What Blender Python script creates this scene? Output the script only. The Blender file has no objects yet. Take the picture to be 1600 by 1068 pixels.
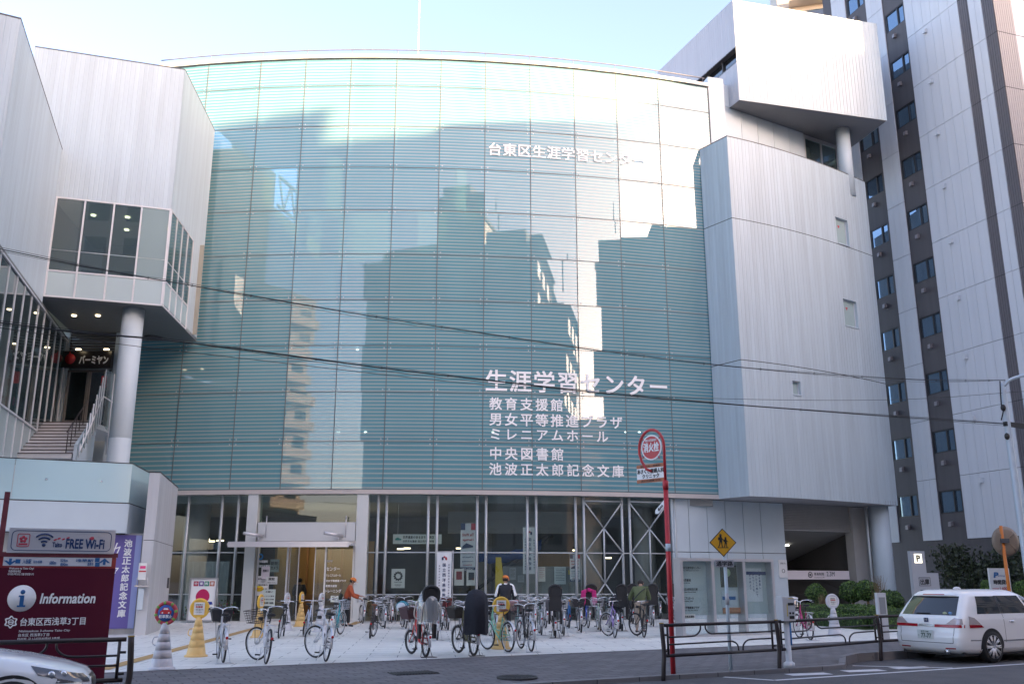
import bpy, math, random
from mathutils import Vector, Matrix
R = math.radians
random.seed(7)
sc = bpy.context.scene
# ------------------------------------------------------------------ camera, sky, sun, exposure
EYE = 1.72
PITCH = R(14.463)
cam = bpy.data.cameras.new('camera'); cam.sensor_width = 36; cam.lens = 32.625
cam.clip_start = 0.1; cam.clip_end = 3000
camo = bpy.data.objects.new('camera', cam); sc.collection.objects.link(camo)
camo.location = (0, 0, EYE); camo.rotation_euler = (R(90) + PITCH, 0, 0)
sc.camera = camo
SUN_EL, SUN_AZ = R(14.0), R(48)          # azimuth measured from straight behind the camera towards the right
SUN = Vector((math.sin(SUN_AZ) * math.cos(SUN_EL), -math.cos(SUN_AZ) * math.cos(SUN_EL), math.sin(SUN_EL)))
world = bpy.data.worlds.new('World'); sc.world = world; world.use_nodes = True
wn = world.node_tree.nodes; wl = world.node_tree.links
sky = wn.new('ShaderNodeTexSky'); sky.sky_type = 'NISHITA'; sky.sun_disc = False
sky.sun_elevation = SUN_EL; sky.sun_rotation = math.atan2(SUN.x, SUN.y)
sky.air_density = 0.8; sky.dust_density = 2.4; sky.ozone_density = 1.0
bg = wn['Background']; bg.inputs['Strength'].default_value = 0.15
tint = wn.new('ShaderNodeMix'); tint.data_type = 'RGBA'; tint.blend_type = 'MULTIPLY'; tint.inputs[0].default_value = 1
tint.inputs[7].default_value = (1.04, .885, .86, 1)      # late-afternoon haze
wl.new(sky.outputs['Color'], tint.inputs[6]); wl.new(tint.outputs[2], bg.inputs['Color'])
sl = bpy.data.lights.new('sun', 'SUN'); sl.energy = 3.3; sl.angle = R(0.6); sl.color = (1.0, 0.68, 0.38)
so = bpy.data.objects.new('sun', sl); sc.collection.objects.link(so)
so.rotation_euler = SUN.to_track_quat('Z', 'Y').to_euler()
sc.view_settings.view_transform = 'Standard'; sc.view_settings.look = 'None'
sc.view_settings.exposure = 2.58; sc.view_settings.gamma = 1.0
sc.render.engine = 'CYCLES'
cy = sc.cycles
cy.use_denoising = True
cy.max_bounces = 7; cy.diffuse_bounces = 3; cy.glossy_bounces = 4; cy.transmission_bounces = 6; cy.transparent_max_bounces = 14
cy.caustics_reflective = False; cy.caustics_refractive = False; cy.sample_clamp_indirect = 6
# ------------------------------------------------------------------ survey helpers (where a sight line meets the place)
CP, SP = math.cos(PITCH), math.sin(PITCH)
def ray(px, py):
    x = (px - 800) / 1450; y = -(py - 534) / 1450
    return Vector((x, CP - SP * y, SP + CP * y))
def atZ(px, py, z=.15):
    d = ray(px, py); return Vector((0, 0, EYE)) + d * ((z - EYE) / d.z)
def atY(px, py, Y):
    d = ray(px, py); return Vector((0, 0, EYE)) + d * (Y / d.y)
def online(px, py, p0, d):
    r = ray(px, py); det = d[0] * -r.y + r.x * d[1]
    s = (-p0[0] * -r.y - r.x * p0[1]) / det
    q = (p0[0] + d[0] * s, p0[1] + d[1] * s)
    return Vector((q[0], q[1], EYE + r.z * (q[1] / r.y)))
CA, SA = math.cos(R(28.5)), math.sin(R(28.5))
STREET = R(28.5)
def su(s, n, z=None):                       # street coordinates: s along the kerb, n towards the building
    return Vector((CA * s - SA * n, SA * s + CA * n, 0 if z is None else z))
RF, CXF, CYF = 55.0, -7.0, 94.55            # plan arc of the glass front
def arc(x, out=0.0, z=0.0):
    th = math.asin((x - CXF) / RF)
    return Vector((CXF + (RF + out) * math.sin(th), CYF - (RF + out) * math.cos(th), z))
def arcth(x): return math.asin((x - CXF) / RF)
def onarc(px, py, out=0.0):
    r = ray(px, py); a = r.x**2 + r.y**2; b = -2 * (r.x * CXF + r.y * CYF); c = CXF**2 + CYF**2 - (RF + out)**2
    t = (-b - math.sqrt(b * b - 4 * a * c)) / (2 * a)
    return Vector((0, 0, EYE)) + r * t
def frame(origin, rz, tilt=0):              # x right, y up, z towards the viewer for rz = 0
    return Matrix.Translation(Vector(origin)) @ Matrix.Rotation(rz, 4, 'Z') @ Matrix.Rotation(R(90) - tilt, 4, 'X')
# ------------------------------------------------------------------ materials
MATS = {}
def mat(name, col, rough=.6, metal=0., var=0., scale=3., bump=0., bscale=40., spec=None, emit=0., alpha=None):
    if name in MATS: return MATS[name]
    m = bpy.data.materials.new(name); m.use_nodes = True; MATS[name] = m
    nt = m.node_tree; b = nt.nodes['Principled BSDF']
    b.inputs['Base Color'].default_value = (*col, 1); b.inputs['Roughness'].default_value = rough; b.inputs['Metallic'].default_value = metal
    if spec is not None: b.inputs['Specular IOR Level'].default_value = spec
    if emit:
        b.inputs['Emission Color'].default_value = (*col, 1); b.inputs['Emission Strength'].default_value = emit
    if alpha is not None: b.inputs['Alpha'].default_value = alpha
    tc = nt.nodes.new('ShaderNodeTexCoord')
    if var:
        n = nt.nodes.new('ShaderNodeTexNoise'); n.inputs['Scale'].default_value = scale; n.inputs['Detail'].default_value = 5
        nt.links.new(tc.outputs['Object'], n.inputs['Vector'])
        mx = nt.nodes.new('ShaderNodeMix'); mx.data_type = 'RGBA'
        mx.inputs[6].default_value = (*[max(0, c * (1 - var)) for c in col], 1)
        mx.inputs[7].default_value = (*[min(1, c * (1 + var)) for c in col], 1)
        nt.links.new(n.outputs['Fac'], mx.inputs[0]); nt.links.new(mx.outputs[2], b.inputs['Base Color'])
    if bump:
        n2 = nt.nodes.new('ShaderNodeTexNoise'); n2.inputs['Scale'].default_value = bscale
        nt.links.new(tc.outputs['Object'], n2.inputs['Vector'])
        bp = nt.nodes.new('ShaderNodeBump'); bp.inputs['Strength'].default_value = bump; bp.inputs['Distance'].default_value = .02
        nt.links.new(n2.outputs['Fac'], bp.inputs['Height']); nt.links.new(bp.outputs['Normal'], b.inputs['Normal'])
    return m
def streaked(name, col, rough=.45, amt=.12, metal=0.):   # cladding with rain streaks running down
    if name in MATS: return MATS[name]
    m = mat(name, col, rough, metal); nt = m.node_tree; b = nt.nodes['Principled BSDF']
    tc = nt.nodes.new('ShaderNodeTexCoord'); mp = nt.nodes.new('ShaderNodeMapping')
    mp.inputs['Scale'].default_value = (2.2, 2.2, .12)
    n = nt.nodes.new('ShaderNodeTexNoise'); n.inputs['Scale'].default_value = 1.6; n.inputs['Detail'].default_value = 6
    rp = nt.nodes.new('ShaderNodeValToRGB')
    rp.color_ramp.elements[0].position = .3; rp.color_ramp.elements[0].color = (*[c * (1 - amt) for c in col], 1)
    rp.color_ramp.elements[1].position = .65; rp.color_ramp.elements[1].color = (*col, 1)
    nt.links.new(tc.outputs['Object'], mp.inputs['Vector']); nt.links.new(mp.outputs['Vector'], n.inputs['Vector'])
    nt.links.new(n.outputs['Fac'], rp.inputs['Fac']); nt.links.new(rp.outputs['Color'], b.inputs['Base Color'])
    return m
def glassmat(name, tint, refl=.08, see=.85, body=(.1, .14, .14), stripes=False, rough=0.0):
    """flat architectural glass: part clear, part its own body or frit, with a mirror coat"""
    if name in MATS: return MATS[name]
    m = bpy.data.materials.new(name); m.use_nodes = True; MATS[name] = m
    nt = m.node_tree; nt.nodes.clear()
    out = nt.nodes.new('ShaderNodeOutputMaterial')
    tr = nt.nodes.new('ShaderNodeBsdfTransparent'); tr.inputs['Color'].default_value = (*tint, 1)
    df = nt.nodes.new('ShaderNodeBsdfDiffuse'); df.inputs['Color'].default_value = (*body, 1)
    mx = nt.nodes.new('ShaderNodeMixShader')
    gl = nt.nodes.new('ShaderNodeBsdfGlossy'); gl.inputs['Roughness'].default_value = rough; gl.inputs['Color'].default_value = (.92, .97, 1, 1)
    fr = nt.nodes.new('ShaderNodeFresnel'); fr.inputs['IOR'].default_value = 1.5
    ad = nt.nodes.new('ShaderNodeMath'); ad.operation = 'ADD'; ad.use_clamp = True; ad.inputs[1].default_value = refl
    m2 = nt.nodes.new('ShaderNodeMixShader')
    nt.links.new(tr.outputs[0], mx.inputs[1]); nt.links.new(df.outputs[0], mx.inputs[2])
    mx.inputs[0].default_value = 1 - see
    gb = nt.nodes.new('ShaderNodeNewGeometry'); fm = nt.nodes.new('ShaderNodeMath'); fm.operation = 'SUBTRACT'; fm.inputs[0].default_value = 1
    mu = nt.nodes.new('ShaderNodeMath'); mu.operation = 'MULTIPLY'      # only the outer face mirrors
    nt.links.new(gb.outputs['Backfacing'], fm.inputs[1]); nt.links.new(fr.outputs[0], ad.inputs[0])
    nt.links.new(ad.outputs[0], mu.inputs[0]); nt.links.new(fm.outputs[0], mu.inputs[1]); nt.links.new(mu.outputs[0], m2.inputs[0])
    nt.links.new(mx.outputs[0], m2.inputs[1]); nt.links.new(gl.outputs[0], m2.inputs[2])
    nt.links.new(m2.outputs[0], out.inputs['Surface'])
    if stripes:
        geo = nt.nodes.new('ShaderNodeNewGeometry'); sx = nt.nodes.new('ShaderNodeSeparateXYZ')
        nt.links.new(geo.outputs['Position'], sx.inputs[0])
        def math_(op, a, bv):
            q = nt.nodes.new('ShaderNodeMath'); q.operation = op
            if hasattr(a, 'links'): nt.links.new(a, q.inputs[0])
            else: q.inputs[0].default_value = a
            if hasattr(bv, 'links'): nt.links.new(bv, q.inputs[1])
            else: q.inputs[1].default_value = bv
            return q.outputs[0]
        z = sx.outputs['Z']
        low = math_('LESS_THAN', z, 7.53)
        per = math_('ADD', math_('MULTIPLY', low, .045), .155)
        fr_ = math_('FRACT', math_('DIVIDE', z, per), 0)
        line = math_('GREATER_THAN', fr_, .70)
        nz = nt.nodes.new('ShaderNodeTexNoise'); nz.inputs['Scale'].default_value = .35
        nt.links.new(geo.outputs['Position'], nz.inputs['Vector'])
        cov = math_('ADD', math_('MULTIPLY', line, .10), math_('ADD', math_('MULTIPLY', nz.outputs['Fac'], .10), 1 - see))
        nt.links.new(cov, mx.inputs[0])
        cm = nt.nodes.new('ShaderNodeMix'); cm.data_type = 'RGBA'; cm.inputs[6].default_value = (*body, 1); cm.inputs[7].default_value = (.42, .49, .475, 1)
        nt.links.new(line, cm.inputs[0]); nt.links.new(cm.outputs[2], df.inputs['Color'])
    return m
WHITE = streaked('white_metal_cladding', (.50, .585, .635), .42, .15)
WHITE2 = mat('white_panel', (.52, .60, .655), .5, 0, .06, 1.5)
DARKJ = mat('dark_joint', (.05, .05, .055), .7)
TEALP = mat('back_painted_glass', (.45, .62, .66), .12, 0, .04, .6)
STEEL = mat('grey_painted_steel', (.42, .46, .48), .4, .3, .05, 3)
STEELW = mat('pale_painted_steel', (.62, .64, .67), .4, .1, .05, 3)
ALU = mat('aluminium', (.60, .60, .62), .35, .7, .05, 5)
CHROME = mat('chrome', (.75, .75, .77), .18, 1.)
BLACK = mat('black_plastic', (.018, .018, .02), .5)
BLACKM = mat('black_painted_metal', (.035, .027, .028), .4, .2, .2, 6)
DGREY = mat('dark_grey', (.08, .08, .085), .6, 0, .1, 3)
CONC = streaked('concrete', (.42, .41, .40), .8, .2)
GLASSW = glassmat('window_glass', (.62, .74, .74), .10, .72, (.10, .14, .14))
CLEAR = glassmat('lobby_glass', (.72, .80, .78), .03, .93, (.15, .2, .2))
CURT = glassmat('curtain_wall_glass', (.50, .72, .74), .03, .40, (.15, .38, .455), True)
DARKGL = glassmat('tinted_window_glass', (.12, .15, .17), .12, .35, (.01, .012, .014))
PAPER = mat('paper', (.72, .72, .70), .7, 0, .03, 4)
INK = mat('black_ink', (.02, .02, .022), .6)
WINK = mat('white_lettering', (.90, .91, .92), .5)
RED = mat('red_paint', (.52, .025, .035), .4, 0, .1, 4)
# ------------------------------------------------------------------ mesh collector
class MB:
    def __init__(self): self.v = []; self.f = []; self.m = []; self.s = []; self.M = None; self.cuts = []
    def add(self, vs, fs, mi=0, smooth=False, M=None):
        o = len(self.v)
        for p in vs:
            p = Vector(p)
            if M is not None: p = M @ p
            if self.M is not None: p = self.M @ p
            self.v.append(p)
        for f in fs:
            self.f.append([i + o for i in f]); self.m.append(mi); self.s.append(smooth)
        return self
    def box(self, x0, x1, y0, y1, z0, z1, mi=0, M=None):
        vs = [(x0, y0, z0), (x1, y0, z0), (x1, y1, z0), (x0, y1, z0), (x0, y0, z1), (x1, y0, z1), (x1, y1, z1), (x0, y1, z1)]
        return self.add(vs, [(0, 3, 2, 1), (4, 5, 6, 7), (0, 1, 5, 4), (1, 2, 6, 5), (2, 3, 7, 6), (3, 0, 4, 7)], mi, False, M)
    def prism(self, pts, z0, z1, mi=0, M=None):      # pts counter-clockwise in plan
        n = len(pts)
        vs = [(p[0], p[1], z0) for p in pts] + [(p[0], p[1], z1) for p in pts]
        fs = [tuple(range(n))[::-1], tuple(range(n, 2 * n))] + [(i, (i + 1) % n, n + (i + 1) % n, n + i) for i in range(n)]
        return self.add(vs, fs, mi, False, M)
    def wall(self, a, b, z0, z1, th=.1, mi=0, M=None):   # slab from a to b, thickness behind (left of a->b)
        a = Vector((a[0], a[1])); b = Vector((b[0], b[1])); d = (b - a).normalized(); n = Vector((-d.y, d.x)) * th
        return self.prism([a, b, b + n, a + n], z0, z1, mi, M)
    def quad(self, a, b, c, d, mi=0): return self.add([a, b, c, d], [(0, 1, 2, 3)], mi)
    def tube(self, pts, r, n=8, mi=0, closed=False, M=None, cap=True):
        pts = [Vector(p) for p in pts]; k = len(pts); vs = []; fs = []
        rs = r if isinstance(r, (list, tuple)) else [r] * k
        t0 = (pts[1] - pts[0]).normalized()
        u = t0.orthogonal().normalized()
        for i in range(k):
            if closed: t = (pts[(i + 1) % k] - pts[i - 1]).normalized()
            elif i == 0: t = t0
            elif i == k - 1: t = (pts[-1] - pts[-2]).normalized()
            else: t = ((pts[i + 1] - pts[i]).normalized() + (pts[i] - pts[i - 1]).normalized()).normalized()
            u = (u - t * u.dot(t)).normalized(); w = t.cross(u)
            for j in range(n):
                a = 2 * math.pi * j / n; vs.append(pts[i] + (u * math.cos(a) + w * math.sin(a)) * rs[i])
        for i in range(k if closed else k - 1):
            for j in range(n):
                a, b = i * n + j, i * n + (j + 1) % n; c = ((i + 1) % k) * n
                fs.append((a, b, c + (j + 1) % n, c + j))
        if not closed and cap: fs += [tuple(range(n))[::-1], tuple(range((k - 1) * n, k * n))]
        return self.add(vs, fs, mi, n > 4, M)
    def lathe(self, prof, n=20, mi=0, M=None, smooth=True):   # prof: (r, z) from bottom up
        vs = []; fs = []
        for r_, z in prof:
            for j in range(n):
                a = 2 * math.pi * j / n; vs.append((r_ * math.cos(a), r_ * math.sin(a), z))
        k = len(prof)
        for i in range(k - 1):
            for j in range(n): fs.append((i * n + j, i * n + (j + 1) % n, (i + 1) * n + (j + 1) % n, (i + 1) * n + j))
        fs += [tuple(range(n))[::-1], tuple(range((k - 1) * n, k * n))]
        return self.add(vs, fs, mi, smooth, M)
    def ring(self, rad, r, n=28, m=8, mi=0, M=None, axis='Y'):
        pts = []
        for i in range(n):
            a = 2 * math.pi * i / n; c, s = math.cos(a) * rad, math.sin(a) * rad
            pts.append((c, 0, s) if axis == 'Y' else ((c, s, 0) if axis == 'Z' else (0, c, s)))
        return self.tube(pts, r, m, mi, True, M)
    def ball(self, c, rx, ry=None, rz=None, n=14, mi=0, M=None):
        ry = rx if ry is None else ry; rz = rx if rz is None else rz
        k = max(5, n // 2 + 1); vs = []; fs = []
        for i in range(k):
            a = -math.pi / 2 + math.pi * (i + .02) / (k - .96)
            for j in range(n):
                b = 2 * math.pi * j / n; vs.append((c[0] + rx * math.cos(a) * math.cos(b), c[1] + ry * math.cos(a) * math.sin(b), c[2] + rz * math.sin(a)))
        for i in range(k - 1):
            for j in range(n): fs.append((i * n + j, i * n + (j + 1) % n, (i + 1) * n + (j + 1) % n, (i + 1) * n + j))
        fs += [tuple(range(n))[::-1], tuple(range((k - 1) * n, k * n))]
        return self.add(vs, fs, mi, True, M)
    def disc(self, r, t, n=28, mi=0, M=None):      # disc in the xy plane, thickness t downwards
        return self.lathe([(r, -t), (r, 0)], n, mi, M, False)
    def text(self, s, M, w=None, h=None, mi=0, bold=0., align='L', lift=.004, sp=1.0, line=1.0, slant=0.):
        vs, fs = glyphs(s, 0, sp, line)
        if not vs: return self
        self.cuts.append(len(self.f))
        x0 = min(p[0] for p in vs); x1 = max(p[0] for p in vs); y0 = min(p[1] for p in vs); y1 = max(p[1] for p in vs)
        kx = ky = None
        if w: kx = w / max(x1 - x0, 1e-6)
        if h: ky = h / max(y1 - y0, 1e-6)
        if kx is None: kx = ky
        if ky is None: ky = kx
        W_ = (x1 - x0) * kx; off = {'L': 0, 'C': -W_ / 2, 'R': -W_}[align]
        for k, (ox, oy) in enumerate(((bold, bold), (-bold, bold), (bold, -bold), (-bold, -bold)) if bold > 0 else ((0, 0),)):
            self.add([((p[0] + ox - x0) * kx + off + slant * (p[1] - y0) * ky, (p[1] + oy - y0) * ky, lift + .0006 * k) for p in vs], fs, mi, False, M)
        return self
    def build(self, name, mats, parent=None, local=False, label=None, cat=None, group=None, kind=None, origin=None, each=False):
        if each: return self.build_each(name, mats, parent, local)
        if not isinstance(mats, (list, tuple)): mats = [mats]
        if not self.v: return None
        if parent is not None and not local:
            I = W[parent.name].inverted(); vs = [I @ p for p in self.v]; loc = Vector((0, 0, 0))
        elif parent is None and not local:
            if origin is None:
                xs = [p.x for p in self.v]; ys = [p.y for p in self.v]
                origin = ((min(xs) + max(xs)) / 2, (min(ys) + max(ys)) / 2, min(p.z for p in self.v))
            loc = Vector(origin); vs = [p - loc for p in self.v]
        else: vs = self.v; loc = Vector((0, 0, 0))
        me = bpy.data.meshes.new(name); me.from_pydata([tuple(p) for p in vs], [], self.f)
        for m in mats: me.materials.append(m)
        me.polygons.foreach_set('material_index', self.m); me.polygons.foreach_set('use_smooth', self.s)
        me.update()
        o = bpy.data.objects.new(name, me)
        sc.collection.objects.link(o); o.location = loc
        if parent is not None:
            o.parent = parent; W[o.name] = W[parent.name].copy()
        else: W[o.name] = Matrix.Translation(loc)
        tag(o, label, cat, group, kind)
        return o
    def build_groups(self, name, mats, parent):           # one part per recorded run of lettering
        n = 0
        cuts = sorted(set(self.cuts + [len(self.f)])); a = 0
        for b in cuts:
            if b <= a: continue
            h = MB(); mp = {}
            for k in range(a, b):
                for i in self.f[k]:
                    if i not in mp: mp[i] = len(h.v); h.v.append(self.v[i])
                h.f.append([mp[i] for i in self.f[k]]); h.m.append(self.m[k]); h.s.append(self.s[k])
            o = h.build(name, mats, parent); a = b
        return o
    def build_each(self, name, mats, parent, local):      # one part per loose piece
        n = len(self.v); p = list(range(n))
        def find(i):
            while p[i] != i: p[i] = p[p[i]]; i = p[i]
            return i
        for f in self.f:
            for a in f[1:]: p[find(f[0])] = find(a)
        gr = {}
        for k, f in enumerate(self.f): gr.setdefault(find(f[0]), []).append(k)
        o = None
        for ks in gr.values():
            h = MB(); mp = {}
            for k in ks:
                for i in self.f[k]:
                    if i not in mp: mp[i] = len(h.v); h.v.append(self.v[i])
                h.f.append([mp[i] for i in self.f[k]]); h.m.append(self.m[k]); h.s.append(self.s[k])
            o = h.build(name, mats, parent, local)
        return o
W = {}
def tag(o, label=None, cat=None, group=None, kind=None):
    if label: o['label'] = label
    if cat: o['category'] = cat
    if group: o['group'] = group
    if kind: o['kind'] = kind
def thing(name, label, cat, loc=(0, 0, 0), rz=0., group=None):
    o = bpy.data.objects.new(name, None); sc.collection.objects.link(o)
    o.empty_display_size = .2
    o.location = Vector(loc); o.rotation_euler = (0, 0, rz)
    W[o.name] = Matrix.Translation(Vector(loc)) @ Matrix.Rotation(rz, 4, 'Z')
    tag(o, label, cat, group); return o
def copy_tree(o, parent=None):
    c = o.copy(); sc.collection.objects.link(c)
    W[c.name] = W.get(o.name, Matrix())
    if parent is not None: c.parent = parent
    for ch in list(o.children): copy_tree(ch, c)
    return c
GC = {}
def glyphs(s, bold=0., sp=1., line=1.):
    key = (s, bold, sp, line)
    if key in GC: return GC[key]
    cu = bpy.data.curves.new('t', 'FONT'); cu.body = s; cu.size = 1; cu.offset = bold; cu.space_character = sp; cu.space_line = line; cu.resolution_u = 2
    ob = bpy.data.objects.new('t', cu)
    me = ob.to_mesh()
    vs = [tuple(v.co) for v in me.vertices]; fs = [tuple(p.vertices) for p in me.polygons]
    ob.to_mesh_clear(); bpy.data.objects.remove(ob); bpy.data.curves.remove(cu)
    GC[key] = (vs, fs); return GC[key]
def ribwall(mb, path, z0, z1, holes=(), pitch=.2, depth=.03, grooves=(), mi=0, mj=1, z1b=None):
    """standing-seam wall along a plan polyline (outside = right of the path); holes are (s0, s1, za, zb)"""
    P = [Vector((p[0], p[1])) for p in path]; L = [0]
    for a, b in zip(P, P[1:]): L.append(L[-1] + (b - a).length)
    S = []
    k = 0
    while k * pitch < L[-1]:
        for fr_, o in ((0, 0), (.74, 0), (.80, -1), (.94, -1)): S.append((min((k + fr_) * pitch, L[-1]), o))
        k += 1
    S.append((L[-1], 0))
    for hz in holes:
        S = S + [(q_, 0) for q_ in hz[:2] if 0 <= q_ <= L[-1]]
    S.sort()
    Z = {z0, z1}
    for g in grooves: Z |= {g - .018, g + .018}
    for hz in holes: Z |= {hz[2], hz[3]}
    Z = sorted(z for z in Z if z0 <= z <= z1)
    vs = []; pos = []
    for s, o in S:
        i = max(j for j in range(len(L) - 1) if L[j] <= s + 1e-6) if s < L[-1] else len(L) - 2
        d = (P[i + 1] - P[i]).normalized(); q = P[i] + d * (s - L[i]) + Vector((d.y, -d.x)) * (o * depth)
        top = z1 if z1b is None else z1 + (z1b - z1) * s / L[-1]
        for z in Z: vs.append((q.x, q.y, top if z == z1 else z))
    nz = len(Z); F0 = []; F1 = []
    for i in range(len(S) - 1):
        sm = (S[i][0] + S[i + 1][0]) / 2
        if S[i + 1][0] - S[i][0] < 1e-5 and S[i][1] == S[i + 1][1]: continue
        for j in range(nz - 1):
            zm = (Z[j] + Z[j + 1]) / 2
            if any(hz[0] < sm < hz[1] and hz[2] < zm < hz[3] for hz in holes): continue
            f = (i * nz + j, (i + 1) * nz + j, (i + 1) * nz + j + 1, i * nz + j + 1)
            (F1 if any(abs(zm - g) < .017 for g in grooves) else F0).append(f)
    mb.add(vs, F0, mi); mb.add(vs, F1, mj)
    return mb
# ------------------------------------------------------------------ ground
def paving(name, c1, c2, mortar, bw, bh, ms, rz, rough=.7, offset=.5, var=.25, bump=.3):
    m = bpy.data.materials.new(name); m.use_nodes = True; nt = m.node_tree; b = nt.nodes['Principled BSDF']
    geo = nt.nodes.new('ShaderNodeNewGeometry'); mp = nt.nodes.new('ShaderNodeMapping'); mp.inputs['Rotation'].default_value = (0, 0, -rz)
    br = nt.nodes.new('ShaderNodeTexBrick'); br.inputs['Scale'].default_value = 1; br.inputs['Brick Width'].default_value = bw
    br.inputs['Row Height'].default_value = bh; br.inputs['Mortar Size'].default_value = ms; br.inputs['Mortar Smooth'].default_value = .1
    br.offset = offset; br.inputs['Color1'].default_value = (*c1, 1); br.inputs['Color2'].default_value = (*c2, 1); br.inputs['Mortar'].default_value = (*mortar, 1)
    nt.links.new(geo.outputs['Position'], mp.inputs['Vector']); nt.links.new(mp.outputs['Vector'], br.inputs['Vector'])
    n = nt.nodes.new('ShaderNodeTexNoise'); n.inputs['Scale'].default_value = .55; n.inputs['Detail'].default_value = 8; n.inputs['Roughness'].default_value = .65
    nt.links.new(geo.outputs['Position'], n.inputs['Vector'])
    mr = nt.nodes.new('ShaderNodeMapRange'); mr.inputs['To Min'].default_value = 1 - var; mr.inputs['To Max'].default_value = 1 + var
    nt.links.new(n.outputs['Fac'], mr.inputs['Value'])
    mx = nt.nodes.new('ShaderNodeMix'); mx.data_type = 'RGBA'; mx.blend_type = 'MULTIPLY'; mx.inputs[0].default_value = 1
    nt.links.new(br.outputs['Color'], mx.inputs[6]); nt.links.new(mr.outputs[0], mx.inputs[7]); nt.links.new(mx.outputs[2], b.inputs['Base Color'])
    bp = nt.nodes.new('ShaderNodeBump'); bp.inputs['Strength'].default_value = bump; bp.inputs['Distance'].default_value = .01; bp.invert = True
    nt.links.new(br.outputs['Fac'], bp.inputs['Height']); nt.links.new(bp.outputs['Normal'], b.inputs['Normal'])
    b.inputs['Roughness'].default_value = rough
    n2 = nt.nodes.new('ShaderNodeTexNoise'); n2.inputs['Scale'].default_value = 5.5; n2.inputs['Detail'].default_value = 3      # gum spots and small stains
    nt.links.new(geo.outputs['Position'], n2.inputs['Vector'])
    rp = nt.nodes.new('ShaderNodeValToRGB'); rp.color_ramp.elements[0].position = .62; rp.color_ramp.elements[0].color = (1, 1, 1, 1); rp.color_ramp.elements[1].position = .72; rp.color_ramp.elements[1].color = (.72, .71, .70, 1)
    nt.links.new(n2.outputs['Fac'], rp.inputs['Fac'])
    m2 = nt.nodes.new('ShaderNodeMix'); m2.data_type = 'RGBA'; m2.blend_type = 'MULTIPLY'; m2.inputs[0].default_value = 1
    nt.links.new(mx.outputs[2], m2.inputs[6]); nt.links.new(rp.outputs['Color'], m2.inputs[7]); nt.links.new(m2.outputs[2], b.inputs['Base Color'])
    MATS[name] = m; return m
ASPH = mat('asphalt', (.095, .093, .098), .85, 0, .45, 1.3, .5, 120)
def asphalt_detail():
    nt = ASPH.node_tree; n = nt.nodes.new('ShaderNodeTexNoise'); n.inputs['Scale'].default_value = 160
PLAZA = paving('granite_paving', (.75, .74, .70), (.80, .79, .745), (.24, .235, .235), 1.25, .62, .010, R(5), .55, .5, .16)
WALK = paving('block_paving', (.125, .118, .125), (.17, .16, .168), (.05, .048, .05),   .42, .21, .013, STREET, .75, .5, .38)
KERB = paving('kerb_stone', (.19, .185, .19), (.23, .22, .225), (.08, .08, .08), .9, 5, .012, STREET, .8, .5, .25)
TACT = mat('tactile_yellow', (.48, .30, .12), .7, 0, .15, 4)
LINEW = mat('road_marking_white', (.62, .62, .64), .7, 0, .25, 5)
def sheet(name, pts, m, z=None):
    mb = MB(); mb.add([p if len(p) == 3 else (p[0], p[1], z) for p in pts], [tuple(range(len(pts)))]); return mb.build(name, m, kind='structure')
ZK = .07                                        # pavement height at the kerb, rising to .15 at the plaza
sheet('ground', [(-1500, -1500, -.02), (1500, -1500, -.02), (1500, 1500, -.02), (-1500, 1500, -.02)], mat('ground_soil', (.16, .155, .15), .9, 0, .2, .5))
sheet('road', [su(-90, 3.2, 0), su(120, 3.2, 0), su(120, 16.5, 0), su(-90, 16.5, 0)], ASPH)
# far-side footway where the photographer stands
mb = MB(); mb.prism([su(-90, -8), su(120, -8), su(120, 3.0), su(-90, 3.0)], -.3, .12); mb.build('pavement', WALK, kind='structure')
mb = MB(); mb.prism([su(-90, 3.0), su(120, 3.0), su(120, 3.2), su(-90, 3.2)], -.3, .13); mb.build('kerb', KERB, kind='structure')
KL = [(-90, 14.35), (15.0, 14.3), (15.6, 14.4), (16.3, 15.0), (17.2, 15.45), (19.0, 15.55), (120, 15.55)]
def kl(n_off): return [(s, n + n_off) for s, n in KL]
mb = MB()
a = [su(s, n, ZK + .0) for s, n in kl(.18)]; b = [su(s, 18.8, .15) for s, n in KL]
vs = a + b; k = len(a)
mb.add(vs, [(i, i + 1, k + i + 1, k + i) for i in range(k - 1)]); mb.build('pavement', WALK, kind='structure')
mb = MB()
for i in range(len(KL) - 1):
    (s0, n0), (s1, n1) = KL[i], KL[i + 1]
    t0 = ZK + .005 + (.10 if s0 > 15.8 else 0); t1 = ZK + .005 + (.10 if s1 > 15.8 else 0)
    q = [su(s0, n0), su(s1, n1), su(s1, n1 + .18), su(s0, n0 + .18)]; tz = [t0, t1, t1, t0]
    vs = [(p.x, p.y, -.25) for p in q] + [(p.x, p.y, z) for p, z in zip(q, tz)]
    mb.add(vs, [(4, 5, 6, 7), (0, 1, 5, 4), (1, 2, 6, 5), (2, 3, 7, 6), (3, 0, 4, 7)])
mb.build('kerb', KERB, kind='structure')
sheet('plaza', [su(-90, 18.8, .15), su(90, 18.8, .15), su(90, 75, .15), su(-90, 75, .15)], PLAZA)
mb = MB(); mb.prism([su(-90, 18.74), su(90, 18.74), su(90, 18.83), su(-90, 18.83)], .0, .156); mb.build('plaza_edge', KERB, kind='structure')
mb = MB()
def strip(mb, a, b, w, z):
    a = Vector(a[:2]); b = Vector(b[:2]); d = (b - a).normalized(); n = Vector((-d.y, d.x)) * w / 2
    mb.add([(*(a - n), z), (*(b - n), z), (*(b + n), z), (*(a + n), z)], [(0, 1, 2, 3)])
strip(mb, (-7.55, 18.0), (-9.15, 36.2), .3, .158); strip(mb, (-9.3, 36.35), (-5.9, 36.6), .3, .158); strip(mb, (-6.05, 36.6), (-6.2, 39.4), .3, .158)
mb.build('tactile_strip', TACT, kind='structure')
mb = MB()
LZ = .004
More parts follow.
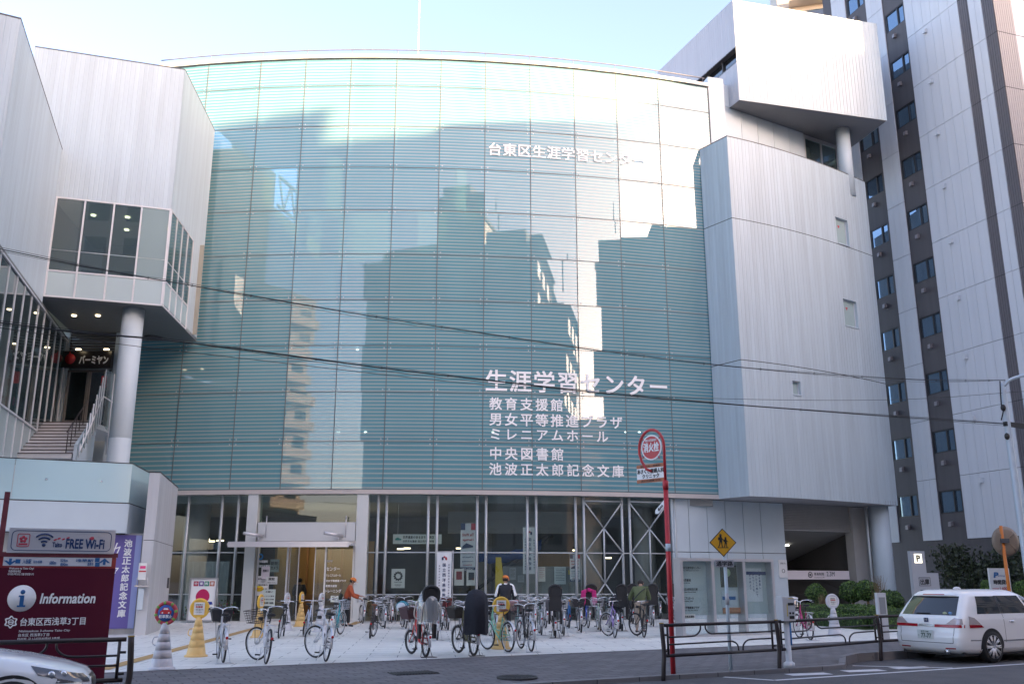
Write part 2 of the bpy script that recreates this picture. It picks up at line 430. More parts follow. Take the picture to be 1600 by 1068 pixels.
strip(mb, su(12.6, 13.3), su(90, 13.3), .13, LZ); strip(mb, su(12.6, 13.3), su(12.2, 14.2), .13, LZ)
strip(mb, su(17.6, 13.4), su(16.2, 14.75), .11, LZ)
for s in (13.5, 15.0, 16.4):
    mb.add([su(s, 13.75, LZ), su(s + .9, 13.6, LZ), su(s + 1.0, 13.95, LZ), su(s + .1, 14.1, LZ)], [(0, 1, 2, 3)])
strip(mb, su(-90, 8.3), su(120, 8.3), .13, LZ)
mb.build('road_marking', LINEW, kind='structure')
p = atZ(808, 1057, .1)
mb = MB(); mb.lathe([(.36, -.02), (.36, .012), (.33, .014), (.33, .01), (.02, .01)], 32, 0, Matrix.Translation((p.x, p.y, p.z)))
for k in range(9):
    mb.box(-.3 + .075 * k - .012, -.3 + .075 * k + .012, -.28 + abs(k - 4) * .03, .28 - abs(k - 4) * .03, .011, .018, 0, Matrix.Translation((p.x, p.y, p.z)) @ Matrix.Rotation(STREET, 4, 'Z'))
mb.build('manhole_cover', mat('cast_iron', (.06, .058, .06), .6, .3, .2, 8), label='round cast iron manhole cover in the grey block pavement', cat='manhole cover')
p = atZ(645, 1051, .105); mb = MB(); Mg = Matrix.Translation((p.x, p.y, p.z)) @ Matrix.Rotation(STREET, 4, 'Z')
mb.box(-.42, .42, -.26, .26, -.02, .008, 1, Mg)
for k in range(14): mb.box(-.40 + .06 * k, -.375 + .06 * k, -.24, .24, .008, .02, 0, Mg)
mb.build('drain_grate', [MATS['cast_iron'], INK], label='rectangular iron drain grate in the grey block pavement', cat='drain')

# ------------------------------------------------------------------ the civic centre: glass front, right block, skewed box
CC = thing('civic_center', 'white civic centre with a bowed glass curtain wall and a skewed white box on top', 'building', (-2, 42, .15))
COLX = [-17.25, -14.63, -12.02, -9.83, -7.65, -5.48, -3.38, -1.27, .87, 3.0, 5.09, 7.22, 9.87]
ROWZ = [5.5, 7.53, 9.69, 11.77, 13.87, 16.02, 18.16, 20.27, 22.35, 24.46, 25.86]
rnd = random.Random(3)
g = MB()
for i in range(len(COLX) - 1):
    for j in range(len(ROWZ) - 1):
        a, b = arc(COLX[i]), arc(COLX[i + 1]); d = (b - a).normalized(); nn = Vector((d.y, -d.x, 0)); gp = .012
        tx, tz = rnd.uniform(-.0042, .0042), rnd.uniform(-.003, .003)
        w = (b - a).length / 2; hh = (ROWZ[j + 1] - ROWZ[j]) / 2
        def P(q, z, su_, sv): return Vector((q.x, q.y, z)) + nn * (su_ * w * tx + sv * hh * tz)
        g.add([P(a + d * gp, ROWZ[j] + gp, -1, -1), P(b - d * gp, ROWZ[j] + gp, 1, -1), P(b - d * gp, ROWZ[j + 1] - gp, 1, 1), P(a + d * gp, ROWZ[j + 1] - gp, -1, 1)], [(0, 1, 2, 3)])
CW = g.build('curtain_wall', CURT, CC)
g = MB()                                     # joints and point fittings
for x in COLX:
    a = arc(x, .0); th = arcth(x); M = Matrix.Translation((a.x, a.y, 0)) @ Matrix.Rotation(th, 4, 'Z')
    g.box(-.018, .018, -.012, .03, 5.48, 25.88, 0, M)
for z in ROWZ:
    for i in range(len(COLX) - 1):
        a, b = arc(COLX[i]), arc(COLX[i + 1]); d = (b - a).normalized(); M = Matrix.Translation((a.x, a.y, 0)) @ Matrix.Rotation(math.atan2(d.y, d.x), 4, 'Z')
        g.box(.02, (b - a).length - .02, -.009, .026, z - .016, z + .016, 0, M)
g.build('joint_grid', mat('joint_sealant', (.10, .12, .13), .6), CW)
for x in COLX[1:-1]:
    th = arcth(x); g = MB()
    for z in ROWZ[1:-1]:
        for dx in (-.14, .14):
            for dz in (-.11, .11):
                q = arc(x); M = Matrix.Translation((q.x + dx * math.cos(th), q.y + dx * math.sin(th), z + dz)) @ Matrix.Rotation(th, 4, 'Z') @ Matrix.Rotation(R(90), 4, 'X')
                g.disc(.026, .02, 8, 0, M @ Matrix.Translation((0, 0, .022)))
    g.build('fitting_pattern', STEEL, CW)
def arctext(mb, s, px0, px1, ytop, ybot, bold, sp=1.0, size=None):
    """lettering fixed on the bowed glass: left edge, right edge and height are taken at its left end"""
    a = onarc(px0, (ytop + ybot) / 2); b = onarc(px1, (ytop + ybot) / 2)
    za = onarc(px0, ybot).z; zb = onarc(px0, ytop).z
    th0, th1 = arcth(a.x), arcth(b.x); L = (th1 - th0) * RF
    chars = list(s); n = len(chars); hgt = zb - za
    pitch = (L - hgt) / (n - 1)
    for k, ch in enumerate(chars):
        vs, fs = glyphs(ch)
        cxg, w = .5, 1.0
        sc_ = hgt / .86
        for j, (ox, oy) in enumerate(((bold, bold), (-bold, bold), (bold, -bold), (-bold, -bold))):
            pts = []
            for p in vs:
                al = th0 + (hgt / 2 + k * pitch + (p[0] + ox - cxg * (1 if ord(ch) > 255 else .6)) * sc_) / RF
                r_ = RF + .035 + .001 * j
                pts.append((CXF + r_ * math.sin(al), CYF - r_ * math.cos(al), za + (p[1] + oy + .055) * sc_))
            mb.add(pts, fs)
for s, x0, x1, y0, y1 in (('台東区生涯学習センター', 763.4, 1005.5, 224, 242), ('生涯学習センター', 760, 1042, 579, 609.5), ('教育支援館', 765.5, 878.5, 621.5, 639),
                          ('男女平等推進プラザ', 765.5, 971, 645.5, 663.7), ('ミレニアムホール', 765.5, 949, 669, 686.5), ('中央図書館', 765.5, 879.5, 699, 716.8), ('池波正太郎記念文庫', 765, 973.5, 723.5, 741.2)):
    g = MB(); arctext(g, s, x0, x1, y0, y1, .016); g.build('lettering', WINK, CW)
# sill fascia, head trim, roof and rail
def arcband(mb, x0, x1, o0, o1, z0, z1, n=40, mi=0):
    vs = []; fs = []
    for i in range(n + 1):
        x = x0 + (x1 - x0) * i / n
        for o, z in ((o0, z0), (o1, z0), (o1, z1), (o0, z1)): vs.append(arc(x, o, z))
    for i in range(n):
        for j in range(4): fs.append((i * 4 + j, (i + 1) * 4 + j, (i + 1) * 4 + (j + 1) % 4, i * 4 + (j + 1) % 4))
    fs += [(3, 2, 1, 0), (n * 4, n * 4 + 1, n * 4 + 2, n * 4 + 3)]
    mb.add(vs, fs, mi)
g = MB(); arcband(g, -17.25, 9.3, -.35, .07, 5.30, 5.475); g.build('sill_fascia', mat('stone_trim', (.50, .46, .44), .5, 0, .1, 2), CC)
g = MB(); arcband(g, -17.3, 9.9, -.4, .10, 25.89, 26.06); g.build('roof_edge', mat('cream_metal', (.66, .62, .55), .45), CC)
g = MB(); arcband(g, -17.3, 9.9, -11.2, -.45, 25.70, 25.95); g.build('roof', mat('roof_slab', (.5, .5, .48), .8), CC)
g = MB(); g.tube([arc(-17.2 + 27 * i / 40, -.1, 26.42) for i in range(41)], .028, 6)
for x in COLX[:-1] + [9.7]: g.tube([arc(x, -.1, 26.0), arc(x, -.1, 26.42)], .016, 5)
g.build('roof_rail', mat('rail_dark', (.16, .16, .19), .5), CC)
p = atY(655.5, 0, 43.0)
g = MB(); g.tube([(p.x, p.y, 25.9), (p.x, p.y, 33.5)], [.045, .03], 8); g.build('flagpole', STEELW, CC)
# atrium behind the glass
INW = mat('atrium_wall', (.46, .50, .50), .8, 0, .1, 1); INC = mat('cream_wall', (.66, .62, .54), .7, 0, .05, 1)
g = MB(); g.wall((11.5, 50.8), (-12.5, 50.0), 5.2, 25.7, .2); g.build('atrium_back_wall', INW, CC)
g = MB(); g.wall((-10.9, 49.9), (-13.1, 40.4), 5.3, 20.3, -.25); g.wall((-12.2, 44.3), (-13.1, 40.4), 20.3, 22.1, -.25)
g.build('atrium_side_wall', INC, CC)
g = MB(); g.wall((-13.25, 40.95), (-20.5, 41.6), 5.3, 21.9, -.2); g.build('atrium_end_wall', INW, CC)
g = MB()
a0, b0 = Vector((-12.1, 44.6, 0)), Vector((-10.9, 49.9, 0))
for z in (20.5, 22.1): g.tube([(a0.x, a0.y, z), (b0.x, b0.y, z)], .09, 6)
for k in range(8):
    p = a0.lerp(b0, k / 8); q = a0.lerp(b0, (k + 1) / 8)
    g.tube([(p.x, p.y, 20.5 if k % 2 else 22.1), (q.x, q.y, 22.1 if k % 2 else 20.5)], .06, 6)
g.build('roof_truss', STEELW, CC)
g = MB()
for x in COLX[1:-1]:                          # cable trusses stiffening the glass
    for o in (-.9, -.55):
        q = arc(x, o); g.tube([(q.x, q.y, 5.4), (q.x, q.y, 25.7)], .035, 5)
    for z in ROWZ[1:-1]: g.tube([arc(x, -.02, z), arc(x, -.9, z)], .022, 5)
    for z0, z1 in zip(ROWZ, ROWZ[1:]): g.tube([arc(x, -.9, z0), arc(x, -.55, z1)], .018, 4)
for z in (9.69, 13.87, 18.16, 22.35): g.tube([arc(-13 + 22 * i / 30, -.9, z) for i in range(31)], .022, 5)
g.build('glazing_truss', STEELW, CC)
for x, y in ((-9.6, 46), (-3.0, 47.2), (3.6, 47.6), (8.3, 47.4)):
    g = MB(); g.lathe([(.5, 5.3), (.5, 25.6)], 20, 0, Matrix.Translation((x, y, 0))); g.build('atrium_column', INW, CC)
g = MB()
for z in (9.7, 14.1, 18.5): g.prism([(-10.8, 47.6), (11, 48.0), (11.2, 50.7), (-10.6, 49.9)], z - .35, z)
g.build('gallery_floor', mat('gallery_slab', (.40, .44, .45), .8), CC, each=True)
LAMPW = mat('lamp_warm', (1.0, .80, .50), .5, emit=1.3); LAMPC = mat('lamp_cool', (1.0, .95, .85), .5, emit=2.5)
g = MB()
for x, z in ((-9.0, 9.2), (-7.6, 9.2), (-8.2, 13.6), (5.9, 9.2), (6.6, 9.2), (-3.5, 13.6), (1.5, 18.0), (-1, 9.2)): g.box(x - .06, x + .06, 47.7, 47.8, z, z + .04)
g.build('gallery_lamp', LAMPC, CC, each=True)

# right-hand white block
BL, BF, BM, BR_ = (9.25, 41.95), (10.27, 40.5), (13.62, 42.18), (18.8, 45.75)
front = []
for i in range(13):                          # gently bowed plan through three points
    t = i / 12; tm = .42
    q0, q1, q2 = Vector(BF), Vector(BM), Vector(BR_)
    l0 = (t - tm) * (t - 1) / ((0 - tm) * (0 - 1)); l1 = t * (t - 1) / (tm * (tm - 1)); l2 = t * (t - tm) / (1 * (1 - tm))
    front.append(q0 * l0 + q1 * l1 + q2 * l2)
ZB0, ZB1 = 5.30, 22.3
SEAM = [11.35, 18.15]
def front_s(px, py):                         # arclength along the block front where a sight line meets it
    best = None; acc = 0
    for a, b in zip(front, front[1:]):
        q = online(px, py, a, b - a); t = (Vector((q.x, q.y)) - a).dot((b - a).normalized())
        if -.01 <= t <= (b - a).length + .01: best = (acc + t, q, (b - a).normalized())
        acc += (b - a).length
    return best
holes = []; wins = []
for x0, y0, x1, y1 in ((1305, 338, 1328, 385), (1317, 466, 1342, 513), (1238, 594, 1252, 617)):
    A_ = front_s(x0, y0); B_ = front_s(x1, y1)
    holes.append((A_[0], B_[0], B_[1].z, A_[1].z)); wins.append((A_, B_))
g = MB(); ribwall(g, front, ZB0, ZB1, holes, .21, .010, SEAM); BW = g.build('block_front', [WHITE, DARKJ], CC)
g = MB(); ribwall(g, [BL, BF], ZB0, ZB1, (), .21, .010, SEAM); g.build('block_side', [WHITE, DARKJ], CC)
g = MB(); ribwall(g, [BR_, (15.6, 52)], ZB0, ZB1, (), .21, .010, SEAM); g.build('block_end', [WHITE, DARKJ], CC)
def inset(pts, d=.07):
    c = sum((Vector((p[0], p[1])) for p in pts), Vector((0, 0))) / len(pts)
    return [Vector((p[0], p[1])) + (c - Vector((p[0], p[1]))).normalized() * d for p in pts]
ring = [Vector(BL)] + front + [Vector((15.6, 52)), Vector((9.6, 51))]
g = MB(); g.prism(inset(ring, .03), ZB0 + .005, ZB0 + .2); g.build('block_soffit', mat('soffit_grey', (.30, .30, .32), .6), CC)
g = MB(); g.prism(inset(ring), 21.0, 21.2); g.build('terrace_floor', CONC, CC)
g = MB()
rim = [Vector(BL)] + front + [Vector((15.6, 52))]
for a, b in zip(rim, rim[1:]): g.wall(a, b, ZB1, ZB1 + .05, .18)
g.build('coping', DGREY, CC)
for (A_, B_), hz in zip(wins, holes):
    d = A_[2]; n = Vector((d.y, -d.x, 0)); a = Vector((A_[1].x, A_[1].y, 0)); b = Vector((B_[1].x, B_[1].y, 0)); dd = (b - a).normalized(); L = (b - a).length
    M = Matrix.Translation((a.x, a.y, 0)) @ Matrix.Rotation(math.atan2(dd.y, dd.x), 4, 'Z')
    g = MB(); z0, z1 = hz[2], hz[3]
    g.box(-.04, 0, 0, .25, z0 - .04, z1 + .04, 0, M); g.box(L, L + .04, 0, .25, z0 - .04, z1 + .04, 0, M); g.box(0, L, 0, .25, z1, z1 + .04, 0, M); g.box(0, L, -.04, .25, z0 - .05, z0, 0, M)
    for x0, x1, za, zb in ((0, .05, z0, z1), (L - .05, L, z0, z1), (.05, L - .05, z0, z0 + .05), (.05, L - .05, z1 - .05, z1)): g.box(x0, x1, .14, .2, za, zb, 1, M)
    wn_ = g.build('window', [WHITE2, STEELW], CC)
    g = MB(); g.box(.05, L - .05, .165, .18, z0 + .05, z1 - .05, 0, M); g.build('pane', mat('frosted_pane', (.36, .46, .46), .12, 0, .08, 1.5), wn_)
    if L > .8:
        g = MB(); c = L * .42; zt = z1 - .35
        g.add([M @ Vector((c - .10, .155, zt)), M @ Vector((c + .10, .155, zt)), M @ Vector((c, .155, zt - .17))], [(0, 2, 1)]); g.build('rescue_mark', RED, wn_)
# pillar at the end of the glass and the set-back wall on the terrace
g = MB(); g.wall((9.93, 42.25), (10.75, 42.45), 21.2, 26.5, .6); g.build('pillar', WHITE2, CC)
WA, WB = Vector((10.75, 42.62)), Vector((18.6, 47.3))
d = (WB - WA).normalized()
g = MB()
for k in range(5): g.wall(WA + d * (1.15 * k + .012), WA + d * (1.15 * (k + 1) - .012), 21.2, 25.06, .2)
g.wall(WA, WA + d * .8, 25.08, 26.3, .2)
g.wall(WA + d * 8.35, WB, 21.2, 25.06, .2)
g.build('terrace_wall', WHITE2, CC, each=True)
g = MB(); g.wall(WA + d * .02 + Vector((0, .05)), WA + d * 5.8 + Vector((0, .05)), 21.25, 25.04, .05); g.build('wall_joint', DARKJ, CC)
g = MB(); q0 = WA + d * 5.75; q1 = WA + d * 8.35
M = Matrix.Translation((q0.x, q0.y, 0)) @ Matrix.Rotation(math.atan2(d.y, d.x), 4, 'Z')
for x0, x1, z0, z1 in ((0, .08, 21.2, 24.9), (1.27, 1.36, 21.2, 24.9), (2.5, 2.6, 21.2, 24.9), (0, 2.6, 24.8, 25.0)): g.box(x0, x1, 0, .12, z0, z1, 0, M)
td = g.build('terrace_door', ALU, CC)
g = MB(); g.box(.08, 1.27, .05, .07, 21.2, 24.8, 0, M); g.box(1.36, 2.5, .05, .07, 21.2, 24.8, 0, M); g.build('pane', GLASSW, td, each=True)
g = MB(); g.add([M @ Vector(q) for q in ((.55, .03, 23.4), (.75, .03, 23.4), (.65, .03, 23.2))], [(0, 2, 1)]); g.build('rescue_mark', RED, td)
g = MB(); g.box(-.1, 2.7, 1.4, 1.5, 21.2, 25.04, 0, M); g.build('room_wall', DGREY, CC)
p = atY(1320.5, 250, 45.2)
g = MB(); g.lathe([(.36, 21.2), (.36, 25.06)], 24, 0, Matrix.Translation((p.x, p.y, 0))); g.build('terrace_column', WHITE2, CC)
# skewed box on top
XFL, XFR = Vector((11.4, 42.0)), Vector((19.65, 44.16)); XBL = Vector((8.58, 49.07)); XBR = Vector((17.6, 52.5)); ZX0, ZX1 = 25.07, 30.8
g = MB(); ribwall(g, [XFL, XFR], ZX0, ZX1, (), .2, .010); g.build('box_front', [WHITE, DARKJ], CC)
Ls = (XBL - XFL).length
g = MB(); ribwall(g, [XBL, XFL], ZX0, ZX1, [(Ls - 5.6, Ls - .02, 27.25, 28.05)], .2, .010); g.build('box_side', [streaked('grey_cladding', (.50, .51, .55), .42, .08), DARKJ], CC)  # side toned greyer than the front, its shade put into the colour
g = MB(); ribwall(g, [XFR, XBR], ZX0, ZX1, (), .2, .010); g.build('box_end', [WHITE, DARKJ], CC)
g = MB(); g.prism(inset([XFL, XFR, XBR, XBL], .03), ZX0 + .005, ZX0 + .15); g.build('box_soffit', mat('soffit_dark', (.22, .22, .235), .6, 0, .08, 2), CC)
g = MB(); g.prism(inset([XFL, XFR, XBR, XBL]), ZX1 - .25, ZX1 - .02); g.build('box_roof', CONC, CC)
ds = (XFL - XBL).normalized(); M = Matrix.Translation((XBL.x, XBL.y, 0)) @ Matrix.Rotation(math.atan2(ds.y, ds.x), 4, 'Z')
g = MB(); g.box(Ls - 5.6, Ls - .05, .3, .34, 27.2, 28.1, 0, M)
for k in range(5): g.box(Ls - 5.6 + 1.35 * k, Ls - 5.54 + 1.35 * k, .2, .3, 27.25, 28.05, 1, M)
g.box(Ls - 5.6, Ls - .02, 0, .3, 27.2, 27.25, 1, M); g.box(Ls - 5.6, Ls - .02, 0, .3, 28.05, 28.1, 1, M)
g.build('strip_window', [DARKGL, DGREY], CC)
# ground floor: glazing set under the fascia, lobby behind
GO = -.28
def gx(px, py=850): return onarc(px, py, GO).x
for x0, x1 in ((-16.6, gx(404)), (gx(556), 6.9)):
    g = MB(); n = max(2, int((x1 - x0) / 1.07)); xs = [x0 + (x1 - x0) * i / n for i in range(n + 1)]
    for a, b in zip(xs, xs[1:]): p, q = arc(a, GO), arc(b, GO); g.quad((p.x, p.y, .18), (q.x, q.y, .18), (q.x, q.y, 5.3), (p.x, p.y, 5.3))
    GF = g.build('lobby_glazing', CLEAR, CC)
g = MB()
for px in (290, 343, 369, 590, 603, 669, 683, 746, 760, 825, 839, 901, 914, 974, 986, 1046, 1057):
    q = arc(gx(px), GO + .08); g.tube([(q.x, q.y, .15), (q.x, q.y, 5.3)], .062, 8)
g.build('mullion_tube', STEEL, GF, each=True)
g = MB()
for z in (1.2, 2.9):
    for a, b in ((-16.5, gx(398)), (gx(572), 6.9)): g.tube([arc(a + (b - a) * i / 16, GO + .05, z) for i in range(17)], .03, 6)
g.build('transom', STEEL, GF, each=True)
for pa, pb in ((915, 974), (986, 1046)):
    g = MB(); a, b = arc(gx(pa), GO + .12), arc(gx(pb), GO + .12); m = (a + b) / 2
    pts = lambda q, z: (q.x, q.y, z)
    for zt, zc, zb in ((5.05, 3.95, 2.9), (2.9, 1.65, .5)):
        for q in (a, b): g.tube([pts(q, zt), pts(m, zc)], .035, 6); g.tube([pts(m, zc), pts(q, zb)], .035, 6)
    g.tube([pts(m, 1.65), pts(m, 3.95)], .045, 6); g.tube([pts(a, 5.1), pts(b, 5.1)], .035, 6)
    g.build('bracing', STEEL, GF)
g = MB()
for i in range(130):
    x = gx(286) + (gx(352) - gx(286)) * i / 130; q = arc(x, GO - .5 - .05 * math.sin(i * 1.7)); q2 = arc(x + .035, GO - .5 - .05 * math.sin(i * 1.7 + .6))
    g.quad((q.x, q.y, .25), (q2.x, q2.y, .25), (q2.x, q2.y, 2.55), (q.x, q.y, 2.55))
g.build('curtain', mat('sheer_curtain', (.42, .46, .46), .8, 0, .2, 3), GF)
for pa, pb in ((386, 402), (557, 575)):
    xa, xb = gx(pa), gx(pb); a, b = arc(xa, .02), arc(xb, .02)
    g = MB(); g.wall(a, b, .15, 5.3, .6); g.build('entrance_pier', mat('pier_white', (.60, .63, .63), .5, 0, .06, 1.5), CC)
# lobby interior
LF = mat('lobby_floor', (.20, .19, .18), .3, 0, .1, 2); LC = mat('lobby_ceiling', (.30, .31, .31), .8); LW = mat('lobby_wall', (.16, .17, .17), .8, 0, .3, .6)
g = MB(); g.add([(-19, 40.6, .155), (-6, 39.7, .155), (7, 41.6, .155), (12, 52, .155), (-19, 52, .155)], [(0, 1, 2, 3, 4)]); g.build('lobby_floor', LF, CC)
g = MB(); g.prism([(-19, 41.2), (-12, 40.3), (-6, 40.1), (2, 40.8), (9, 42.2), (12, 52), (-19, 52)], 5.0, 5.28); g.build('lobby_ceiling', LC, CC)
g = MB(); g.wall((12, 49.6), (-19, 49.6), .15, 5.0, -.15); g.wall((-16.9, 41), (-16.9, 50), .15, 5.2, .2); g.build('lobby_wall', LW, CC, each=True)
for x, y, r in ((-13.9, 41.7, .55), (3.55, 43.9, .6), (6.1, 43.6, .5), (-1.5, 46.5, .5)):
    g = MB(); g.lathe([(r, .15), (r, 5.0)], 22, 0, Matrix.Translation((x, y, 0))); g.build('lobby_column', mat('lobby_column_grey', (.40, .40, .39), .6, 0, .08, 1), CC)
g = MB(); g.box(-3.0, 4.2, 44.2, 44.5, 3.9, 4.9); g.build('bulkhead', mat('bulkhead_grey', (.42, .42, .42), .7), CC)
g = MB(); g.tube([(-2.2, 46, 1.0), (2.0, 46.2, 3.9)], .09, 6); g.tube([(-2.2, 47, 1.2), (2.0, 47.2, 4.1)], .09, 6)
g.prism([(-2.2, 46.1), (2.0, 46.1), (2.0, 47), (-2.2, 47)], .5, .6); g.build('lobby_stair', DGREY, CC)
WARM = mat('warm_interior_wall', (.40, .27, .13), .7, 0, .15, 1.2)
xa, xb = gx(452), gx(520)
g = MB(); g.wall((xb + .9, 45.6), (xa - .9, 45.6), .15, 3.6, -.1); g.wall((xa - .8, 41.2), (xa - .8, 45.6), .15, 3.6, .1); g.build('entrance_hall', WARM, CC)
g = MB()
for k in range(6): g.box(xa - .4 + .55 * k, xa - .3 + .55 * k, 45.2, 45.3, .2, 3.5)
g.box(xa - .7, xb + .8, 44.2, 44.8, .2, 1.15); g.build('timber_screen', mat('timber', (.26, .14, .06), .5, 0, .2, 3), CC)
g = MB()
for k in range(4):
    for j in range(3): g.box(xa - .5 + .85 * k, xa + .05 + .85 * k, 41.9 + 1.2 * j, 42.05 + 1.2 * j, 3.35, 3.42)
g.build('hall_lamp', LAMPW, CC, each=True)
g = MB()
for px, py in ((322, 843), (330, 846), (344, 845), (626, 858), (636, 857), (886, 866), (900, 860), (718, 857), (1012, 870), (950, 872)):
    q = atY(px, py, 46.0); g.box(q.x - .16, q.x + .16, 45.95, 46.05, min(q.z, 4.6), min(q.z, 4.6) + .06)
g.build('lobby_lamp', LAMPW, CC, each=True)
g = MB(); q = atY(870, 880, 44.6); g.box(q.x - .9, q.x + .9, 44.6, 44.7, 1.2, 3.0); g.build('timber_panel', mat('pale_timber', (.45, .28, .13), .5, 0, .15, 2), CC)
# white panelled wall and garage on the right
GA, GB = Vector((7.02, 41.55)), Vector((12.75, 44.25)); d = (GB - GA).normalized(); L = (GB - GA).length; ang = math.atan2(d.y, d.x)
M = Matrix.Translation((GA.x, GA.y, 0)) @ Matrix.Rotation(ang, 4, 'Z')
npan = 6; edges = [0, .93, 1.94, 2.95, 3.96, 4.97, L]
g = MB()
for a, b in zip(edges, edges[1:]):
    g.box(a + .014, b - .014, 0, .12, 3.0, 5.28, 0, M); g.box(a + .014, b - .014, 0, .12, .15, 2.97, 0, M)
g.build('panel_wall', WHITE2, CC, each=True)
g = MB(); g.box(0.02, L - .02, .09, .3, .15, 5.27, 0, M); g.box(L - .1, L - .02, .12, 6.5, .15, 5.27, 0, M); g.build('wall_core', DGREY, CC)
GE = Vector((17.2, 46.4)); d2 = (GE - GB); M2 = Matrix.Translation((GB.x, GB.y, 0)) @ Matrix.Rotation(math.atan2(d2.y, d2.x), 4, 'Z'); L2 = d2.length
g = MB()
for k in range(16):
    z = 4.05 + .078 * k; g.add([M2 @ Vector(q) for q in ((.02, .28, z), (L2 - .5, .28, z), (L2 - .5, .22, z + .06), (.02, .22, z + .06), (L2 - .5, .28, z + .077), (.02, .28, z + .077))], [(0, 1, 2, 3), (3, 2, 4, 5)])
g.build('roller_shutter', mat('shutter_grey', (.46, .45, .44), .4, .3, .1, 3), CC)
g = MB(); g.box(L2 - .55, L2 + .75, .1, .6, .15, 5.25, 0, M2); g.build('garage_pier', mat('garage_concrete', (.36, .35, .34), .7, 0, .12, 1.5), CC)
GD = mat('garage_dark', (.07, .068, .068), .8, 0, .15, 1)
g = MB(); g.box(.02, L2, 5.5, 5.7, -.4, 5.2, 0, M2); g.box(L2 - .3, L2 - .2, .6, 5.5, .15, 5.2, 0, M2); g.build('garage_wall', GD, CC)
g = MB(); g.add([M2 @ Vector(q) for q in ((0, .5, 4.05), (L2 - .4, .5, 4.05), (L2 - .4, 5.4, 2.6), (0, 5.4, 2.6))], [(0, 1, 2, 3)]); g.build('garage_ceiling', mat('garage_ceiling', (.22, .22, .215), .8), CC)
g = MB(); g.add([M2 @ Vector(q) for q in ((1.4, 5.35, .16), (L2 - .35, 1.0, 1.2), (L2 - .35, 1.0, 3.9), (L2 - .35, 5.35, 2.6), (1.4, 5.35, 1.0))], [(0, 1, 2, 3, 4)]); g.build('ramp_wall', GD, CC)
g = MB()
for x, y in ((.9, 2.2), (2.2, 2.4), (.4, 4.3)):
    z = 4.05 - (y - .5) / 4.9 * 1.45 - .05; g.lathe([(.13, z), (.13, z + .03)], 14, 0, M2 @ Matrix.Translation((x, y, 0)))
g.build('garage_downlight', LAMPC, CC, each=True)
g = MB(); g.box(-.02, L2 - 1.1, .02, .1, 1.82, 2.22, 0, M2)
cb = g.build('clearance_bar', mat('pinkish_white', (.66, .60, .61), .5, 0, .04, 2), CC)
g = MB(); Mt = M2 @ frame((0, .02, 1.82), 0)
g.text('車高制限', Mt @ Matrix.Translation((1.62, .18, 0)), .62, .13, bold=.02); g.text('2.3M', Mt @ Matrix.Translation((2.4, .15, 0)), .5, .2, bold=.012); g.text('Clearance 2.3M', Mt @ Matrix.Translation((1.62, .06, 0)), .62, .07)
g.ring(.12, .018, 20, 5, 0, M2 @ Matrix.Translation((1.38, .01, 2.03))); g.box(1.33, 1.43, .0, .015, 1.98, 2.08, 0, M2)
g.build('lettering', DGREY, cb)
p = atY(1380, 860, 46.3)
g = MB(); g.lathe([(.47, .15), (.47, 5.3)], 28, 0, Matrix.Translation((17.95, 46.1, 0))); g.build('corner_column', WHITE2, CC)
g = MB(); g.tube([(17.2, 45.75, .15), (17.2, 45.75, 5.2)], .06, 8); g.build('downpipe', STEEL, CC)
q = GA + d * (L - .42)
g = MB(); Mn = M @ frame((L - .5, 0, 1.95), 0); g.box(L - .52, L - .04, -.05, -.002, 1.9, 2.7, 0, M); nb = g.build('notice_plate', mat('plate_white', (.7, .7, .7), .4), CC)
g = MB()
g.text('お知らせ', M @ frame((L - .28, -.05, 2.5), 0), .3, .08, bold=.02, align='C'); g.ring(.08, .012, 14, 4, 0, M @ Matrix.Translation((L - .28, -.055, 2.2))); g.build('lettering', DGREY, nb)
# entrance: transom glass, canopy, doors
EA, EB = arc(gx(404), -.12), arc(gx(556), -.12); de = (EB - EA); LE = de.length; ME = Matrix.Translation((EA.x, EA.y, 0)) @ Matrix.Rotation(math.atan2(de.y, de.x), 4, 'Z')
g = MB(); g.box(0, LE, .1, .12, 4.15, 5.3, 0, ME); g.build('transom_glazing', CLEAR, CC)
g = MB(); g.box(0, LE, -.12, .1, 3.36, 4.13, 0, ME); cn = g.build('canopy', mat('canopy_white', (.58, .61, .62), .35, 0, .06, 1), CC)
g = MB(); g.box(-.95, LE + .02, -1.05, -.13, 3.16, 3.24, 0, ME); g.box(-.9, LE - .05, -1.12, -1.05, 3.08, 3.3, 0, ME); g.build('canopy_edge', mat('canopy_rail', (.70, .68, .70), .3, .3), cn)
g = MB()
for x in (-.1, LE - .85):
    g.tube([ME @ Vector((x - .3, -.75, 3.66)), ME @ Vector((x + .35, -.2, 3.56))], .07, 10); g.tube([ME @ Vector((x + .2, -.3, 3.58)), ME @ Vector((x + .2, -.3, 3.26))], .02, 6)
    g.tube([ME @ Vector((x + .45, -.13, 3.5)), ME @ Vector((x + .45, -.13, 4.4))], .02, 6)
g.build('canopy_bracket', ALU, cn, each=True)
def epx(px): return (onarc(px, 900, -.12) - EA).dot(de.normalized()) if px else 0
xs = [0.05, epx(447), epx(507), LE - .05]
g = MB()
for x in xs: g.box(x - .035, x + .035, .02, .16, .15, 3.36, 0, ME)
g.box(0, LE, .02, .16, 3.25, 3.36, 0, ME); g.box(0, xs[1], .03, .12, .15, .24, 0, ME); g.box(xs[2], LE, .03, .12, .15, .24, 0, ME)
en = g.build('entrance', ALU, CC)
g = MB(); g.box(xs[0] + .035, xs[1] - .035, .08, .095, .24, 3.25, 0, ME); g.box(xs[2] + .035, xs[3] - .035, .08, .095, .24, 3.25, 0, ME); g.build('side_pane', CLEAR, en, each=True)
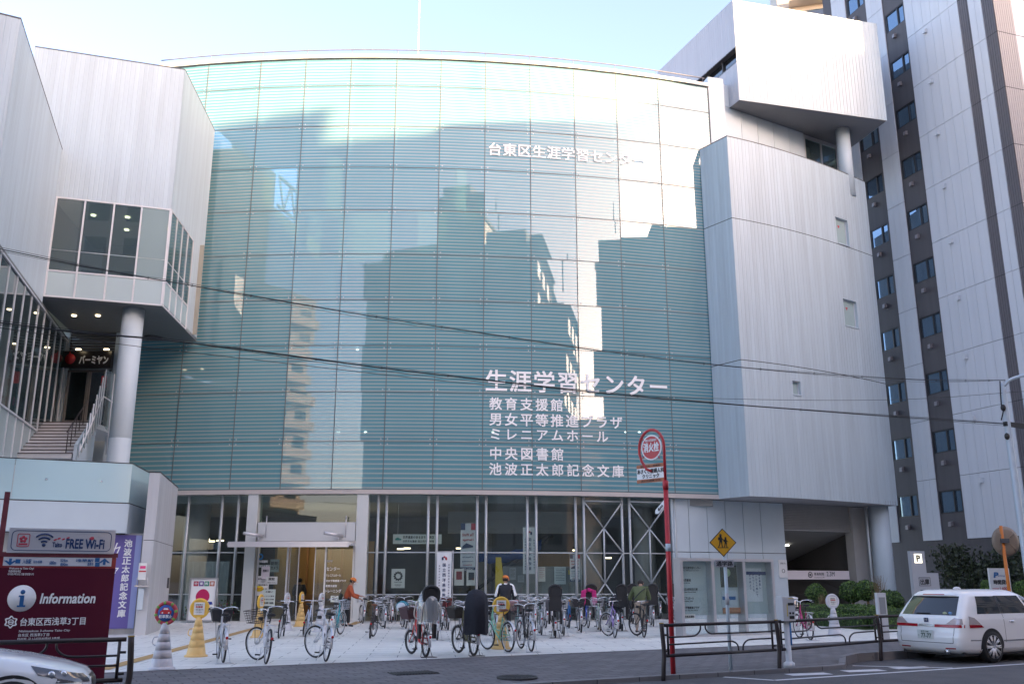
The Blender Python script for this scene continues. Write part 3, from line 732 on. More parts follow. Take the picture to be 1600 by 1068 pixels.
for x0, x1 in ((xs[1] + .04, xs[1] + .45), (xs[2] - .5, xs[2] - .04)):
    g = MB(); g.box(x0, x0 + .04, .2, .24, .2, 3.2, 0, ME); g.box(x1 - .04, x1, .2, .24, .2, 3.2, 0, ME); g.box(x0, x1, .2, .24, 3.15, 3.2, 0, ME); dr = g.build('sliding_door', ALU, en)
    g = MB(); g.box(x0 + .04, x1 - .04, .21, .225, .2, 3.15, 0, ME); g.build('pane', CLEAR, dr)
def sticker(parent, px0, py0, px1, py1, m, name, texts=(), tm=INK, y=.07, lab=None):
    a = (onarc(px0, py0, -.12) - EA).dot(de.normalized()); b = (onarc(px1, py0, -.12) - EA).dot(de.normalized())
    z1 = onarc(px0, py0, -.12).z; z0 = onarc(px0, py1, -.12).z
    g = MB()
    if m: g.box(a, b, y - .006, y, z0, z1, 0, ME)
    o = g.build(name, m, parent, label=lab) if m else parent
    if texts:
        t = MB()
        for s, fx, fy, fw, fh in texts: t.text(s, ME @ frame((a + (b - a) * fx, y - .006, z0 + (z1 - z0) * fy), 0), (b - a) * fw, (z1 - z0) * fh, bold=.02)
        t.build_groups('lettering', [tm], o)
    return o
sticker(en, 400, 899, 420, 930, PAPER, 'notice', [('お知らせ', .15, .8, .7, .1), ('ご利用案内', .1, .5, .8, .08), ('月火水木', .1, .3, .8, .08)])
sticker(en, 408, 885, 421, 910, PAPER, 'notice', [('本日', .2, .7, .6, .12), ('開館', .2, .35, .6, .14)])
sticker(en, 409, 884, 421, 904, mat('pink_paper', (.72, .64, .68), .7), 'notice', [('閉館日', .15, .55, .7, .2)], y=.06)
sticker(en, 415, 900, 433, 912, PAPER, 'notice', [('開館', .25, .5, .5, .36), ('ご利用ください', .08, .12, .84, .16)], y=.055)
sticker(en, 411, 920, 430, 946, mat('pale_green_paper', (.62, .70, .66), .7), 'notice', [('お願い', .2, .8, .6, .1), ('マスクの着用', .1, .55, .8, .08), ('手指の消毒', .1, .35, .8, .08), ('検温', .1, .12, .8, .12)], y=.05)
sticker(en, 422, 873, 436, 893, mat('teal_paper', (.20, .27, .25), .7), 'notice', [('防犯', .1, .55, .8, .25), ('カメラ', .1, .2, .8, .25)], y=.05)
sticker(en, 516, 930, 530, 940, mat('pale_green_paper', (.62, .70, .66), .7), 'notice', [('案内', .2, .3, .6, .4)])
sticker(en, 403, 876, 432, 884, None, '', [('中央図書館', 0, .7, .5, .5), ('池波正太郎記念文庫', 0, -.2, .9, .5)], WINK)
sticker(en, 510, 875, 545, 925, None, '', [('生涯学習', 0, .95, .25, .06), ('センター', 0, .68, .6, .12), ('ミレニアムホール', 0, .5, .65, .07), ('男女平等推進プラザ', 0, .33, .9, .07), ('教育支援館', 0, .17, .5, .07), ('トレーニング', 0, 0, .7, .1)], WINK)
g = MB(); q = onarc(406, 869, -.12); x = (q - EA).dot(de.normalized()); g.ring(.10, .03, 16, 6, 0, ME @ Matrix.Translation((x, .06, q.z))); g.build('round_sticker', mat('blue_sticker', (.03, .22, .55), .5), en)
g = MB(); q = onarc(404, 919, -.12); x = (q - EA).dot(de.normalized()); g.lathe([(.19, 0), (.19, .01)], 20, 0, ME @ Matrix.Translation((x, .05, q.z)) @ Matrix.Rotation(R(90), 4, 'X') @ Matrix.Diagonal((1, .6, 1, 1))); ys = g.build('oval_sticker', mat('yellow_sticker', (.75, .55, .02), .5), en)
g = MB(); g.text('停めないで', ME @ frame((x, .035, q.z - .03), 0), .27, .08, bold=.02, align='C'); g.build('lettering', RED, ys)
# ------------------------------------------------------------------ restaurant wing on the left
RW = thing('restaurant_wing', 'white clad wing with a raised window bay, outdoor stairs and a restaurant entrance', 'building', (-14, 34, .15))
LC_, LB_, LJ = Vector((-13.5, 34.3)), Vector((-13.93, 39.65)), Vector((-18.85, 32.6))
Z0, Z1 = 12.0, 22.15
fl = (LC_ - LJ).length; jw = (Vector((-17.46, 33.04)) - LJ).length
g = MB(); ribwall(g, [LJ, LC_], Z0, Z1, [(jw, fl, Z0 - 1, 16.0)], .17, .008, ()); g.build('bay_front', [WHITE, DARKJ], RW)
sl_ = (LB_ - LC_).length
g = MB(); ribwall(g, [LC_, LB_], Z0, Z1, [(-1, 3.5, Z0 - 1, 16.0)], .17, .008, ()); g.build('bay_side', [WHITE, DARKJ], RW)
g = MB(); g.prism(inset([LJ, LC_, LB_, Vector((-19, 39.6))]), Z1 - .3, Z1 - .03); g.build('bay_roof', CONC, RW)
g = MB(); g.wall(LJ, LC_, Z1, Z1 + .05, .15); g.wall(LC_, LB_, Z1, Z1 + .05, .15); g.build('coping', DGREY, RW)
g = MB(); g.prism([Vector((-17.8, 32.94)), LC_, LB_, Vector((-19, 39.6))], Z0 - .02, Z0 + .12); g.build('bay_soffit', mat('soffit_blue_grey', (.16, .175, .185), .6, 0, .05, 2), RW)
# glazed bay
def bay(p, q, cuts, first):
    d = (q - p).normalized(); M = Matrix.Translation((p.x, p.y, 0)) @ Matrix.Rotation(math.atan2(d.y, d.x), 4, 'Z'); L = (q - p).length
    g = MB()
    for c in cuts: g.box(c - .03, c + .03, -.03, .06, Z0, 16.0, 0, M)
    for z in (Z0 + .03, 13.03, 15.97): g.box(cuts[0], cuts[-1], -.02, .05, z - .03, z + .03, 0, M)
    g.box(cuts[0], cuts[-1], 0, .03, 13.85, 13.88, 0, M)
    f = g.build('window_frame', mat('white_frame', (.70, .70, .72), .4), RW)
    for i, (a, b) in enumerate(zip(cuts, cuts[1:])):
        h = MB(); h.box(a + .035, b - .035, .0, .02, 13.07, 15.93, 0, M); h.build('pane', TEALP2 if (first and i == 3) else GLASSW, f)
    h = MB()
    for a, b in zip(cuts, cuts[1:]): h.box(a + .035, b - .035, .0, .02, Z0 + .06, 12.99, 0, M)
    h.build('spandrel', mat('spandrel_glass', (.46, .56, .58), .15, 0, .05, 1), f)
TEALP2 = glassmat('frosted_bay_glass', (.5, .6, .6), .1, .25, (.36, .46, .46))
P0 = Vector((-17.46, 33.04)); L0 = (LC_ - P0).length
bay(P0, LC_, [.03, L0 * .25, L0 * .5, L0 * .74, L0 - .03], True)
bay(LC_, LB_, [.06, .9, 1.75, 2.6, 3.47], False)
g = MB(); g.wall((-18.0, 38.6), (-13.7, 38.9), 12.1, 16.2, .1); g.build('bay_room_wall', mat('room_wall', (.34, .33, .28), .8, 0, .2, .8), RW)
g = MB(); g.prism([Vector((-17.7, 33.1)), LC_ + Vector((-.2, .1)), LB_ + Vector((-.2, 0)), Vector((-18.6, 39))], 16.05, 16.2); g.build('bay_room_ceiling', mat('room_ceiling', (.55, .54, .5), .8), RW)
g = MB()
for x, y in ((-16.9, 35), (-15.6, 35.2), (-16.2, 36.6), (-14.4, 36.5)): g.lathe([(.1, 16.0), (.1, 16.04)], 12, 0, Matrix.Translation((x, y, 0)))
g.box(-15.8, -15.2, 36.9, 37.1, 13.3, 13.42); g.build('room_lamp', LAMPW, RW, each=True)
# column under the bay
g = MB(); g.lathe([(.40, .15), (.40, 6.9), (.392, 6.91), (.392, 6.93), (.40, 6.94), (.40, 12.0)], 28, 0, Matrix.Translation((-14.75, 34.75, 0))); g.build('column', WHITE2, RW)
# nearer upper volume over the glazed gallery
ND = Vector((-.28, 1)).normalized(); NJ = Vector((-17.46, 33.04)); NA = NJ - ND * 7.7; NB = NJ + ND * 6.6
g = MB(); ribwall(g, [NB, NA], 11.75, 17.0, (), .17, .008, (), z1b=18.75)
NG = MB(); ribwall(NG, [NJ + ND * .05, NA], 11.75, 17.92, (), .17, .008, (), z1b=18.75)
pass
NG = MB(); ribwall(NG, [NA, NJ], 11.75, 18.75, (), .17, .008, (), z1b=17.92); NG.build('gallery_wall', [WHITE, DARKJ], RW)
NL = NA + Vector((-CA, -SA)) * 6
g = MB(); ribwall(g, [NL, NA], 11.75, 18.75, (), .17, .008); g.build('gallery_front', [WHITE, DARKJ], RW)
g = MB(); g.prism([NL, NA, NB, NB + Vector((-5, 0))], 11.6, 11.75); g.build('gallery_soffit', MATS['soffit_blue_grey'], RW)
g = MB(); a, b = NA, NJ
g.add([(a.x, a.y, 18.75), (b.x, b.y, 17.92), (b.x - .15, b.y, 17.97), (a.x - .15, a.y, 18.80), (a.x, a.y, 18.82), (b.x, b.y, 17.99)], [(0, 1, 5, 4), (4, 5, 2, 3)]); g.wall(NL, NA, 18.75, 18.81, .15); g.build('coping', DGREY, RW)
# glazed gallery beside the stairs
GG0, GG1 = NA - ND * .8, NB + ND * .8
M = Matrix.Translation((GG0.x, GG0.y, 0)) @ Matrix.Rotation(math.atan2((GG1 - GG0).y, (GG1 - GG0).x), 4, 'Z'); LG = (GG1 - GG0).length
g = MB(); n = 14
for i in range(n + 1): g.box(LG * i / n - .03, LG * i / n + .03, -.04, .0, 5.0, 11.6, 0, M)
for z in (7.2, 11.55): g.box(0, LG, -.07, -.02, z - .03, z + .03, 0, M)
gf = g.build('gallery_frame', STEELW, RW)
g = MB(); g.box(0, LG, -.01, .01, 7.23, 11.52, 0, M); g.build('gallery_glass', GLASSW, gf)
g = MB(); g.box(0, LG, -.01, .01, 5.0, 7.17, 0, M); g.build('gallery_dado', mat('dado_glass', (.38, .47, .48), .12, 0, .06, 1), gf)
g = MB(); g.box(0, LG, 1.6, 1.7, 5.0, 11.5, 0, M); g.build('gallery_back_wall', mat('gallery_back', (.10, .105, .11), .8, 0, .4, .8), RW)
BANR = mat('banner_red', (.42, .06, .05), .6); PINK = mat('hot_pink', (.75, .05, .22), .5)
for k, (x, w, z0, z1, t, cm, tm) in enumerate(((1.6, .62, 7.9, 10.6, 'パーティー', BANR, WINK), (3.6, .5, 7.4, 10.0, '食べ放題', PAPER, INK), (5.3, .5, 7.0, 9.4, '飲茶点心', BANR, WINK), (7.0, .45, 6.9, 9.0, '中華料理', PAPER, BANR))):
    g = MB(); g.box(x, x + w, .10, .12, z0, z1, 0, M); bn = g.build('window_banner', cm, RW)
    g = MB(); n_ = len(t)
    for i, ch in enumerate(t): g.text(ch, M @ frame((x + w / 2, .095, z1 - (i + .9) * (z1 - z0) / n_), 0), None, (z1 - z0) / n_ * .62, bold=.03, align='C')
    g.build('lettering', tm, bn)
    g = MB(); g.lathe([(.16, 0), (.16, .01)], 16, 0, M @ Matrix.Translation((x - .3, .1, z0 + 1.1 - .1 * k)) @ Matrix.Rotation(R(90), 4, 'X')); g.build('round_sticker', PINK, bn)
# stairs
ST = mat('stair_stone', (.60, .60, .61), .7, 0, .12, 3); STN = mat('stair_nosing', (.10, .085, .085), .7)
sdir = Vector((-.3, 1)).normalized(); s0 = Vector((-17.5, 32.3)); e0 = Vector((-15.35, 32.3)); ns = 11; tread = .345; rise = .165; zs = 5.9
g = MB(); gn = MB()
for k in range(ns):
    a = s0 + sdir * tread * k; b = e0 + sdir * tread * k; z = zs + rise * (k + 1); c = s0 + sdir * tread * (k + 1); d = e0 + sdir * tread * (k + 1)
    g.prism([a, b, d, c], z - rise - .02, z)
    gn.prism([a + Vector((0, -.012)), b + Vector((0, -.012)), b + Vector((0, .04)), a + Vector((0, .04))], z - .035, z + .003)
g.build('stairs', ST, RW); gn.build('stair_nosing', STN, RW)
top = s0 + sdir * tread * ns; topr = e0 + sdir * tread * ns; ZT = zs + rise * ns
g = MB(); g.prism([top + Vector((-1, 0)), topr + Vector((.2, 0)), Vector((-16.3, 39.4)), Vector((-20.5, 39.4))], ZT - .2, ZT); g.build('landing', ST, RW)
g = MB(); g.prism([Vector((-18.5, 28.5)), Vector((-12.6, 30.6)), Vector((-13.2, 34.2)), e0 + Vector((2, .1)), s0 + Vector((-1.5, .1))], 3.9, zs - .6); g.build('forecourt', ST, RW)
g = MB()                                     # side strings
for q, w in ((s0 + Vector((-.28, 0)), .25), (e0 + Vector((.05, 0)), .12)):
    a = q; b = q + sdir * (tread * ns + .3); 
    g.add([(a.x, a.y, zs - .4), (b.x, b.y, ZT - .4), (b.x, b.y, ZT + .42), (a.x, a.y, zs + .45), (a.x + w, a.y, zs - .4), (b.x + w, b.y, ZT - .4), (b.x + w, b.y, ZT + .42), (a.x + w, a.y, zs + .45)],
          [(0, 3, 2, 1), (4, 5, 6, 7), (0, 4, 7, 3), (3, 7, 6, 2), (2, 6, 5, 1)])
g.build('stair_string', WHITE2, RW, each=True)
def rail(g, a, za, b, zb, h=.85, n=5, r=.025):
    g.tube([(a.x, a.y, za + h), (b.x, b.y, zb + h)], r, 8)
    for i in range(n): t = (i + .3) / n; p = a.lerp(b, t); z = za + (zb - za) * t; g.tube([(p.x, p.y, z), (p.x, p.y, z + h)], r * .7, 6)
g = MB(); rail(g, s0 + Vector((-.1, 0)), zs + .3, top + Vector((-.1, 0)), ZT + .3, .7); a = e0 + Vector((-.25, 0)); rail(g, a, zs, topr + Vector((-.25, 0)), ZT, .9)
g.build('handrail', BLACKM, RW)
g = MB(); a = e0 + Vector((.25, 0)); b = topr + Vector((.25, .2)); c = b + Vector((.95, .25))
gg = MB(); gg.add([(a.x, a.y, zs + .1), (b.x, b.y, ZT + .1), (b.x, b.y, ZT + 2.2), (a.x, a.y, zs + .5)], [(0, 1, 2, 3)])
gg.add([(b.x, b.y, ZT + .1), (c.x, c.y, ZT - 1.2), (c.x, c.y, ZT + 1.7), (b.x, b.y, ZT + 2.2)], [(0, 1, 2, 3)])
for i in range(9): t = i / 8; p = a.lerp(b, t); g.tube([(p.x, p.y, zs + (ZT - zs) * t), (p.x, p.y, zs + .5 + (ZT + 1.7 - zs) * t)], .025, 6)
for i in range(1, 4): p = b.lerp(c, i / 3); g.tube([(p.x, p.y, ZT - 1.2), (p.x, p.y, ZT + 2.2 - .17 * i)], .025, 6)
g.tube([(a.x, a.y, zs + .2), (b.x, b.y, ZT + 1.1), (c.x, c.y, ZT + .5)], .03, 6)
bs = g.build('balustrade', STEELW, RW); gg.build('pane', GLASSW, bs)
g = MB(); g.wall((-26, 39.75), (-16.6, 39.75), .15, 12.0, .1); g.wall((-26, 39.45), (-14.1, 39.45), 12.1, Z1 - .35, .1); g.wall((-19.3, 39.4), (-19.0, 33.0), 12.1, Z1 - .3, -.1); g.build('rear_wall', INW, RW)
g = MB(); a = e0 + Vector((.19, 0)); b = topr + Vector((.19, 0)); g.add([(a.x, a.y, 4), (b.x, b.y, 4), (b.x, b.y, ZT), (a.x, a.y, zs)], [(0, 1, 2, 3)]); g.build('stair_flank', WHITE2, RW)
# restaurant entrance
Yd = 38.2
dl, drr = atY(98, 660, Yd), atY(163, 660, Yd); dt = atY(130, 578, Yd).z
g = MB(); g.box(-19.6, dl.x - .12, Yd, Yd + .2, ZT, 12.0); g.box(drr.x + .1, -16.25, Yd, Yd + .2, ZT - 2, 12.0); g.build('entrance_wall', WHITE2, RW, each=True)
g = MB()
for k in range(9): g.box(dl.x - .1, drr.x + .1, Yd + .02, Yd + .1, 11.0 + .12 * k, 11.08 + .12 * k)
g.build('louvre', DGREY, RW)
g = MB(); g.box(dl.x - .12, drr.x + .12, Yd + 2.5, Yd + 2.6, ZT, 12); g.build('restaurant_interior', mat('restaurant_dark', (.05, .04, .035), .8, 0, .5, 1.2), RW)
g = MB(); m = (dl.x + drr.x) / 2
for x0, x1 in ((dl.x - .05, dl.x + .05), (m - .09, m - .01), (m + .01, m + .09), (drr.x - .05, drr.x + .05)): g.box(x0, x1, Yd, Yd + .08, ZT, dt)
g.box(dl.x - .05, drr.x + .05, Yd, Yd + .08, dt - .08, dt); g.box(dl.x, drr.x, Yd + .01, Yd + .05, ZT + .45, ZT + .5); g.box(dl.x, drr.x, Yd + .01, Yd + .05, ZT, ZT + .1)
dd = g.build('restaurant_door', mat('bronze_frame', (.30, .27, .25), .35, .5), RW)
g = MB(); g.box(dl.x + .05, m - .09, Yd + .03, Yd + .045, ZT + .1, dt - .08); g.box(m + .09, drr.x - .05, Yd + .03, Yd + .045, ZT + .1, dt - .08); g.build('pane', DARKGL, dd)
g = MB(); g.box(drr.x - .32, drr.x - .1, Yd - .01, Yd, dt - .75, dt - .25); g.build('menu_plate', RED, dd)
a, b = atY(95, 573, Yd - .35), atY(175, 548, Yd - .35)
g = MB(); g.box(a.x, b.x, Yd - .35, Yd - .1, a.z, b.z); sg = g.build('restaurant_sign', mat('sign_black', (.015, .012, .013), .35), RW)
g = MB(); Mt = frame((a.x + (b.x - a.x) * .36, Yd - .35, a.z + (b.z - a.z) * .2), 0); g.text('バーミヤン', Mt, (b.x - a.x) * .58, (b.z - a.z) * .5, bold=.04); g.build('lettering', WINK, sg)
g = MB(); Mc = Matrix.Translation((a.x + (b.x - a.x) * .17, Yd - .355, (a.z + b.z) / 2)); g.lathe([(.22, 0), (.22, .01)], 20, 0, Mc @ Matrix.Rotation(R(90), 4, 'X')); g.add([Mc @ Vector(q) for q in ((-.1, -.012, .15), (.02, -.012, .15), (-.02, -.012, .33))], [(0, 1, 2)]); g.build('peach_emblem', RED, sg)
g = MB()
for px in (122, 166): p = atY(px, 547, Yd - .6); g.box(p.x - .1, p.x + .1, Yd - .62, Yd - .55, p.z + .02, p.z + .07)
for px, py in ((115, 498), (152, 500)): p = atY(px, py, 35.5); g.lathe([(.09, Z0 - .06), (.09, Z0 - .025)], 12, 0, Matrix.Translation((p.x, 35.5, 0)))
g.build('entrance_lamp', LAMPW, RW, each=True)
p = atZ(240, 526, Z0); g = MB(); g.lathe([(.32, Z0 - .1), (.4, Z0 - .03)], 20, 0, Matrix.Translation((p.x, p.y, 0))); g.build('soffit_dome', DGREY, RW)
# forecourt parapet: back-painted glass over a white fascia, and the wall below
PA, PB, PC = Vector((-12.05, 29.5)), Vector((-12.05, 29.5)) - Vector((.91, .415)) * 9, Vector((-12.5, 32.2))
dP = (PA - PB).normalized(); LP = (PA - PB).length; MP = Matrix.Translation((PB.x, PB.y, 0)) @ Matrix.Rotation(math.atan2(dP.y, dP.x), 4, 'Z')
g = MB()
for a, b in ((0, LP - 6.72), (LP - 6.70, LP - 3.30), (LP - 3.28, LP - .01)): g.box(a, b, 0, .05, 4.12, 5.33, 0, MP)
dC = (PC - PA).normalized(); MC = Matrix.Translation((PA.x, PA.y, 0)) @ Matrix.Rotation(math.atan2(dC.y, dC.x), 4, 'Z'); LCc = (PC - PA).length
g.box(.02, LCc, 0, .05, 4.12, 5.33, 0, MC)
pg = g.build('glass_parapet', TEALP, RW)
g = MB(); g.box(0, LP, -.01, .07, 5.335, 5.36, 0, MP); g.box(0, LCc, -.01, .07, 5.335, 5.36, 0, MC); g.box(0, LP, .0, .05, 4.09, 4.115, 0, MP); g.box(0, LCc, 0, .05, 4.09, 4.115, 0, MC); g.build('rail', DARKJ, pg)
g = MB()
for x in (LP - 5.0, LP - 2.4, LP - .85): g.lathe([(.03, 0), (.03, .03)], 10, 0, MP @ Matrix.Translation((x, 0, 4.75)) @ Matrix.Rotation(R(90), 4, 'X'))
g.build('fixing', CHROME, pg, each=True)
g = MB()
for a, b in ((0, LP - 3.72), (LP - 3.70, LP - .0)): g.box(a, b, -.03, .3, 3.18, 4.08, 0, MP)
g.box(0.0, LCc, -.03, .3, 3.18, 4.08, 0, MC); g.build('fascia', WHITE2, RW)
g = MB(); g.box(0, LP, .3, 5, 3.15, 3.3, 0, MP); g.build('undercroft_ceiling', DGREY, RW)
g = MB(); g.box(0, LP + .75, .42, .7, .15, 3.2, 0, MP); g.build('base_wall', CONC, RW)
FA, FB = Vector((-11.08, 29.35)), Vector((-12.25, 34.3)); dF = (FB - FA).normalized(); MF = Matrix.Translation((FA.x, FA.y, 0)) @ Matrix.Rotation(math.atan2(dF.y, dF.x), 4, 'Z'); LFn = (FB - FA).length
g = MB()
for a, b, z0, z1 in ((0.0, 1.6, .15, 2.95), (1.62, 3.3, .15, 2.95), (3.32, LFn, .15, 2.95), (0.0, 1.6, 2.97, 5.03), (1.62, 3.3, 2.97, 5.03), (3.32, LFn, 2.97, 5.03)): g.box(a, b, 0, .32, z0, z1, 0, MF)
fw = g.build('fin_wall', streaked('fin_panel', (.56, .56, .57), .5, .15), RW)
g = MB(); g.box(.01, LFn - .01, .02, .30, .16, 5.04, 0, MF); g.box(-.01, LFn, -.01, .33, 5.035, 5.07, 0, MF); g.build('joint', DARKJ, fw)
# purple literary-museum banner fixed on the base wall
bxp = lambda px, py: (lambda q: (Vector((q.x, q.y)) - PB).dot(dP))(online(px, py, PB + Vector((-dP.y, dP.x)) * .4, dP))
xb1 = (bxp(218, 838) + bxp(206, 985)) / 2; xb0 = xb1 - 1.45
PUR = mat('purple_banner', (.155, .125, .40), .55, 0, .06, 1.2)
g = MB(); g.box(xb0 - .6, xb1 + .06, .395, .415, .32, 3.14, 0, MP); pb_ = g.build('museum_banner', PUR, label='purple wall banner with a vertical white library name under the white fascia', cat='banner')
g = MB(); g.box(xb1 - .12, xb1 + .06, .388, .394, .32, 3.14, 0, MP); g.build('banner_edge', mat('lilac_edge', (.33, .38, .66), .55), pb_)
g = MB()
for i, ch in enumerate('池波正太郎記念文庫'): g.text(ch, MP @ frame((xb1 - .33, .385, 2.78 - .265 * i), 0), None, .22, bold=.028, align='C')
g.text('池', MP @ frame((xb1 - 1.15, .39, 2.35), 0), .5, .55, bold=-.01, slant=.3); g.text('波', MP @ frame((xb1 - 1.1, .39, 1.72), 0), .45, .5, bold=-.01, slant=.3)
g.build('lettering', WINK, pb_)
# small boxes on the wall beside the banner
def wallbox(name, px, py, w, h, d, m, label, cat):
    q = online(px, py, FA, (-.91, -.415)); 
    g = MB(); Mx = Matrix.Translation((q.x, q.y, q.z)) @ Matrix.Rotation(math.atan2(dP.y, dP.x), 4, 'Z'); g.box(-w / 2, w / 2, -.02 - d, -.02, -h / 2, h / 2, 0, Mx); return g, Mx
g, Mx = wallbox('x', 222, 892, .22, .5, .16, PAPER, '', '')
g.box(-.1, .1, -.185, -.18, -.02, .02, 1, Mx); g.box(-.08, .08, -.185, -.18, .08, .16, 2, Mx); g.build('leaflet_box', [PAPER, RED, PINK], label='white leaflet box with red print on the wall beside the purple banner', cat='leaflet box')
g, Mx = wallbox('x', 219, 935, .16, .62, .12, PAPER, '', ''); g.box(-.2, .2, -.2, -.02, .36, .40, 1, Mx); g.tube([Mx @ Vector((-.15, -.12, .4)), Mx @ Vector((-.15, -.12, .62)), Mx @ Vector((.15, -.12, .62)), Mx @ Vector((.15, -.12, .4))], .015, 6, 1); g.build('intercom', [WHITE2, ALU], label='slim white intercom panel with a metal shelf on the wall', cat='intercom')
g = MB(); g.box(LFn - .75, LFn - .6, -.06, 0, 1.5, 1.85, 0, MF); g.build('wall_socket', DGREY, fw)

# ------------------------------------------------------------------ hotel on the right
HT = thing('hotel', 'tall hotel with vertical white and dark grey stripes and small dark windows', 'building', (22, 46, 0))
H0 = Vector((21.7, 45.0)); HD = Vector((.315, -.949)).normalized()    # towards the street; s grows backwards in the survey, so t = -s here
MH = Matrix.Translation((H0.x, H0.y, 0)) @ Matrix.Rotation(math.atan2(HD.y, HD.x), 4, 'Z')   # local x towards the street, outside is -y
HTOP = 58.0; FP = 2.97
HG = streaked('hotel_dark_cladding', (.085, .078, .085), .6, .15); HW = streaked('hotel_white_cladding', (.62, .64, .68), .5, .06); HR = mat('hotel_ribbed_grey', (.13, .12, .13), .55)
wh0 = 6.06 - 1.12
holes_A = []
ncol = [(-1.58, -.12), (-4.55, -3.1)]
g = MB()
def Hp(x, y=0): v = MH @ Vector((x, y, 0)); return Vector((v.x, v.y))
ribs = []
def flat(g, x0, x1, z0, z1, holes, mi=0, y=0.):
    X = sorted({x0, x1} | {h[0] for h in holes} | {h[1] for h in holes}); X = [x for x in X if x0 <= x <= x1]
    Z = sorted({z0, z1} | {h[2] for h in holes} | {h[3] for h in holes}); Z = [z for z in Z if z0 <= z <= z1]
    for xa, xb in zip(X, X[1:]):
        for za, zb in zip(Z, Z[1:]):
            xm, zm = (xa + xb) / 2, (za + zb) / 2
            if any(h[0] < xm < h[1] and h[2] < zm < h[3] for h in holes): continue
            g.add([MH @ Vector(q) for q in ((xa, y, za), (xb, y, za), (xb, y, zb), (xa, y, zb))], [(0, 1, 2, 3)], mi)
HH = [(a, b, wh0 + FP * k, wh0 + 1.12 + FP * k) for a, b in ncol for k in range(17)]
flat(g, -6.7, 5.6, 0, HTOP, HH); g.build('dark_wall', HG, HT)
g = MB()
def wpanels(g, x0, x1, cols, mi=0, z00=3.69):
    zz = [z00] + [6.68 + FP * k for k in range(18)]
    zz = [z for z in zz if z < HTOP] + [HTOP]
    for k in range(cols):
        a = x0 + (x1 - x0) * k / cols; b = x0 + (x1 - x0) * (k + 1) / cols
        for za, zb in zip(zz, zz[1:]): g.box(a + .006, b - .006, -.05, -.004, za + .012, zb - .012, mi, MH)
for a, b, n_ in ((-2.95, -1.66, 3), (-.04, 3.52, 6), (4.15, 4.94, 2), (-5.9, -4.66, 3)):
    g = MB(); wpanels(g, a, b, n_); g.build('white_stripe', HW, HT)
g = MB(); ribwall(g, [Hp(3.53, -.02), Hp(4.14, -.02)], 0, HTOP, (), .13, .04, [6.68 + FP * k for k in range(17)]); ribwall(g, [Hp(4.95, -.02), Hp(5.6, -.02)], 0, HTOP, (), .13, .04, [6.68 + FP * k for k in range(17)])
g.build('ribbed_strip', [HR, DARKJ], HT)
HC = Hp(5.6); HE = HC + Vector((.949, .315)) * 14
sh = [(2.0 + 3.2 * j, 3.7 + 3.2 * j, wh0 + FP * k + .1, wh0 + 1.5 + FP * k) for j in range(3) for k in range(17)]
g = MB(); ribwall(g, [HC, HC + Vector((.949, .315)) * 1.15], 0, HTOP, (), .13, .04, [6.68 + FP * k for k in range(17)], 0, 1); g.build('corner_rib', [mat('hotel_ribbed_light', (.36, .34, .34), .5), DARKJ], HT)
g = MB(); ribwall(g, [HC + Vector((.949, .315)) * 1.15, HE], 0, HTOP, [(h[0] - 1.15, h[1] - 1.15, h[2], h[3]) for h in sh], .45, .015, [6.68 + FP * k for k in range(17)]); g.build('street_wall', [HW, DARKJ], HT)
MS = Matrix.Translation((HC.x, HC.y, 0)) @ Matrix.Rotation(math.atan2(.315, .949), 4, 'Z')
FRB = mat('dark_window_frame', (.025, .026, .03), .4); HGL = mat('hotel_pane', (.17, .25, .34), .04, .75)
def hwin(M, x0, x1, z0, z1, split):
    g = MB(); g.box(x0, x1, .02, .16, z0, z0 + .06, 0, M); g.box(x0, x1, .02, .16, z1 - .06, z1, 0, M)
    for x in (x0, x0 + (x1 - x0) * split - .04, x1 - .07): g.box(x, x + .07, .02, .16, z0 + .06, z1 - .06, 0, M)
    w = g.build('window', FRB, HT)
    h = MB(); h.box(x0 + .07, x0 + (x1 - x0) * split - .04, .07, .09, z0 + .06, z1 - .06, 0, M); h.box(x0 + (x1 - x0) * split + .03, x1 - .07, .09, .11, z0 + .06, z1 - .06, 0, M); h.build('pane', HGL, w)
for a, b in ncol[:2]:
    for k in range(13): hwin(MH, a, b, wh0 + FP * k, wh0 + 1.12 + FP * k, .64)
g = MB()
for k in range(13, 17):
    for a, b in ncol: g.box(a, b, .05, .1, wh0 + FP * k, wh0 + 1.12 + FP * k, 0, MH)
g.build('upper_glazing', HGL, HT)
for h in sh:
    if h[0] < 4 and 15 < h[2] < 36: hwin(MS, h[0], h[1], h[2], h[3], .6)
g = MB()
for h in sh:
    if not (h[0] < 4 and 15 < h[2] < 36): g.box(h[0], h[1], .05, .1, h[2], h[3], 0, MS)
g.build('street_glazing', HGL, HT)
for k in range(11):
    for x, dz, yy in ((-.95, wh0 - .5, -.004), (-3.9, wh0 - .5, -.004), (1.28, 6.45 - FP + 2.85, -.05)):
        z = dz + FP * k
        g = MB(); g.add([MH @ Vector(q) for q in ((x - .09, yy, z - .11), (x + .09, yy, z - .11), (x + .09, yy, z + .12), (x - .09, yy, z + .12), (x - .09, yy - .17, z - .13), (x + .09, yy - .17, z - .13), (x + .09, yy - .15, z + .08), (x - .09, yy - .15, z + .08))], [(0, 1, 5, 4), (4, 5, 6, 7), (7, 6, 2, 3), (0, 4, 7, 3), (1, 2, 6, 5)])
        g.build('vent_hood', STEELW if yy < -.01 else mat('vent_grey', (.26, .24, .25), .4, .3), HT)
g = MB(); g.prism([Hp(-6.6, .22), Hp(5.35, .22), HC + Vector((.949, .315)) * .3 + Vector((-.08, .25)), HE + Vector((-.1, .25)), HE + Vector((-5, 17)), Hp(-6.6, .22) + Vector((8, 5.5))], 0, HTOP - .4); g.build('core', DGREY, HT)
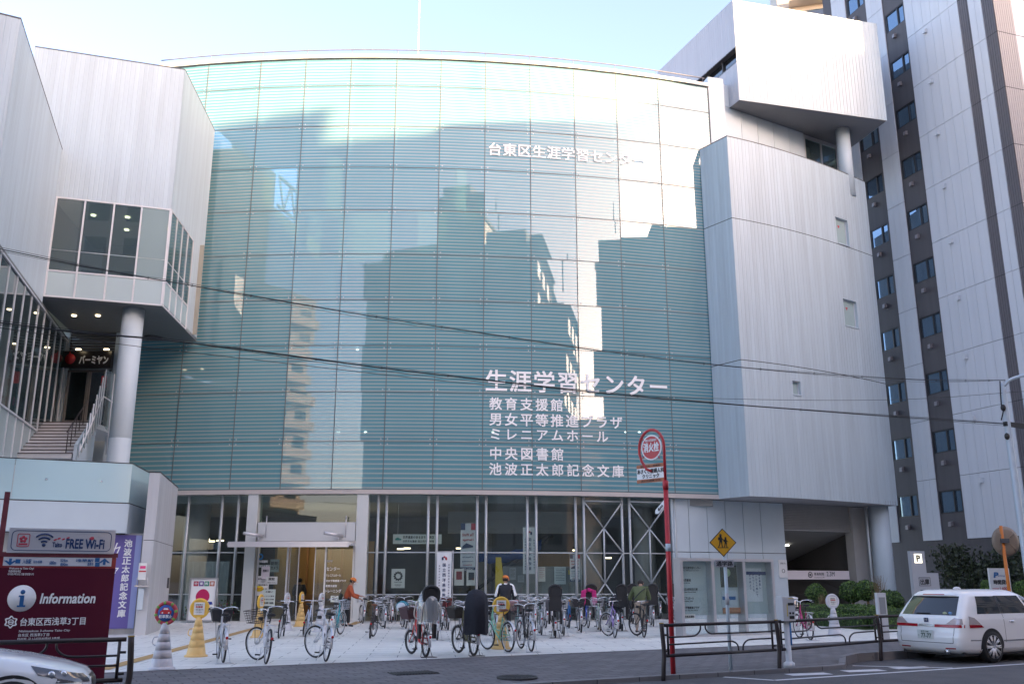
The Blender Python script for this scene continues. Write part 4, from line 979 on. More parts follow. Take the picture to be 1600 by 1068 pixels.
g = MB(); g.prism([Hp(-6.7), Hp(5.6), HE, HE + Vector((-5, 18)), Hp(-6.7) + Vector((8, 6))], HTOP - .3, HTOP); g.build('roof', CONC, HT)
g = MB(); g.wall(Hp(-6.7) + Vector((8, 6)), Hp(-6.7), 0, HTOP, .2); g.build('rear_wall', HG, HT)
# apartment tower far behind
AT = thing('apartment_tower', 'cream apartment tower with balconies just visible above the white box', 'building', (38, 95, 0))
g = MB(); Ma = Matrix.Translation((29.3, 90, 0)) @ Matrix.Rotation(R(-15), 4, 'Z'); g.box(0, 22, 0, 16, 0, 75, 0, Ma); g.build('wall', mat('cream_wall_far', (.58, .52, .44), .7, 0, .06, .3), AT)
for k in range(24):
    g = MB(); g.box(1.2, 20, -1.4, -.02, 3 + 3 * k - .25, 3 + 3 * k, 0, Ma); g.box(1.2, 20, -1.4, -1.3, 3 + 3 * k, 3.35 + 3 * k, 0, Ma); bl = g.build('balcony', mat('balcony_cream', (.66, .60, .52), .6), AT)
    g = MB(); g.box(1.2, 20, -1.38, -1.35, 3.35 + 3 * k, 4.1 + 3 * k, 0, Ma); g.build('rail', DARKGL, bl)
g = MB()
for k in range(24):
    for j in range(4): g.box(2 + 4.6 * j, 4.8 + 4.6 * j, -.05, .02, 3.1 + 3 * k, 5.1 + 3 * k, 0, Ma)
g.build('glazing', HGL, AT)
# ------------------------------------------------------------------ buildings across the street (front row seen mirrored in the glass, back rows added; they shade the square)
def tower(name, label, s0, s1, n0, n1, h, wallm, fl=3.1, bayw=3.0, win=(.55, .5), extra=None, pent=True):
    t = thing(name, label, 'building', su((s0 + s1) / 2, (n0 + n1) / 2, .12))
    M = Matrix.Translation(su(0, 0)) @ Matrix.Rotation(STREET, 4, 'Z')
    g = MB(); g.box(s0, s1, n1, n0, .1, h, 0, M); g.build('wall', wallm, t)
    g = MB()
    nf = int((h - 4) / fl); nb = max(1, int((s1 - s0) / bayw)); bw = (s1 - s0) / nb; nd = max(1, int((n0 - n1) / bayw)); dw = (n0 - n1) / nd
    for k in range(nf):
        z = 4 + fl * k + fl * .25
        for i in range(nb): c = s0 + (i + .5) * bw; g.box(c - bw * win[0] / 2, c + bw * win[0] / 2, n0 - .02, n0 + .03, z, z + fl * win[1], 0, M)
        for i in range(nd): c = n1 + (i + .5) * dw; g.box(s1 - .02, s1 + .03, c - dw * win[0] / 2, c + dw * win[0] / 2, z, z + fl * win[1], 0, M)
    g.build('glazing', mat('facade_pane', (.05, .065, .08), .05, spec=.8), t)
    g = MB(); g.box(s0 - .15, s1 + .15, n1 - .15, n0 + .15, h, h + .35, 0, M)
    if pent: g.box(s0 + 1, s0 + min(5, (s1 - s0) * .5), n0 - 6, n0 - 2, h + .35, h + 2.4, 0, M)
    g.tube([M @ Vector((s0 + 2, n0 - 3, h + 2.4)), M @ Vector((s0 + 2, n0 - 3, h + 6))], .06, 5); g.build('roof', CONC, t)
    if extra: extra(t, M)
    return t
TB1 = mat('tile_brown_grey', (.34, .32, .31), .6, 0, .1, .5); TB2 = mat('render_grey', (.40, .40, .41), .7, 0, .1, .5); TB3 = mat('tile_beige', (.46, .40, .36), .6, 0, .08, .5); TB4 = mat('tile_dark', (.25, .25, .26), .5, 0, .1, .5)
def balc(t, M):
    for k in range(10):
        g = MB(); z = 4 + 3.1 * k; g.box(-41.98, -40.9, -14.2, -8.4, z - .15, z + 1.0, 0, M); g.build('balcony', mat('balcony_beige', (.60, .52, .46), .7), t)
tower('apartment_block', 'beige apartment block with stacked side balconies across the street', -62, -42, -8, -14.5, 36, TB3, extra=balc)
tower('office_block', 'grey brown office block reflected left of centre in the glass', -26, -21.9, -17, -30, 33, TB2)
tower('office_tower', 'wide grey office tower across the street behind the photographer', -21.7, -5.2, -8.5, -24, 35.2, TB1)
tower('office_tower', 'tallest brown tower across the street behind the photographer', -5.0, 3.1, -8.2, -22, 39.4, TB4)
tower('office_tower', 'grey tower stepping down to the right across the street', 4.2, 14.4, -6.5, -20, 32.8, TB2)
tower('office_block', 'narrow block at the corner of the side street', 14.6, 16.8, -6, -18, 26, TB1)
tower('office_block', 'low rendered block beyond the side street', 23.2, 29.8, -6.5, -18, 19.5, TB2, win=(.8, .45))
tower('office_tower', 'ribbon windowed tower on the far side of the side street', 32.0, 39.4, -8, -20, 33.9, TB2, win=(.92, .45), pent=False)
tower('office_tower', 'long flat roofed slab of offices down the street', 39.6, 53.6, -8, -20, 31.3, TB1, win=(.9, .45), pent=False)
def dome(t, M):
    g = MB(); g.lathe([(1.0, 43.8), (1.0, 44.6), (.8, 45.1), (.3, 45.4)], 20, 0, M @ Matrix.Translation((55.9, -35, 0))); g.build('water_tank', STEELW, t)  # rooftop dome added for the rounded bump in the box's shadow edge
tower('office_tower', 'plain slab of offices further down the street', 53.8, 74, -8, -22, 36, TB2)
tower('office_tower', 'tall second row slab added to shade the left wing and glass front', 23, 36.4, -32, -44, 41.7, TB1, pent=False)  # second row invented as sun blockers, heights set by the shadow edges
tower('office_tower', 'lower second row slab added behind the ribbon windowed tower to shade the glass', 36.6, 51.4, -32, -44, 39.9, TB2, pent=False)
tower('office_tower', 'second row slab with a round top added to shade the white box', 51.6, 57.4, -32, -44, 43.5, TB1, extra=dome, pent=False)
tower('office_tower', 'highest second row slab added to shade the right of the white box', 57.6, 70, -32, -44, 45.0, TB2, pent=False)
tower('apartment_block', 'pale distant block added to dim the glare reflected from the side street gap', 8, 27, -62, -76, 25, TB3, pent=False)  # added to cover the overbright low sky mirrored in the gap
tower('office_block', 'block at the far right end of the street row', 74.5, 110, -8, -22, 39, TB4)
# ------------------------------------------------------------------ bicycles
BC = {}
TYRE = mat('tyre_rubber', (.02, .02, .021), .7); RIM = mat('wheel_alloy', (.62, .62, .64), .3, .9); GREYW = mat('grey_rim', (.12, .12, .125), .4, .6)
def shared(key, fn, mats):
    if key not in BC:
        mb = MB(); fn(mb)
        me = bpy.data.meshes.new(key[0]); me.from_pydata([tuple(p) for p in mb.v], [], mb.f)
        for m in mats: me.materials.append(m)
        me.polygons.foreach_set('material_index', mb.m); me.polygons.foreach_set('use_smooth', mb.s); me.update(); BC[key] = me
    return BC[key]
def part(name, parent, key, fn, mats, M=None):
    if not isinstance(mats, (list, tuple)): mats = [mats]
    me = shared((name,) + tuple(key) + tuple(m.name for m in mats), fn, mats)
    o = bpy.data.objects.new(name, me); sc.collection.objects.link(o); o.parent = parent
    if M is not None: o.matrix_local = M
    return o
def bez(pts, n=6):                           # smooth path through points
    P = [Vector(p) for p in pts]; out = []
    for i in range(len(P) - 1):
        p0, p1, p2, p3 = P[max(i - 1, 0)], P[i], P[i + 1], P[min(i + 2, len(P) - 1)]
        for k in range(n):
            t = k / n; out.append(.5 * ((2 * p1) + (p2 - p0) * t + (2 * p0 - 5 * p1 + 4 * p2 - p3) * t * t + (3 * p1 - p0 - 3 * p2 + p3) * t**3))
    out.append(P[-1]); return out
def bicycle(label, rear, front, col, steer=0, lean=0, r=.335, style='step', basket=None, saddle='black', child=None, rim='alloy', bars='swept', stand='side', cover=None, rack=True, fender=True, sleeve=None, bagcol=None):
    p, q = (atZ(*rear) if isinstance(rear, tuple) else rear), (atZ(*front) if isinstance(front, tuple) else front)
    hd = math.atan2(q.y - p.y, q.x - p.x)
    root = thing('bicycle', label, 'bicycle', (p.x, p.y, .155), hd, 'bicycles parked on the square')
    if lean: root.rotation_euler = (R(lean), 0, hd)
    wb = 1.07 if r > .3 else .98
    cm = mat('bike_' + '_'.join('%02d' % int(c * 100) for c in col), col, .3, .1)
    H = .335 / r
    hx, hz = wb - .27, .86                    # head tube top
    hb = (wb - .215, 0, .66)
    ax = (Vector((hx, 0, hz)) - Vector(hb)).normalized()
    S = Matrix.Translation(hb) @ Matrix.Rotation(R(steer), 4, ax) @ Matrix.Translation(-Vector(hb))
    def fframe(mb):
        bb = (.43, 0, .29); st = (.26, 0, .78)
        mb.tube([bb, st], .016, 7); mb.tube([(hx, 0, hz), hb], .02, 8)
        if style == 'step':
            mb.tube(bez([hb, (wb - .36, 0, .47), (.55, 0, .36), bb]), .02, 8); mb.tube(bez([(hx + .02, 0, hz - .06), (wb - .4, 0, .60), (.6, 0, .48), (.36, 0, .46)]), .015, 7)
        else:
            mb.tube([hb, bb], .02, 8); mb.tube([(hx, 0, hz - .03), (.275, 0, .72)], .017, 8)
        for s in (-1, 1):
            mb.tube([(.43, s * .03, .29), (0, s * .06, r)], .010, 6); mb.tube([(.275, s * .02, .70), (0, s * .06, r)], .009, 6)
    part('frame', root, (style, r), fframe, cm)
    def ffork(mb):
        mb.tube([(hb[0] + .01, 0, hb[2] + .0), (wb - .20, 0, .62)], .017, 7)
        for s in (-1, 1): mb.tube(bez([(wb - .2, s * .03, .63), (wb - .16, s * .055, .52 if r > .3 else .45), (wb, s * .055, r)], 4), .011, 6)
        mb.tube([hb, (hx - .03, 0, hz + .12)], .013, 7)
    part('front_fork', root, (style, r), ffork, cm, S)
    def fwheel(mb):
        mb.ring(r - .045, .011, 28, 6)
        mb.lathe([(.022, -.035), (.022, .035)], 8, 0, Matrix.Rotation(R(90), 4, 'X'))
        for k in range(18):
            a = 2 * math.pi * k / 18; s = .03 if k % 2 else -.03
            mb.tube([(.02 * math.cos(a + .8), s, .02 * math.sin(a + .8)), ((r - .05) * math.cos(a), 0, (r - .05) * math.sin(a))], .0016, 3)
    def ftyre(mb): mb.ring(r - .022, .021 if r > .3 else .026, 32, 7)
    rm = RIM if rim == 'alloy' else GREYW
    for Mw in (Matrix.Translation((0, 0, r)), S @ Matrix.Translation((wb, 0, r))):
        w = part('wheel', root, (r,), fwheel, rm, Mw); part('tyre', w, (r,), ftyre, TYRE)
    if fender:
        def ffend(mb, a0, a1):
            vs = []; fs = []; n = 14
            for i in range(n + 1):
                a = a0 + (a1 - a0) * i / n
                for y, dr in ((-.03, -.004), (0, .012), (.03, -.004)): vs.append(((r + .02 + dr) * math.cos(a), y, (r + .02 + dr) * math.sin(a)))
            for i in range(n):
                for j in range(2): fs.append((i * 3 + j, i * 3 + j + 1, i * 3 + j + 4, i * 3 + j + 3))
            mb.add(vs, fs, 0, True)
            for s in (-.04, .04): mb.tube([(0, s, 0), ((r + .02) * math.cos(a1 if a1 > 2 else a0), s, (r + .02) * math.sin(a1 if a1 > 2 else a0))], .004, 4)
        part('mudguard', root, (r, 0), lambda mb: ffend(mb, R(35), R(190)), ALU, Matrix.Translation((0, 0, r)))
        part('mudguard', root, (r, 1), lambda mb: ffend(mb, R(15), R(150)), ALU, S @ Matrix.Translation((wb, 0, r)))
    SD = {'black': BLACK, 'brown': mat('brown_leather', (.20, .075, .035), .5), 'orange': mat('tan_leather', (.50, .22, .05), .5), 'grey': DGREY}[saddle]
    def fsad(mb):
        mb.tube([(.26, 0, .76), (.22, 0, .89)], .013, 6)
        n = 10; vs = []; fs = []
        prof = [(.11, .02), (.13, .085), (.22, .095), (.30, .06), (.38, .028), (.43, .018)]
        for i, (x, w) in enumerate(prof):
            for j in range(8): a = 2 * math.pi * j / 8; vs.append((x, w * math.cos(a), .915 + .032 * math.sin(a) + (.01 if i < 2 else 0)))
        for i in range(len(prof) - 1):
            for j in range(8): fs.append((i * 8 + j, i * 8 + (j + 1) % 8, (i + 1) * 8 + (j + 1) % 8, (i + 1) * 8 + j))
        fs += [tuple(range(8))[::-1], tuple(range(40, 48))]; mb.add(vs, fs, 0, True)
    part('saddle', root, (), fsad, SD)
    def fbar(mb):
        z = hz + .14
        mb.tube([(hx - .03, 0, hz + .08), (hx - .05, 0, z)], .013, 6)
        if bars == 'swept':
            for s in (-1, 1): mb.tube(bez([(hx - .05, 0, z), (hx + .02, s * .10, z + .04), (hx - .06, s * .24, z + .05), (hx - .20, s * .29, z + .03)], 4), .011, 7); mb.tube([(hx - .2, s * .29, z + .03), (hx - .31, s * .30, z + .01)], .016, 7, 1); mb.tube([(hx - .04, s * .22, z + .05), (hx - .2, s * .32, z - .02)], .005, 4)
        else:
            mb.tube([(hx - .05, -.29, z + .01), (hx - .05, .29, z + .01)], .012, 7)
            for s in (-1, 1): mb.tube([(hx - .05, s * .2, z + .01), (hx - .06, s * .32, z + .01)], .017, 7, 1); mb.tube([(hx - .02, s * .15, z), (hx - .0, s * .28, z - .03)], .005, 4)
        mb.tube([(hx + .08, .04, hz - .02), (hx + .16, .04, hz - .02)], .035, 8, 1)
    part('handlebar', root, (bars, r), fbar, [CHROME, BLACK], S)
    if basket:
        def fbas(mb):
            x0, x1, y, z0, z1 = wb - .22, wb + .12, .17, .76, 1.0
            def rect(z, g): return [(x0 - g * .3, -y - g, z), (x1 + g, -y - g, z), (x1 + g, y + g, z), (x0 - g * .3, y + g, z)]
            if basket in ('wire', 'blackwire'):
                for k in range(6): mb.tube(rect(z0 + (z1 - z0) * k / 5, .045 * k / 5), .004 if k not in (0, 5) else .007, 4, 0, True)
                a, b = rect(z0, 0), rect(z1, .045)
                for i in range(4):
                    for k in range(6):
                        t = k / 6; p0 = Vector(a[i]).lerp(Vector(a[(i + 1) % 4]), t); p1 = Vector(b[i]).lerp(Vector(b[(i + 1) % 4]), t); mb.tube([p0, p1], .003, 3)
                for k in range(4): t = (k + .5) / 4; mb.tube([Vector(a[0]).lerp(Vector(a[1]), t), Vector(a[3]).lerp(Vector(a[2]), t)], .003, 3)
            else:
                a, b = rect(z0, 0), rect(z1, .05); vs = a + b; c = Vector((0, 0, .06)); vs.append(((x0 + x1) / 2, 0, z1 + .07))
                mb.add(vs, [(3, 2, 1, 0), (0, 1, 5, 4), (1, 2, 6, 5), (2, 3, 7, 6), (3, 0, 4, 7), (4, 5, 8), (5, 6, 8), (6, 7, 8), (7, 4, 8)], 0, False)
            mb.tube([(wb - .05, .1, .76), (wb, .06, r)], .006, 4); mb.tube([(wb - .05, -.1, .76), (wb, -.06, r)], .006, 4)
        bm = {'wire': RIM, 'blackwire': BLACKM, 'bag': mat('bag_' + str(bagcol), bagcol or (.03, .03, .035), .8, 0, .2, 20, .4, 30)}[basket]
        part('basket', root, (basket, r), fbas, bm, S)
    if rack:
        def frack(mb):
            for s in (-.06, .06): mb.tube([(.2, s, .735), (-.28, s, .735)], .007, 5); mb.tube([(-.12, s, .735), (0, s, r)], .006, 5)
            for x in (.15, .02, -.1, -.22, -.28): mb.tube([(x, -.06, .735), (x, .06, .735)], .006, 5)
        part('rear_rack', root, (r,), frack, RIM if rim == 'alloy' else BLACKM)
    def fcrank(mb):
        mb.ring(.085, .006, 18, 5, 0, Matrix.Translation((.43, -.05, .29)))
        mb.tube([(.43, -.07, .29), (.52, -.08, .43)], .009, 5); mb.tube([(.43, .07, .29), (.34, .08, .15)], .009, 5)
        for a, b in (((.52, -.09, .43), -1), ((.34, .09, .15), 1)): mb.box(a[0] - .045, a[0] + .045, a[1] - (.09 if b < 0 else 0), a[1] + (.09 if b > 0 else 0), a[2] - .012, a[2] + .012, 1)
    part('crank', root, (), fcrank, [RIM, BLACK])
    def fguard(mb):
        mb.prism([(.55, -.062), (.55, -.045), (.0, -.045), (.0, -.062)], .25, .27); mb.prism([(.55, -.062), (.55, -.045), (.02, -.045), (.02, -.062)], .36, .39)
        mb.tube(bez([(.5, -.055, .38), (.55, -.055, .30), (.48, -.055, .24)], 4), .012, 5)
    part('chain_guard', root, (), fguard, cm if style == 'step' else BLACK)
    def fstand(mb):
        if stand == 'double':
            for s in (-1, 1): mb.tube([(0, s * .07, r - .02), (-.06, s * .13, .01), (-.26, s * .17, .01)], .007, 5)
            mb.tube([(-.26, -.17, .01), (-.26, .17, .01)], .007, 5); mb.tube([(-.06, -.13, .01), (-.06, .13, .01)], .006, 5)
        else: mb.tube([(.05, .06, r - .05), (-.02, .20, .015)], .008, 5)
    part('kickstand', root, (stand, r), fstand, RIM if rim == 'alloy' else BLACKM)
    part('tail_light', root, (r,), lambda mb: mb.lathe([(.028, 0), (.03, .01), (.015, .03)], 10, 0, Matrix.Translation((-.335 * (r / .335) - .02, 0, r + .16)) @ Matrix.Rotation(R(-90), 4, 'Y')), mat('red_reflector', (.45, .01, .015), .2))
    if child:
        CS = mat('child_seat_black', (.02, .02, .022), .6)
        def fseat(mb):
            x = -.10 if child != 'front' else wb - .22
            z = .76 if child != 'front' else .80; hs_ = {'tall': 1.35, 'low': .72}.get(child, .92)
            mb.box(x - .16, x + .16, -.16, .16, z, z + .07); mb.box(x - .2, x - .14, -.17, .17, z, z + .46)
            mb.tube(bez([(x - .19, -.15, z + .4), (x - .20, -.16, z + .62), (x - .2, 0, z + .70), (x - .2, .16, z + .62), (x - .19, .15, z + .4)]), .04, 8); mb.box(x - .215, x - .17, -.15, .15, z + .42, z + .66)
            for s in (-1, 1): mb.box(x - .15, x + .12, s * .17 - .015, s * .17 + .015, z, z + .24); mb.box(x + .0, x + .12, s * .17 - .03, s * .17 + .03, z - .38, z)
        part('child_seat', root, (child, r), fseat, CS, S if child == 'front' else None)
    if cover:
        kind, ccol = cover
        CV = glassmat('clear_vinyl', (.92, .94, .94), .05, .74, (.72, .73, .74), rough=.12) if kind == 'vinyl' else mat('cover_%d_%d' % (int(ccol[0] * 1000), int(ccol[2] * 1000)), ccol, .75, 0, .3, 6, .5, 14)
        def fcov(mb):
            rn = random.Random(5); x0 = -.13
            secs = [(.46 if kind != 'vinyl' else .70, .30, .24), (.75, .27, .25), (.95, .26, .26), (1.12, .23, .26), (1.27, .16, .23), (1.36, .09, .17), (1.39, .03, .08)]
            if kind == 'front': secs = [(.72, .22, .19), (.85, .27, .23), (1.0, .28, .25), (1.1, .22, .2), (1.14, .08, .06)]
            vs = []; fs = []; n = 18
            xc = x0 if kind != 'front' else wb - .06
            for z, a, b in secs:
                for j in range(n):
                    t = 2 * math.pi * j / n; f = 1 + (.24 * math.sin(7 * t + z * 2) * (1.45 - z) if kind != 'vinyl' else 0) + rn.uniform(-.05, .05)
                    vs.append((xc - .04 * (z - .7) + a * f * math.cos(t), b * f * math.sin(t), z + rn.uniform(-.015, .015)))
            for i in range(len(secs) - 1):
                for j in range(n): fs.append((i * n + j, i * n + (j + 1) % n, (i + 1) * n + (j + 1) % n, (i + 1) * n + j))
            fs.append(tuple(range((len(secs) - 1) * n, len(secs) * n)))
            mb.add(vs, fs, 0, True)
        cvo = part('rain_cover', root, (kind, r), fcov, CV, S if kind == 'front' else None)
        if kind == 'vinyl':
            def fpipe(mb):
                mb.tube(bez([(.1, -.2, .72), (.12, -.24, 1.05), (.08, -.12, 1.24), (-.05, .06, 1.30), (.1, .2, 1.1), (.14, .2, .8), (.1, -.2, .72)]), .016, 6); mb.tube(bez([(-.27, -.2, .72), (-.32, -.2, 1.05), (-.2, 0, 1.29), (-.32, .2, 1.05), (-.27, .2, .72)]), .012, 6)
            part('piping', cvo, (), fpipe, mat('cream_piping', (.66, .58, .52), .7))
    return root
def bikehelmet(px, py, Y):
    p = atY(px, py, Y); h = thing('helmet', 'teal and white cycling helmet lying in the front basket of the red bicycle', 'helmet', (p.x, p.y, p.z - .09), R(150))
    g = MB(); g.ball((0, 0, .03), .15, .12, .11, 18); o = g.build('shell', mat('helmet_white', (.62, .64, .66), .25), h, True)
    g = MB()
    for k in (-1, 0, 1): g.ring(.118, .012, 20, 5, 0, Matrix.Translation((0, k * .045, .035)) @ Matrix.Diagonal((1.28 - abs(k) * .1, 1, .98 - abs(k) * .1, 1)))
    g.build('stripe', mat('helmet_teal', (.03, .28, .36), .3), h, True)
    g = MB(); g.tube([(-.08, -.11, 0), (-.03, -.1, -.09), (0, -.09, -.11)], .006, 5); g.build('strap', BLACK, h, True)
SILV = (.50, .51, .53); WHT = (.72, .72, .74); BLK = (.018, .018, .02)
bicycle('silver city bicycle with a black bag over its handlebar basket beside the yellow cone', (348.5, 1035.6), (338.5, 1028), SILV, 0, 0, basket='bag', stand='double')
bicycle('white city bicycle with yellow fork stickers and its front wheel turned, wire basket empty', (414.9, 1037.5), (396, 1027), WHT, 38, 5, basket='blackwire', fender=False)
bicycle('black and white bicycle on a side stand in front of the entrance notices', (435.5, 997), (451.5, 990), BLK, 8, 5, style='diamond', bars='flat', fender=False, rack=False)
bicycle('white bicycle with black saddle and large turned front wheel alone on the open paving', (508.5, 1033.6), (486, 1024), WHT, 36, 6, style='diamond', bars='flat', rack=False)
bicycle('small white bicycle with blue lettering behind the white bicycle on open paving', (474.8, 994), (485, 990.5), (.55, .62, .75), 5, 4, r=.25, bars='flat', rack=False, fender=False)
bicycle('teal city bicycle with a wire basket near the man in the orange jacket', (521, 994), (537, 989), (.03, .33, .38), -12, 0, basket='wire', stand='double')
bicycle('white city bicycle just behind the teal one', (527, 980), (543, 976), WHT, -8, 0, stand='double')
bicycle('silver bicycle whose basket the man in the orange jacket reaches into', (566.6, 974), (551, 964), SILV, 10, 4, basket='wire')
bicycle('small dark bicycle with a brown saddle in the middle of the paving', (578, 997), (587, 990), (.05, .04, .04), -16, 5, r=.25, saddle='brown', bars='flat', rack=False, fender=False)
bicycle('silver city bicycle with a lime pannier behind the brown saddled one', (601, 981.5), (592, 973.5), SILV, 22, 0, stand='double', basket='wire')
bicycle('dark grey bicycle with a black basket bag behind the red one', (634, 982), (621, 976), (.06, .06, .065), 8, 0, basket='bag', bagcol=(.03, .03, .033), stand='double')
bicycle('red small wheeled electric bicycle with clear vinyl rain hood over its rear child seat', (664.9, 1026), (625.3, 1017), (.62, .07, .06), 12, 0, r=.26, child='low', cover=('vinyl', (0, 0, 0)), basket='bag', bagcol=(.07, .035, .04), stand='double', rim='grey')
bikehelmet(629, 943, 22.0)
bicycle('olive bicycle under a black rear rain cover and a brown front basket cover', (739.8, 1024), (697, 1015), (.13, .12, .05), 10, 0, r=.30, cover=('cloth', (.014, .016, .026)), basket='bag', bagcol=(.035, .03, .024), stand='double', rim='grey')
bicycle('mint green bicycle with brown saddle standing before the yellow ringed cone', (793.8, 1019), (759, 1014), (.22, .50, .34), 8, 0, saddle='brown', stand='double', bars='flat', rack=False)
bicycle('black city bicycle with black saddle to the side of the mint green one', (830, 1018), (802, 1009), BLK, 6, 0, basket='blackwire', stand='double')
bicycle('pale turquoise bicycle with a pink basket cover behind the black city bicycle', (812, 1000), (803, 991), (.30, .55, .52), 4, 0, basket='bag', bagcol=(.35, .20, .20), stand='double')
bicycle('white bicycle with bare frame beside the tall black child seat', (852.6, 981), (840, 975), WHT, 14, 4, bars='flat', rack=False)
bicycle('bicycle with a tall black child seat and grey cover seen square from behind', (867.8, 996), (862, 986), (.05, .05, .055), 0, 0, r=.27, child='tall', cover=('front', (.11, .10, .11)), stand='double', rim='grey')
bicycle('small blue bicycle with a tan saddle', (889, 981), (880, 974), (.03, .16, .42), 12, 4, r=.25, saddle='orange', rack=False, fender=False)
BB = bicycle('bright blue bicycle carrying a pink coat on its child seat', (919, 981), (899, 974), (.02, .07, .45), 14, 4, style='diamond', child='rear')
bicycle('light blue city bicycle in the thick of the rear row', (934, 970), (926, 964), (.20, .48, .62), 10, 0, basket='wire', stand='double')
bicycle('pale blue bicycle at the back by the braced frames', (950, 967), (943, 961), (.25, .50, .60), 6, 0, basket='wire', stand='double')
bicycle('white and purple bicycle with its front wheel turned on the open paving', (960.5, 996.5), (942, 990), (.30, .22, .50), 34, 6, style='diamond', bars='flat', rack=False)
bicycle('dark bicycle with two black child seats behind the black sports bicycle', (972, 985), (962, 978), (.04, .04, .045), 5, 0, r=.28, child='rear', cover=('front', (.02, .018, .03)), stand='double', rim='grey')
bicycle('black sports bicycle with thin wheels in front of the man in green', (1006, 996), (984, 989), BLK, 32, 6, style='diamond', bars='flat', rack=False, fender=False, rim='grey')
bicycle('grey city bicycle with chrome mudguards under the hands of the man in green', (1021, 978.5), (1009, 971), SILV, 4, 0, stand='double', child='rear')
bicycle('black bicycle with rear child seat behind the man in green', (989, 974), (978, 968), BLK, 4, 0, r=.28, child='rear', stand='double', rim='grey')
bicycle('silver bicycle leaning by the red hydrant pole with white mudguard', (1059, 980), (1041, 972), SILV, 8, 0, basket='wire', stand='double')
bicycle('dark bicycle with black child seat against the sign cabinet', (1050, 972), (1040, 966), BLK, 4, 0, r=.28, child='rear', stand='double', rim='grey')
bicycle('magenta city bicycle standing behind the guardrail and the parking meter', (1266.8, 1000), (1224, 991), (.42, .03, .14), 8, 0, basket='blackwire', stand='double')
for lab, a, b, c_, kw in (('white city bicycle at the back before the ring emblem poster', (612, 973), (603, 967), WHT, dict(basket='wire')), ('black city bicycle at the back under the hanging white flag', (690, 984), (678, 977), BLK, dict(basket='blackwire')),
                      ('lilac bicycle hidden between the two covered bicycles', (727, 1001), (716, 993), (.50, .42, .55), dict(basket='wire')), ('dark red city bicycle behind the olive one', (700, 984), (690, 978), (.25, .04, .04), dict(basket='bag', bagcol=(.14, .04, .04))),
                      ('grey bicycle close by the black jacketed man', (836, 982), (828, 975), (.3, .3, .31), dict(basket='wire')), ('white bicycle with silver basket behind the turquoise one', (822, 975), (815, 969), WHT, dict(basket='wire')),
                      ('chrome bicycle at the back near the noticeboards', (905, 969), (897, 963), SILV, dict(basket='wire')), ('plain black bicycle at the back of the rear row', (745, 985), (737, 978), BLK, dict(basket='blackwire')),
                      ('silver bicycle with black basket close to the entrance pier', (587, 972), (579, 966), SILV, dict(basket='blackwire')), ('brown city bicycle behind the dark red one', (668, 985), (659, 978), (.16, .08, .05), dict(basket='wire')),
                      ('white bicycle tucked beside the dark one with two child seats', (955, 983), (947, 976), WHT, dict(basket='blackwire')), ('dark green bicycle between the man in black and the tall child seat', (846, 992), (838, 984), (.02, .09, .06), dict(basket='wire')),
                      ('silver bicycle in the rear row under the braced frame', (996, 966), (989, 961), SILV, dict(basket='wire')), ('white bicycle behind the grey one of the man in green', (1032, 967), (1024, 961), WHT, dict(basket='blackwire')),
                      ('silver bicycle beside the red traffic cone', (620, 970), (612, 965), SILV, dict(basket='bag', bagcol=(.05, .05, .055))), ('blue city bicycle behind the black rain cover', (760, 992), (752, 985), (.05, .12, .3), dict(basket='blackwire')),
                      ('grey bicycle with a basket behind the red electric one', (652, 1000), (642, 993), (.3, .3, .32), dict(basket='wire')), ('cream bicycle behind the light blue ones', (915, 965), (908, 960), (.5, .45, .36), dict(basket='wire')),
                      ('dark grey bicycle in the crowd by the black rain cover', (776, 1002), (766, 994), (.08, .08, .085), dict(basket='blackwire')), ('silver bicycle between the tan saddle and the tall child seat', (881, 993), (874, 985), SILV, dict(basket='wire')),
                      ('black bicycle nose in behind the bright blue one', (908, 988), (899, 981), BLK, dict(basket='bag', bagcol=(.04, .04, .045))), ('pale green bicycle by the white and purple one', (938, 986), (929, 979), (.35, .5, .4), dict(basket='wire')),
                      ('maroon bicycle with wire basket behind the vinyl rain hood', (683, 1000), (674, 993), (.2, .03, .05), dict(basket='wire')), ('silver bicycle with a grey bag beside the turquoise one', (828, 1000), (820, 993), SILV, dict(basket='bag', bagcol=(.16, .15, .15))),
                      ('navy bicycle at the back below the world heritage flag', (862, 972), (854, 967), (.03, .05, .14), dict(basket='wire'))):
    bicycle(lab, a, b, c_, 6, 0, stand='double', **kw)
# coat hung on the blue bicycle's child seat, and a white carrier bag
Mb = W[BB.name]
g = MB(); rn = random.Random(2); PK = mat('pink_cloth', (.55, .03, .20), .8, 0, .2, 8, .4, 20)
vs = []; fs = []; nx, nz = 10, 8
for j in range(nz + 1):
    for i in range(nx + 1):
        y = (i / nx - .5) * (.50 + .12 * j / nz); z = 1.36 - .10 * abs(i / nx - .5) * 2 - .55 * j / nz * (1 - .15 * (i % 2))
        vs.append((-.34 - .03 * math.sin(i * 1.9) - .02 * j / nz, y, z))
for j in range(nz):
    for i in range(nx):
        if 3 <= i <= 6 and j > 1: continue
        fs.append((j * (nx + 1) + i, j * (nx + 1) + i + 1, (j + 1) * (nx + 1) + i + 1, (j + 1) * (nx + 1) + i))
g.add(vs, fs, 0, True, Mb); o = g.build('coat', PK, label='bright pink coat draped over the child seat of the blue bicycle', cat='coat')
so_ = o.modifiers.new('thickness', 'SOLIDIFY'); so_.thickness = .02
